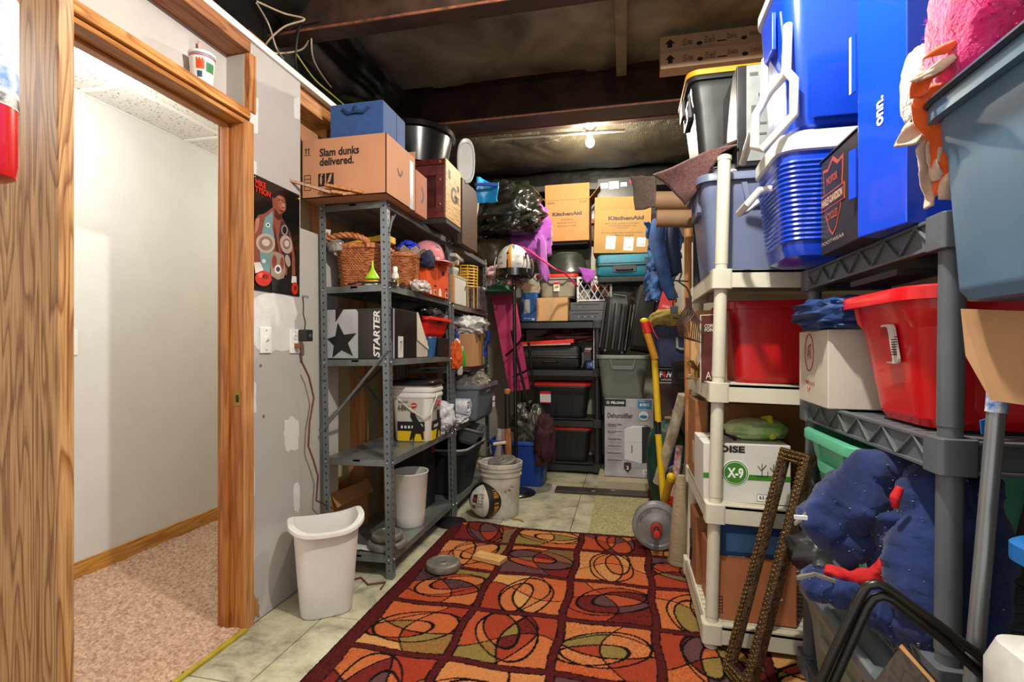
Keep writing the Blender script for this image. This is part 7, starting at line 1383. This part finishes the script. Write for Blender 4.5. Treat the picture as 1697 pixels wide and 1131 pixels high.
t = carton('dark_box', 'black glossy box behind the pink plush beside the blue product box', (.90, 1.22, 1.408), .3, .1, .6, mat('#16161e', .25, nz=.1), tape=False)
# --- grey shelf, middle deck
t = tote('storage_bin', 'big bright red bin with a label on the grey lattice shelving', (.85, 1.425, .96), .52, .42, .315, mat('#d60d16', .3, nz=.03, ns=4, coat=.25), tp=.045, rc=.06, grip=(), lip=.02, recess=(('-x', .02, .11, .19, None, .022),), band=.008)
fcl = (FM[0], Vector((-.045/.315, 0, 1)).normalized()); Ol = (-.2225, -.03, .19)
decal(t, 'label_sticker', [(x, y) for x, y in rrect(.06, .095, .012, 3)], mat('#d9d5cf', .45), Ol, fcl, t=.004, back=-.002); decal(t, 'label_print', [(x-.012, y) for x, y in rrect(.032, .085, .008, 3)], mat('#a81c24', .45, nz=.1), Ol, fcl, t=.006); text(t, 'Sterilite', .034, .008, WHITE, (Ol[0], Ol[1]+.01, Ol[2]+.032), fcl, off=.008)
for i in range(8): decal(t, 'bar_code', rect(.016, .0022), INK, (Ol[0]-.0, Ol[1]-.022, Ol[2]-.025+.006*i), fcl, t=.0062)
t = carton('white_carton', 'off-white carton with a number circled in red marker beside the big red bin', (.72, 1.80, .96), .26, .3, .235, mat('#cbc3b4', .7, nz=.04), rz=-.05, tape=False); Xw = -.13
ring = [(.045*math.cos(a), .06*math.sin(a)) for a in [2*PI*i/28 for i in range(28)]]
obj('marker_circle', G().tube([(Xw-.001, -x+.03, y+.165) for x, y in ring], .0016, 4, closed=True), mat('#a82c20', .6, nz=0), t); text(t, '1497', .05, .05, mat('#a82c20', .6, nz=0), (Xw, .03, .165), FM, ang=.25); text(t, 'real', .035, .016, mat('#b83020', .6, nz=0), (Xw, .05, .07), FM, bold=.03); text(t, 'appeal', .055, .02, mat('#c06a50', .6, nz=0), (Xw, -.0, .066), FM)
obj('smile_mark', G().tube([(Xw-.001, .035+.012*math.cos(a), .052+.01*math.sin(a)) for a in [PI+PI*i/8 for i in range(9)]], .0013, 4), mat('#b83020', .6, nz=0), t)
t = cloth('navy_pouch', 'blue nylon bag lying on the off-white carton', 'bag', (.68, 1.74, 1.195), .28, .3, .10, mat('#173a72', .6, nz=.15, ns=8, bump=.4, bs=40), seed=221, amp=.15, folds=6, n=(40, 26))
t = carton('grey_boxes', 'flat grey lid box lying on the back of the big red bin', (.9, 1.45, 1.28), .36, .3, .035, mat('#8c867a', .6), cat='box', tape=False)
tag(obj('dark_boards', G().box(.62, .95, 1.35, 1.6, 1.31, 1.325), DK, smooth=0), 'dark flat panels stored just under the top lattice deck', 'panel')
# --- grey shelf, lower deck
t = tote('storage_bin', 'mint green open bin on the lower deck of the grey shelving', (.82, 1.72, .505), .46, .44, .365, mat('#5fb894', .4, nz=.04, ns=5), tp=.045, grip=('-x',), lip=.018, rc=.05)
NV = mat('#20356f', .95, nz=.35, ns=7, bump=1, bs=38, sheen=.15, col2='#101c44')
SBL = Vector((.75, 1.3, .5)); t = thing('sleeping_bag', 'thick navy quilted sleeping bag with red lining bulging off the grey shelving', 'sleeping bag', tuple(SBL))
def fat(par, pts, rr, m, name, T_, seed, flat=.8, n=22, amp=.012, fr=9):
    P = []
    for i, p in enumerate(pts): tt = T_[i] if isinstance(T_, list) else T_; P.append(atT(p[0], p[1], tt)-Vector(par.location))
    Q, R = [], []
    for i in range(len(P)-1):
        a = P[max(i-1, 0)]; b = P[i]; c = P[i+1]; d = P[min(i+2, len(P)-1)]
        for k in range(14):
            s = k/14; Q.append(.5*((2*b)+(c-a)*s+(2*a-5*b+4*c-d)*s*s+(3*b-a-3*c+d)*s**3)); R.append(rr[i]*(1-s)+rr[i+1]*s)
    Q.append(P[-1]); R.append(rr[-1])
    Q = [Q[0]+(Q[0]-Q[1]).normalized()*R[0]*.25]+Q+[Q[-1]+(Q[-1]-Q[-2]).normalized()*R[-1]*.25]; R = [R[0]*.6]+R+[R[-1]*.6]
    g = G().tube(Q, R, n); g.disp(amp, fr, seed); g.disp(amp*.7, fr*1.9, seed+1, True); g.disp(amp*.45, fr*4.2, seed+2, True); return obj(name, g, m, par, smooth=80)
fat(t, [(1350, 880), (1405, 835), (1450, 795), (1500, 778), (1540, 800)], [.06, .08, .07, .055, .05], NV, 'quilted_fold', [1.3, 1.28, 1.25, 1.22, 1.2], 3)
fat(t, [(1380, 905), (1430, 880), (1470, 850)], [.06, .06, .05], NV, 'quilted_fold', 1.27, 8)
fat(t, [(1540, 785), (1555, 860), (1545, 940), (1540, 1030), (1545, 1060)], [.055, .085, .09, .085, .06], NV, 'quilted_fold', [1.15, 1.15, 1.13, 1.12, 1.12], 5)
fat(t, [(1480, 850), (1495, 930), (1490, 1010)], [.05, .06, .06], NV, 'quilted_fold', 1.2, 11)
fat(t, [(1600, 800), (1612, 900), (1605, 1000), (1595, 1060)], [.05, .07, .07, .05], NV, 'quilted_fold', 1.14, 6)
fat(t, [(1340, 962), (1400, 985), (1460, 1005), (1520, 1030)], [.035, .04, .05, .06], NV, 'quilted_fold', [1.26, 1.22, 1.18, 1.15], 7)
RDL = mat('#c2141a', .8, nz=.12, bump=.4, bs=60)
fat(t, [(1365, 945), (1410, 958), (1450, 955), (1472, 935)], [.014, .018, .017, .010], RDL, 'red_lining', [1.235, 1.205, 1.175, 1.16], 4, amp=.008)
fat(t, [(1492, 808), (1484, 826), (1484, 842)], [.008, .011, .006], RDL, 'red_lining', 1.13, 4, amp=.002)
ZP = mat('#b9b4a4', .35, .6, nz=0)
for pts, T_ in (([(1322, 958), (1350, 952), (1390, 966), (1420, 975), (1450, 968)], 1.205), ([(1318, 868), (1340, 848), (1365, 836)], 1.275)):
    P = [atT(a, b, T_)-SBL for a, b in pts]; g = G().tube(P, .003, 5)
    for i in range(len(P)-1):
        for k in range(10): q = P[i]*(1-k/10)+P[i+1]*(k/10); g.cbox(q.x, q.y, q.z, .004, .008, .008)
    obj('zipper', g, ZP, t, kind='stuff')
obj('white_tag', G().cbox(*(atT(1327, 858, 1.2)-SBL), .028, .006, .009), WHITE, t, rot=None, smooth=0)
rs = random.Random(12); g = G()
for k in range(220):
    a, b = rs.uniform(1330, 1600), rs.uniform(770, 1050); p = None
lint = G()
for o_ in [c for c in t.children if c.name.startswith('quilted_fold')]:
    vs = o_.data.vertices
    for k in range(90):
        v = vs[rs.randrange(len(vs))]; q = v.co+v.normal*.0015; s_ = rs.uniform(.0006, .0018); lint.cbox(q.x, q.y, q.z, s_*rs.uniform(1, 3), s_, s_)
obj('lint_specks', lint, mat('#9a9aa4', .9, nz=0), t, kind='stuff', smooth=0)
OL = mat('#7d8070', .45, nz=.05, ns=5)
t = tote('storage_bin', 'large olive grey bin with a grey lid on the floor under the sleeping bag', (.79, 1.52, 0.0), .5, .62, .40, OL, tp=.035, lid=mat('#5c6468', .42, nz=.06), grip=('-x',), lip=.018, rc=.05)
t = cloth('black_bag', 'black plastic bag corner between the mint bin and the olive bin', 'bag', (.6, 1.80, .43), .16, .2, .12, mat('#26282a', .35, nz=.2, bump=.5, bs=30), seed=225, amp=.3, n=(24, 16))
t = tote('storage_bin', 'near olive grey bin with clear tape hanging below the sleeping bag', (.80, .98, 0.0), .34, .36, .36, mat('#8d8e7c', .42, nz=.05, ns=5), tp=.03, grip=('-x',), lip=.018, rc=.05)
t = cloth('green_bag', 'pale green plastic bag on the floor in the near corner', 'bag', (.62, 1.06, .12), .16, .2, .2, mat('#5fb878', .4, nz=.1, bump=.4, bs=30), seed=226, amp=.2, n=(30, 20))
P0 = atT(1450, 1128, .98); P1 = atT(1492, 1072, 1.0); P2 = atT(1545, 1131, .95)
t = thing('wood_board', 'dark brown veneered board with a chipped top corner leaning near the chair tubes', 'board', tuple(P1)); o3 = P1
obj('panel', G().loft([[tuple(v) for v in (Vector((0, 0, 0)), P0-o3+(P0-P1)*1.5, (P0-o3)*2.5+(P2-o3)*1.5, P2-o3+(P2-P1)*1.5)], [tuple(v+Vector((.012, .012, .0))) for v in (Vector((0, 0, 0)), P0-o3+(P0-P1)*1.5, (P0-o3)*2.5+(P2-o3)*1.5, P2-o3+(P2-P1)*1.5)]]), wood('#3c2a20', '#22160f', 'z', 2, .5), t, smooth=0)
obj('chipped_edge', G().tube([Vector((0, 0, 0)), (P2-o3)*.5, (P2-o3)*1.2], .005, 6).disp(.003, 60, 2), mat('#b98a58', .8), t)
# ------------------------------------------------------------------ ornate frame leaning
FR = mat('#5a4226', .4, .35, nz=.5, ns=60, col2='#2b1d10', bump=1, bs=160); FRG = mat('#8c6c34', .35, .6, nz=.5, ns=90, col2='#3a2814')
b0, b1 = Vector((.345, 2.0, 0)), Vector((.385, 1.80, 0)); t0, t1 = Vector((.545, 1.985, .80)), Vector((.575, 1.80, .80))
b0 = atZ(1200, 1112, .012); b1 = atZ(1228, 1150, .012); t0 = atY(1297, 742, 1.985); t1 = atY(1336, 757, 1.80)
U_ = (t0-b0).normalized(); Rv = (b1-b0); Rv = (Rv-U_*Rv.dot(U_)); FW = Rv.length+.0; Rv.normalize(); FL = (t0-b0).length; Nf = Rv.cross(U_)
t = thing('picture_frame', 'long narrow carved dark gold picture frame leaning against the cream shelving', 'picture frame', tuple(b0))
mw = .042
def fp(x, y, n_=0): return tuple(Rv*x+U_*y+Nf*n_)
def molding(a, b, inward, nm='frame_rail'):
    # stepped profile from outer to inner edge
    prof = [(0, -.02), (0, .006), (.005, .012), (.012, .008), (.018, .012), (.026, .006), (.034, .004), (.038, .009), (mw, .002), (mw, -.012)]
    L0 = [fp(a[0]+inward[0][0]*p, a[1]+inward[0][1]*p, q) for p, q in prof]; L1 = [fp(b[0]+inward[1][0]*p, b[1]+inward[1][1]*p, q) for p, q in prof]
    obj(nm, G().loft([L0, L1]), FR, t, smooth=30)
FW = max(FW, .16)
molding((0, 0), (0, FL), ((1, 1), (1, -1))); molding((FW, FL), (FW, 0), ((-1, -1), (-1, 1))); molding((0, FL), (FW, FL), ((1, -1), (-1, -1))); molding((FW, 0), (0, 0), ((-1, 1), (1, 1)))
n_ = int(FL/.016)
for side_ in (0, 1):
    g = G()
    for k in range(n_):
        y = .01+(FL-.02)*k/n_
        for xx, rr_ in ((.006, .0045), (.022, .0055), (.037, .003)): X_ = xx if side_ == 0 else FW-xx; g.sph(fp(X_, y+(.006 if xx == .022 else 0), .010), rr_, 6, 4, 1, 1, 1)
    obj('carved_beads', g, FRG, t, kind='stuff', smooth=80)
g = G()
for yy in (.008, .022, .036, FL-.008, FL-.022, FL-.036):
    for k in range(int(FW/.011)): g.sph(fp(.008+.011*k, yy, .010), .0045, 6, 4)
obj('carved_beads', g, FRG, t, kind='stuff', smooth=80)
# ------------------------------------------------------------------ bent tube chair leg
TBM = mat('#3a3832', .3, .7, nz=.08)
t = thing('folding_chair', 'folded chair with two parallel dark metal tube legs in the near corner', 'folding chair', tuple(atT(1450, 1000, .95)))
for pts, k in (([(1340, 1175), (1380, 1085), (1425, 990), (1437, 972), (1452, 968), (1468, 974), (1560, 1040), (1650, 1108), (1700, 1160)], 0), ([(1362, 1175), (1402, 1085), (1436, 1008), (1448, 992), (1462, 988), (1478, 993), (1560, 1058), (1640, 1131), (1680, 1175)], 1)):
    P = [atT(a, b, .95+.0*k-.00025*(a-1340)) - t.location for a, b in pts]; obj('leg_tube', G().tube(P, .0085, 12), TBM, t, smooth=60)
# ------------------------------------------------------------------ nearest stack at the right edge
BG = mat('#54728c', .42, nz=.06, ns=5)
t = tote('storage_bin', 'large slate blue bin with raised dark rim in the near upper corner', (.735, .76, 1.215), .50, .50, .325, BG, tp=.016, rc=.05, grip=(), lip=.014, band=.004)
obj('dark_rim', G().tube([(x, y, .325) for x, y in rrect(.5, .5, .065, 6, 2)], .007, 6, closed=True), mat('#26323e', .35), t)
obj('moulded_logo', G().tube([(-.212, -.02+.025*math.cos(a), .06+.010*math.sin(a)) for a in [2*PI*i/20 for i in range(20)]], .003, 5, closed=True), mat('#3c4a70', .4), t)
t = cloth('plush_toy', 'fluffy hot pink plush hanging over the slate blue bin rim', 'plush', (.575, .985, 1.545), .12, .17, .26, mat('#d0156c', .95, nz=.2, ns=30, bump=1, bs=120, sheen=.5), seed=231, amp=.12, n=(40, 28))
fz = G(); rs = random.Random(5)
for k in range(900):
    a = rs.random()*2*PI; b = rs.uniform(-1.2, 1.4); c_ = Vector((math.cos(a)*math.cos(b), math.sin(a)*math.cos(b), math.sin(b))); p = Vector((0, 0, .125))+Vector((c_.x*.058, c_.y*.1, c_.z*.125)); q = p+c_*rs.uniform(.008, .016)+Vector((rs.uniform(-.004, .004),)*3); sd = c_.orthogonal().normalized()*.0022
    fz.v += [tuple(p-sd), tuple(p+sd), tuple(q)]; n0 = len(fz.v); fz.f.append((n0-3, n0-2, n0-1))
obj('fluff', fz, mat('#d8247a', .95, nz=.2, ns=30), t, smooth=0, kind='stuff')
t2 = cloth('white_plush', 'white fluffy plush edge with a pink hem under the pink plush', 'plush', tuple(atT(1528, 142, .93)-Vector((0, 0, .07))), .05, .075, .14, mat('#d8d2ce', .95, nz=.08, bump=1, bs=120, sheen=.5), seed=232, amp=.12, n=(36, 24))
OF = mat('#e0560c', .95, nz=.12, ns=10, bump=.4, bs=200, sheen=.4); TF = mat('#c9a892', .95, nz=.1, ns=10, bump=.4, bs=200, sheen=.3)
def fringe(pts, wd, m, lab, T_, k, nm='fringed_blanket'):
    T_ *= .905; wd *= .9; P = [atT(a, b, T_+.006*i*(0 if k % 2 else .5)) for i, (a, b) in enumerate(pts)]
    def fn(u, v):
        q = v*(len(P)-1); i = min(int(q), len(P)-2); f = q-i; p = P[i]*(1-f)+P[i+1]*f; return tuple(p+Vector((.8, -.35, 0))*wd*(u-.5)+Vector((-.5, -.8, 0))*.006*math.sin(u*PI+v*6+k))
    o = obj(nm, G().grid(fn, 6, 24).disp(.006, 18, k), m, smooth=70, solid=.004); tag(o, lab, 'fabric strip', 'fleece fringe over the slate blue bin'); return o
fringe([(1560, 140), (1535, 170), (1540, 200), (1560, 240), (1568, 300), (1572, 325)], .05, OF, 'wide orange fleece strip hanging over the corner of the slate bin', .93, 1)
fringe([(1640, 30), (1600, 55), (1570, 75), (1545, 95)], .03, OF, 'orange fleece strip lying up along the slate bin rim', .9, 2)
fringe([(1610, 60), (1580, 90), (1545, 120), (1520, 130)], .03, TF, 'tan fleece strip bunched on the slate bin rim', .91, 3)
fringe([(1600, 90), (1560, 115), (1530, 135), (1522, 160)], .03, OF, 'short orange fleece loop beside the plush', .92, 4)
fringe([(1528, 195), (1512, 215), (1498, 240)], .04, TF, 'tan fleece tab pointing at the blue product box', .955, 5)
fringe([(1545, 215), (1528, 250), (1530, 290), (1545, 320), (1543, 342)], .018, TF, 'long thin tan fleece strip hanging lowest', .95, 6)
fringe([(1553, 220), (1545, 270), (1556, 300)], .02, TF, 'middle tan fleece strip between the orange ones', .94, 7)
fringe([(1570, 240), (1567, 290), (1570, 330)], .028, TF, 'broad tan fleece strip with a dark patch beside the bin edge', .925, 8)
fringe([(1540, 180), (1530, 215), (1535, 280)], .02, OF, 'narrow orange fleece strip behind the tan ones', .965, 9)
tag(obj('black_patch', G().sph(atT(1520, 205, .87), .014, 10, 8, 1, 1, .9).disp(.004, 40, 3), mat('#14110f', .95)), 'black fuzzy tuft above the tan fleece tab', 'tuft')
t = cloth('plastic_bag', 'clear crinkled plastic bag wrapped around tan fabric on top of the slate bin', 'bag', (.72, .78, 1.50), .3, .34, .2, mat('#8f6a52', .12, nz=.3, ns=8, col2='#b8937c', bump=1, bs=22, coat=.8), seed=235, amp=.2, freq=2.5, folds=5, n=(50, 32))
# torn carton under the slate bin
t = thing('torn_carton', 'torn brown carton with a hanging front flap under the slate blue bin', 'cardboard box', (.74, .72, .86))
f0 = [atT(1592, 512, .86), atT(1700, 516, .74), atT(1700, 672, .74), atT(1642, 664, .80), atT(1600, 590, .845)]
q = [v-t.location for v in f0]; obj('front_flap', G().loft([[tuple(v) for v in q], [tuple(v+Vector((.006, .003, 0))) for v in q]]), mat('#b48a62', .85, nz=.06, ns=9), t, smooth=0)
obj('body', G().box(-.135, .22, -.2, .16, -.0, .35), mat('#a37a54', .85, nz=.05), t, smooth=0, bevel=.003)
for z_ in (.085, .03): decal(t, 'red_band', rect(.36, .04), mat('#c01c20', .6, nz=.05), (-.135, -.02, z_), FM, t=.002)
cb = t
t = thing('bin_cover', 'bright blue plastic bin cover under the torn brown carton', 'bin cover', (.76, .70, .825)); obj('body', lid_geo(.40, .46, .03, .04), mat('#1b6cb8', .35, nz=.04), t, smooth=40); 
t = tote('storage_bin', 'grey bin below the bright blue lid at the picture edge', (.78, .70, .50), .34, .4, .32, mat('#6c7074', .45), tp=.04, grip=(), lip=.015)
t = carton('brown_wood_box', 'brown wooden crate below the grey bin at the picture edge', (.80, .70, .36), .34, .36, .138, wood('#5a3a28', '#3c2618', 'y', 2, .6), tape=False)
t = carton('low_crate', 'dark crate on the floor under the brown wooden crate', (.82, .68, 0), .3, .32, .358, mat('#3c3430', .7), tape=False)
A, B = atT(1652, 672, .90), atT(1612, 1131, .90); D_ = (B-A); B2 = A+D_*((A.z-.0)/(A.z-B.z)); A2 = A-D_*.05
t = thing('metal_pole', 'slanted grey metal pole between the thick shelf post and the torn carton', 'pole', tuple(B2)); obj('tube', G().tube([(0, 0, 0), tuple(A2-B2)], .0135, 16), mat('#8f9294', .3, .6, nz=.05), t); obj('blue_sleeve', G().tube([tuple((A2-B2)*.965), tuple((A2-B2)*1.0)], .016, 12), mat('#2a6ab0', .5, nz=.6, ns=60, col2='#d9dde2'), t)
tag(obj('blue_tape', G().prism([(-.012, -.02), (.008, -.025), (.012, .02), (.0, .01), (-.014, .005)], atT(1638, 702, .93), *FN, .003), mat('#1f74c8', .5), smooth=0), 'scrap of blue tape beside the slanted metal pole', 'tape')
c = atT(1742, 1128, .72)
t = thing('white_jug', 'white plastic jug with a red cover in the near bottom corner', 'jug', (c.x+.0, c.y, c.z-.12)); obj('body', G().loft([[(x, y, z) for x, y in rrect(a, a, .03, 5)] for a, z in ((.11, 0), (.12, .01), (.12, .12), (.1, .155), (.06, .165))]), mat('#d5d3cd', .35), t, smooth=40)
obj('red_cover', G().sph((.0, -.05, .09), .052, 20, 12, 1, .7, 1.3), mat('#d41c14', .3), t, smooth=80)
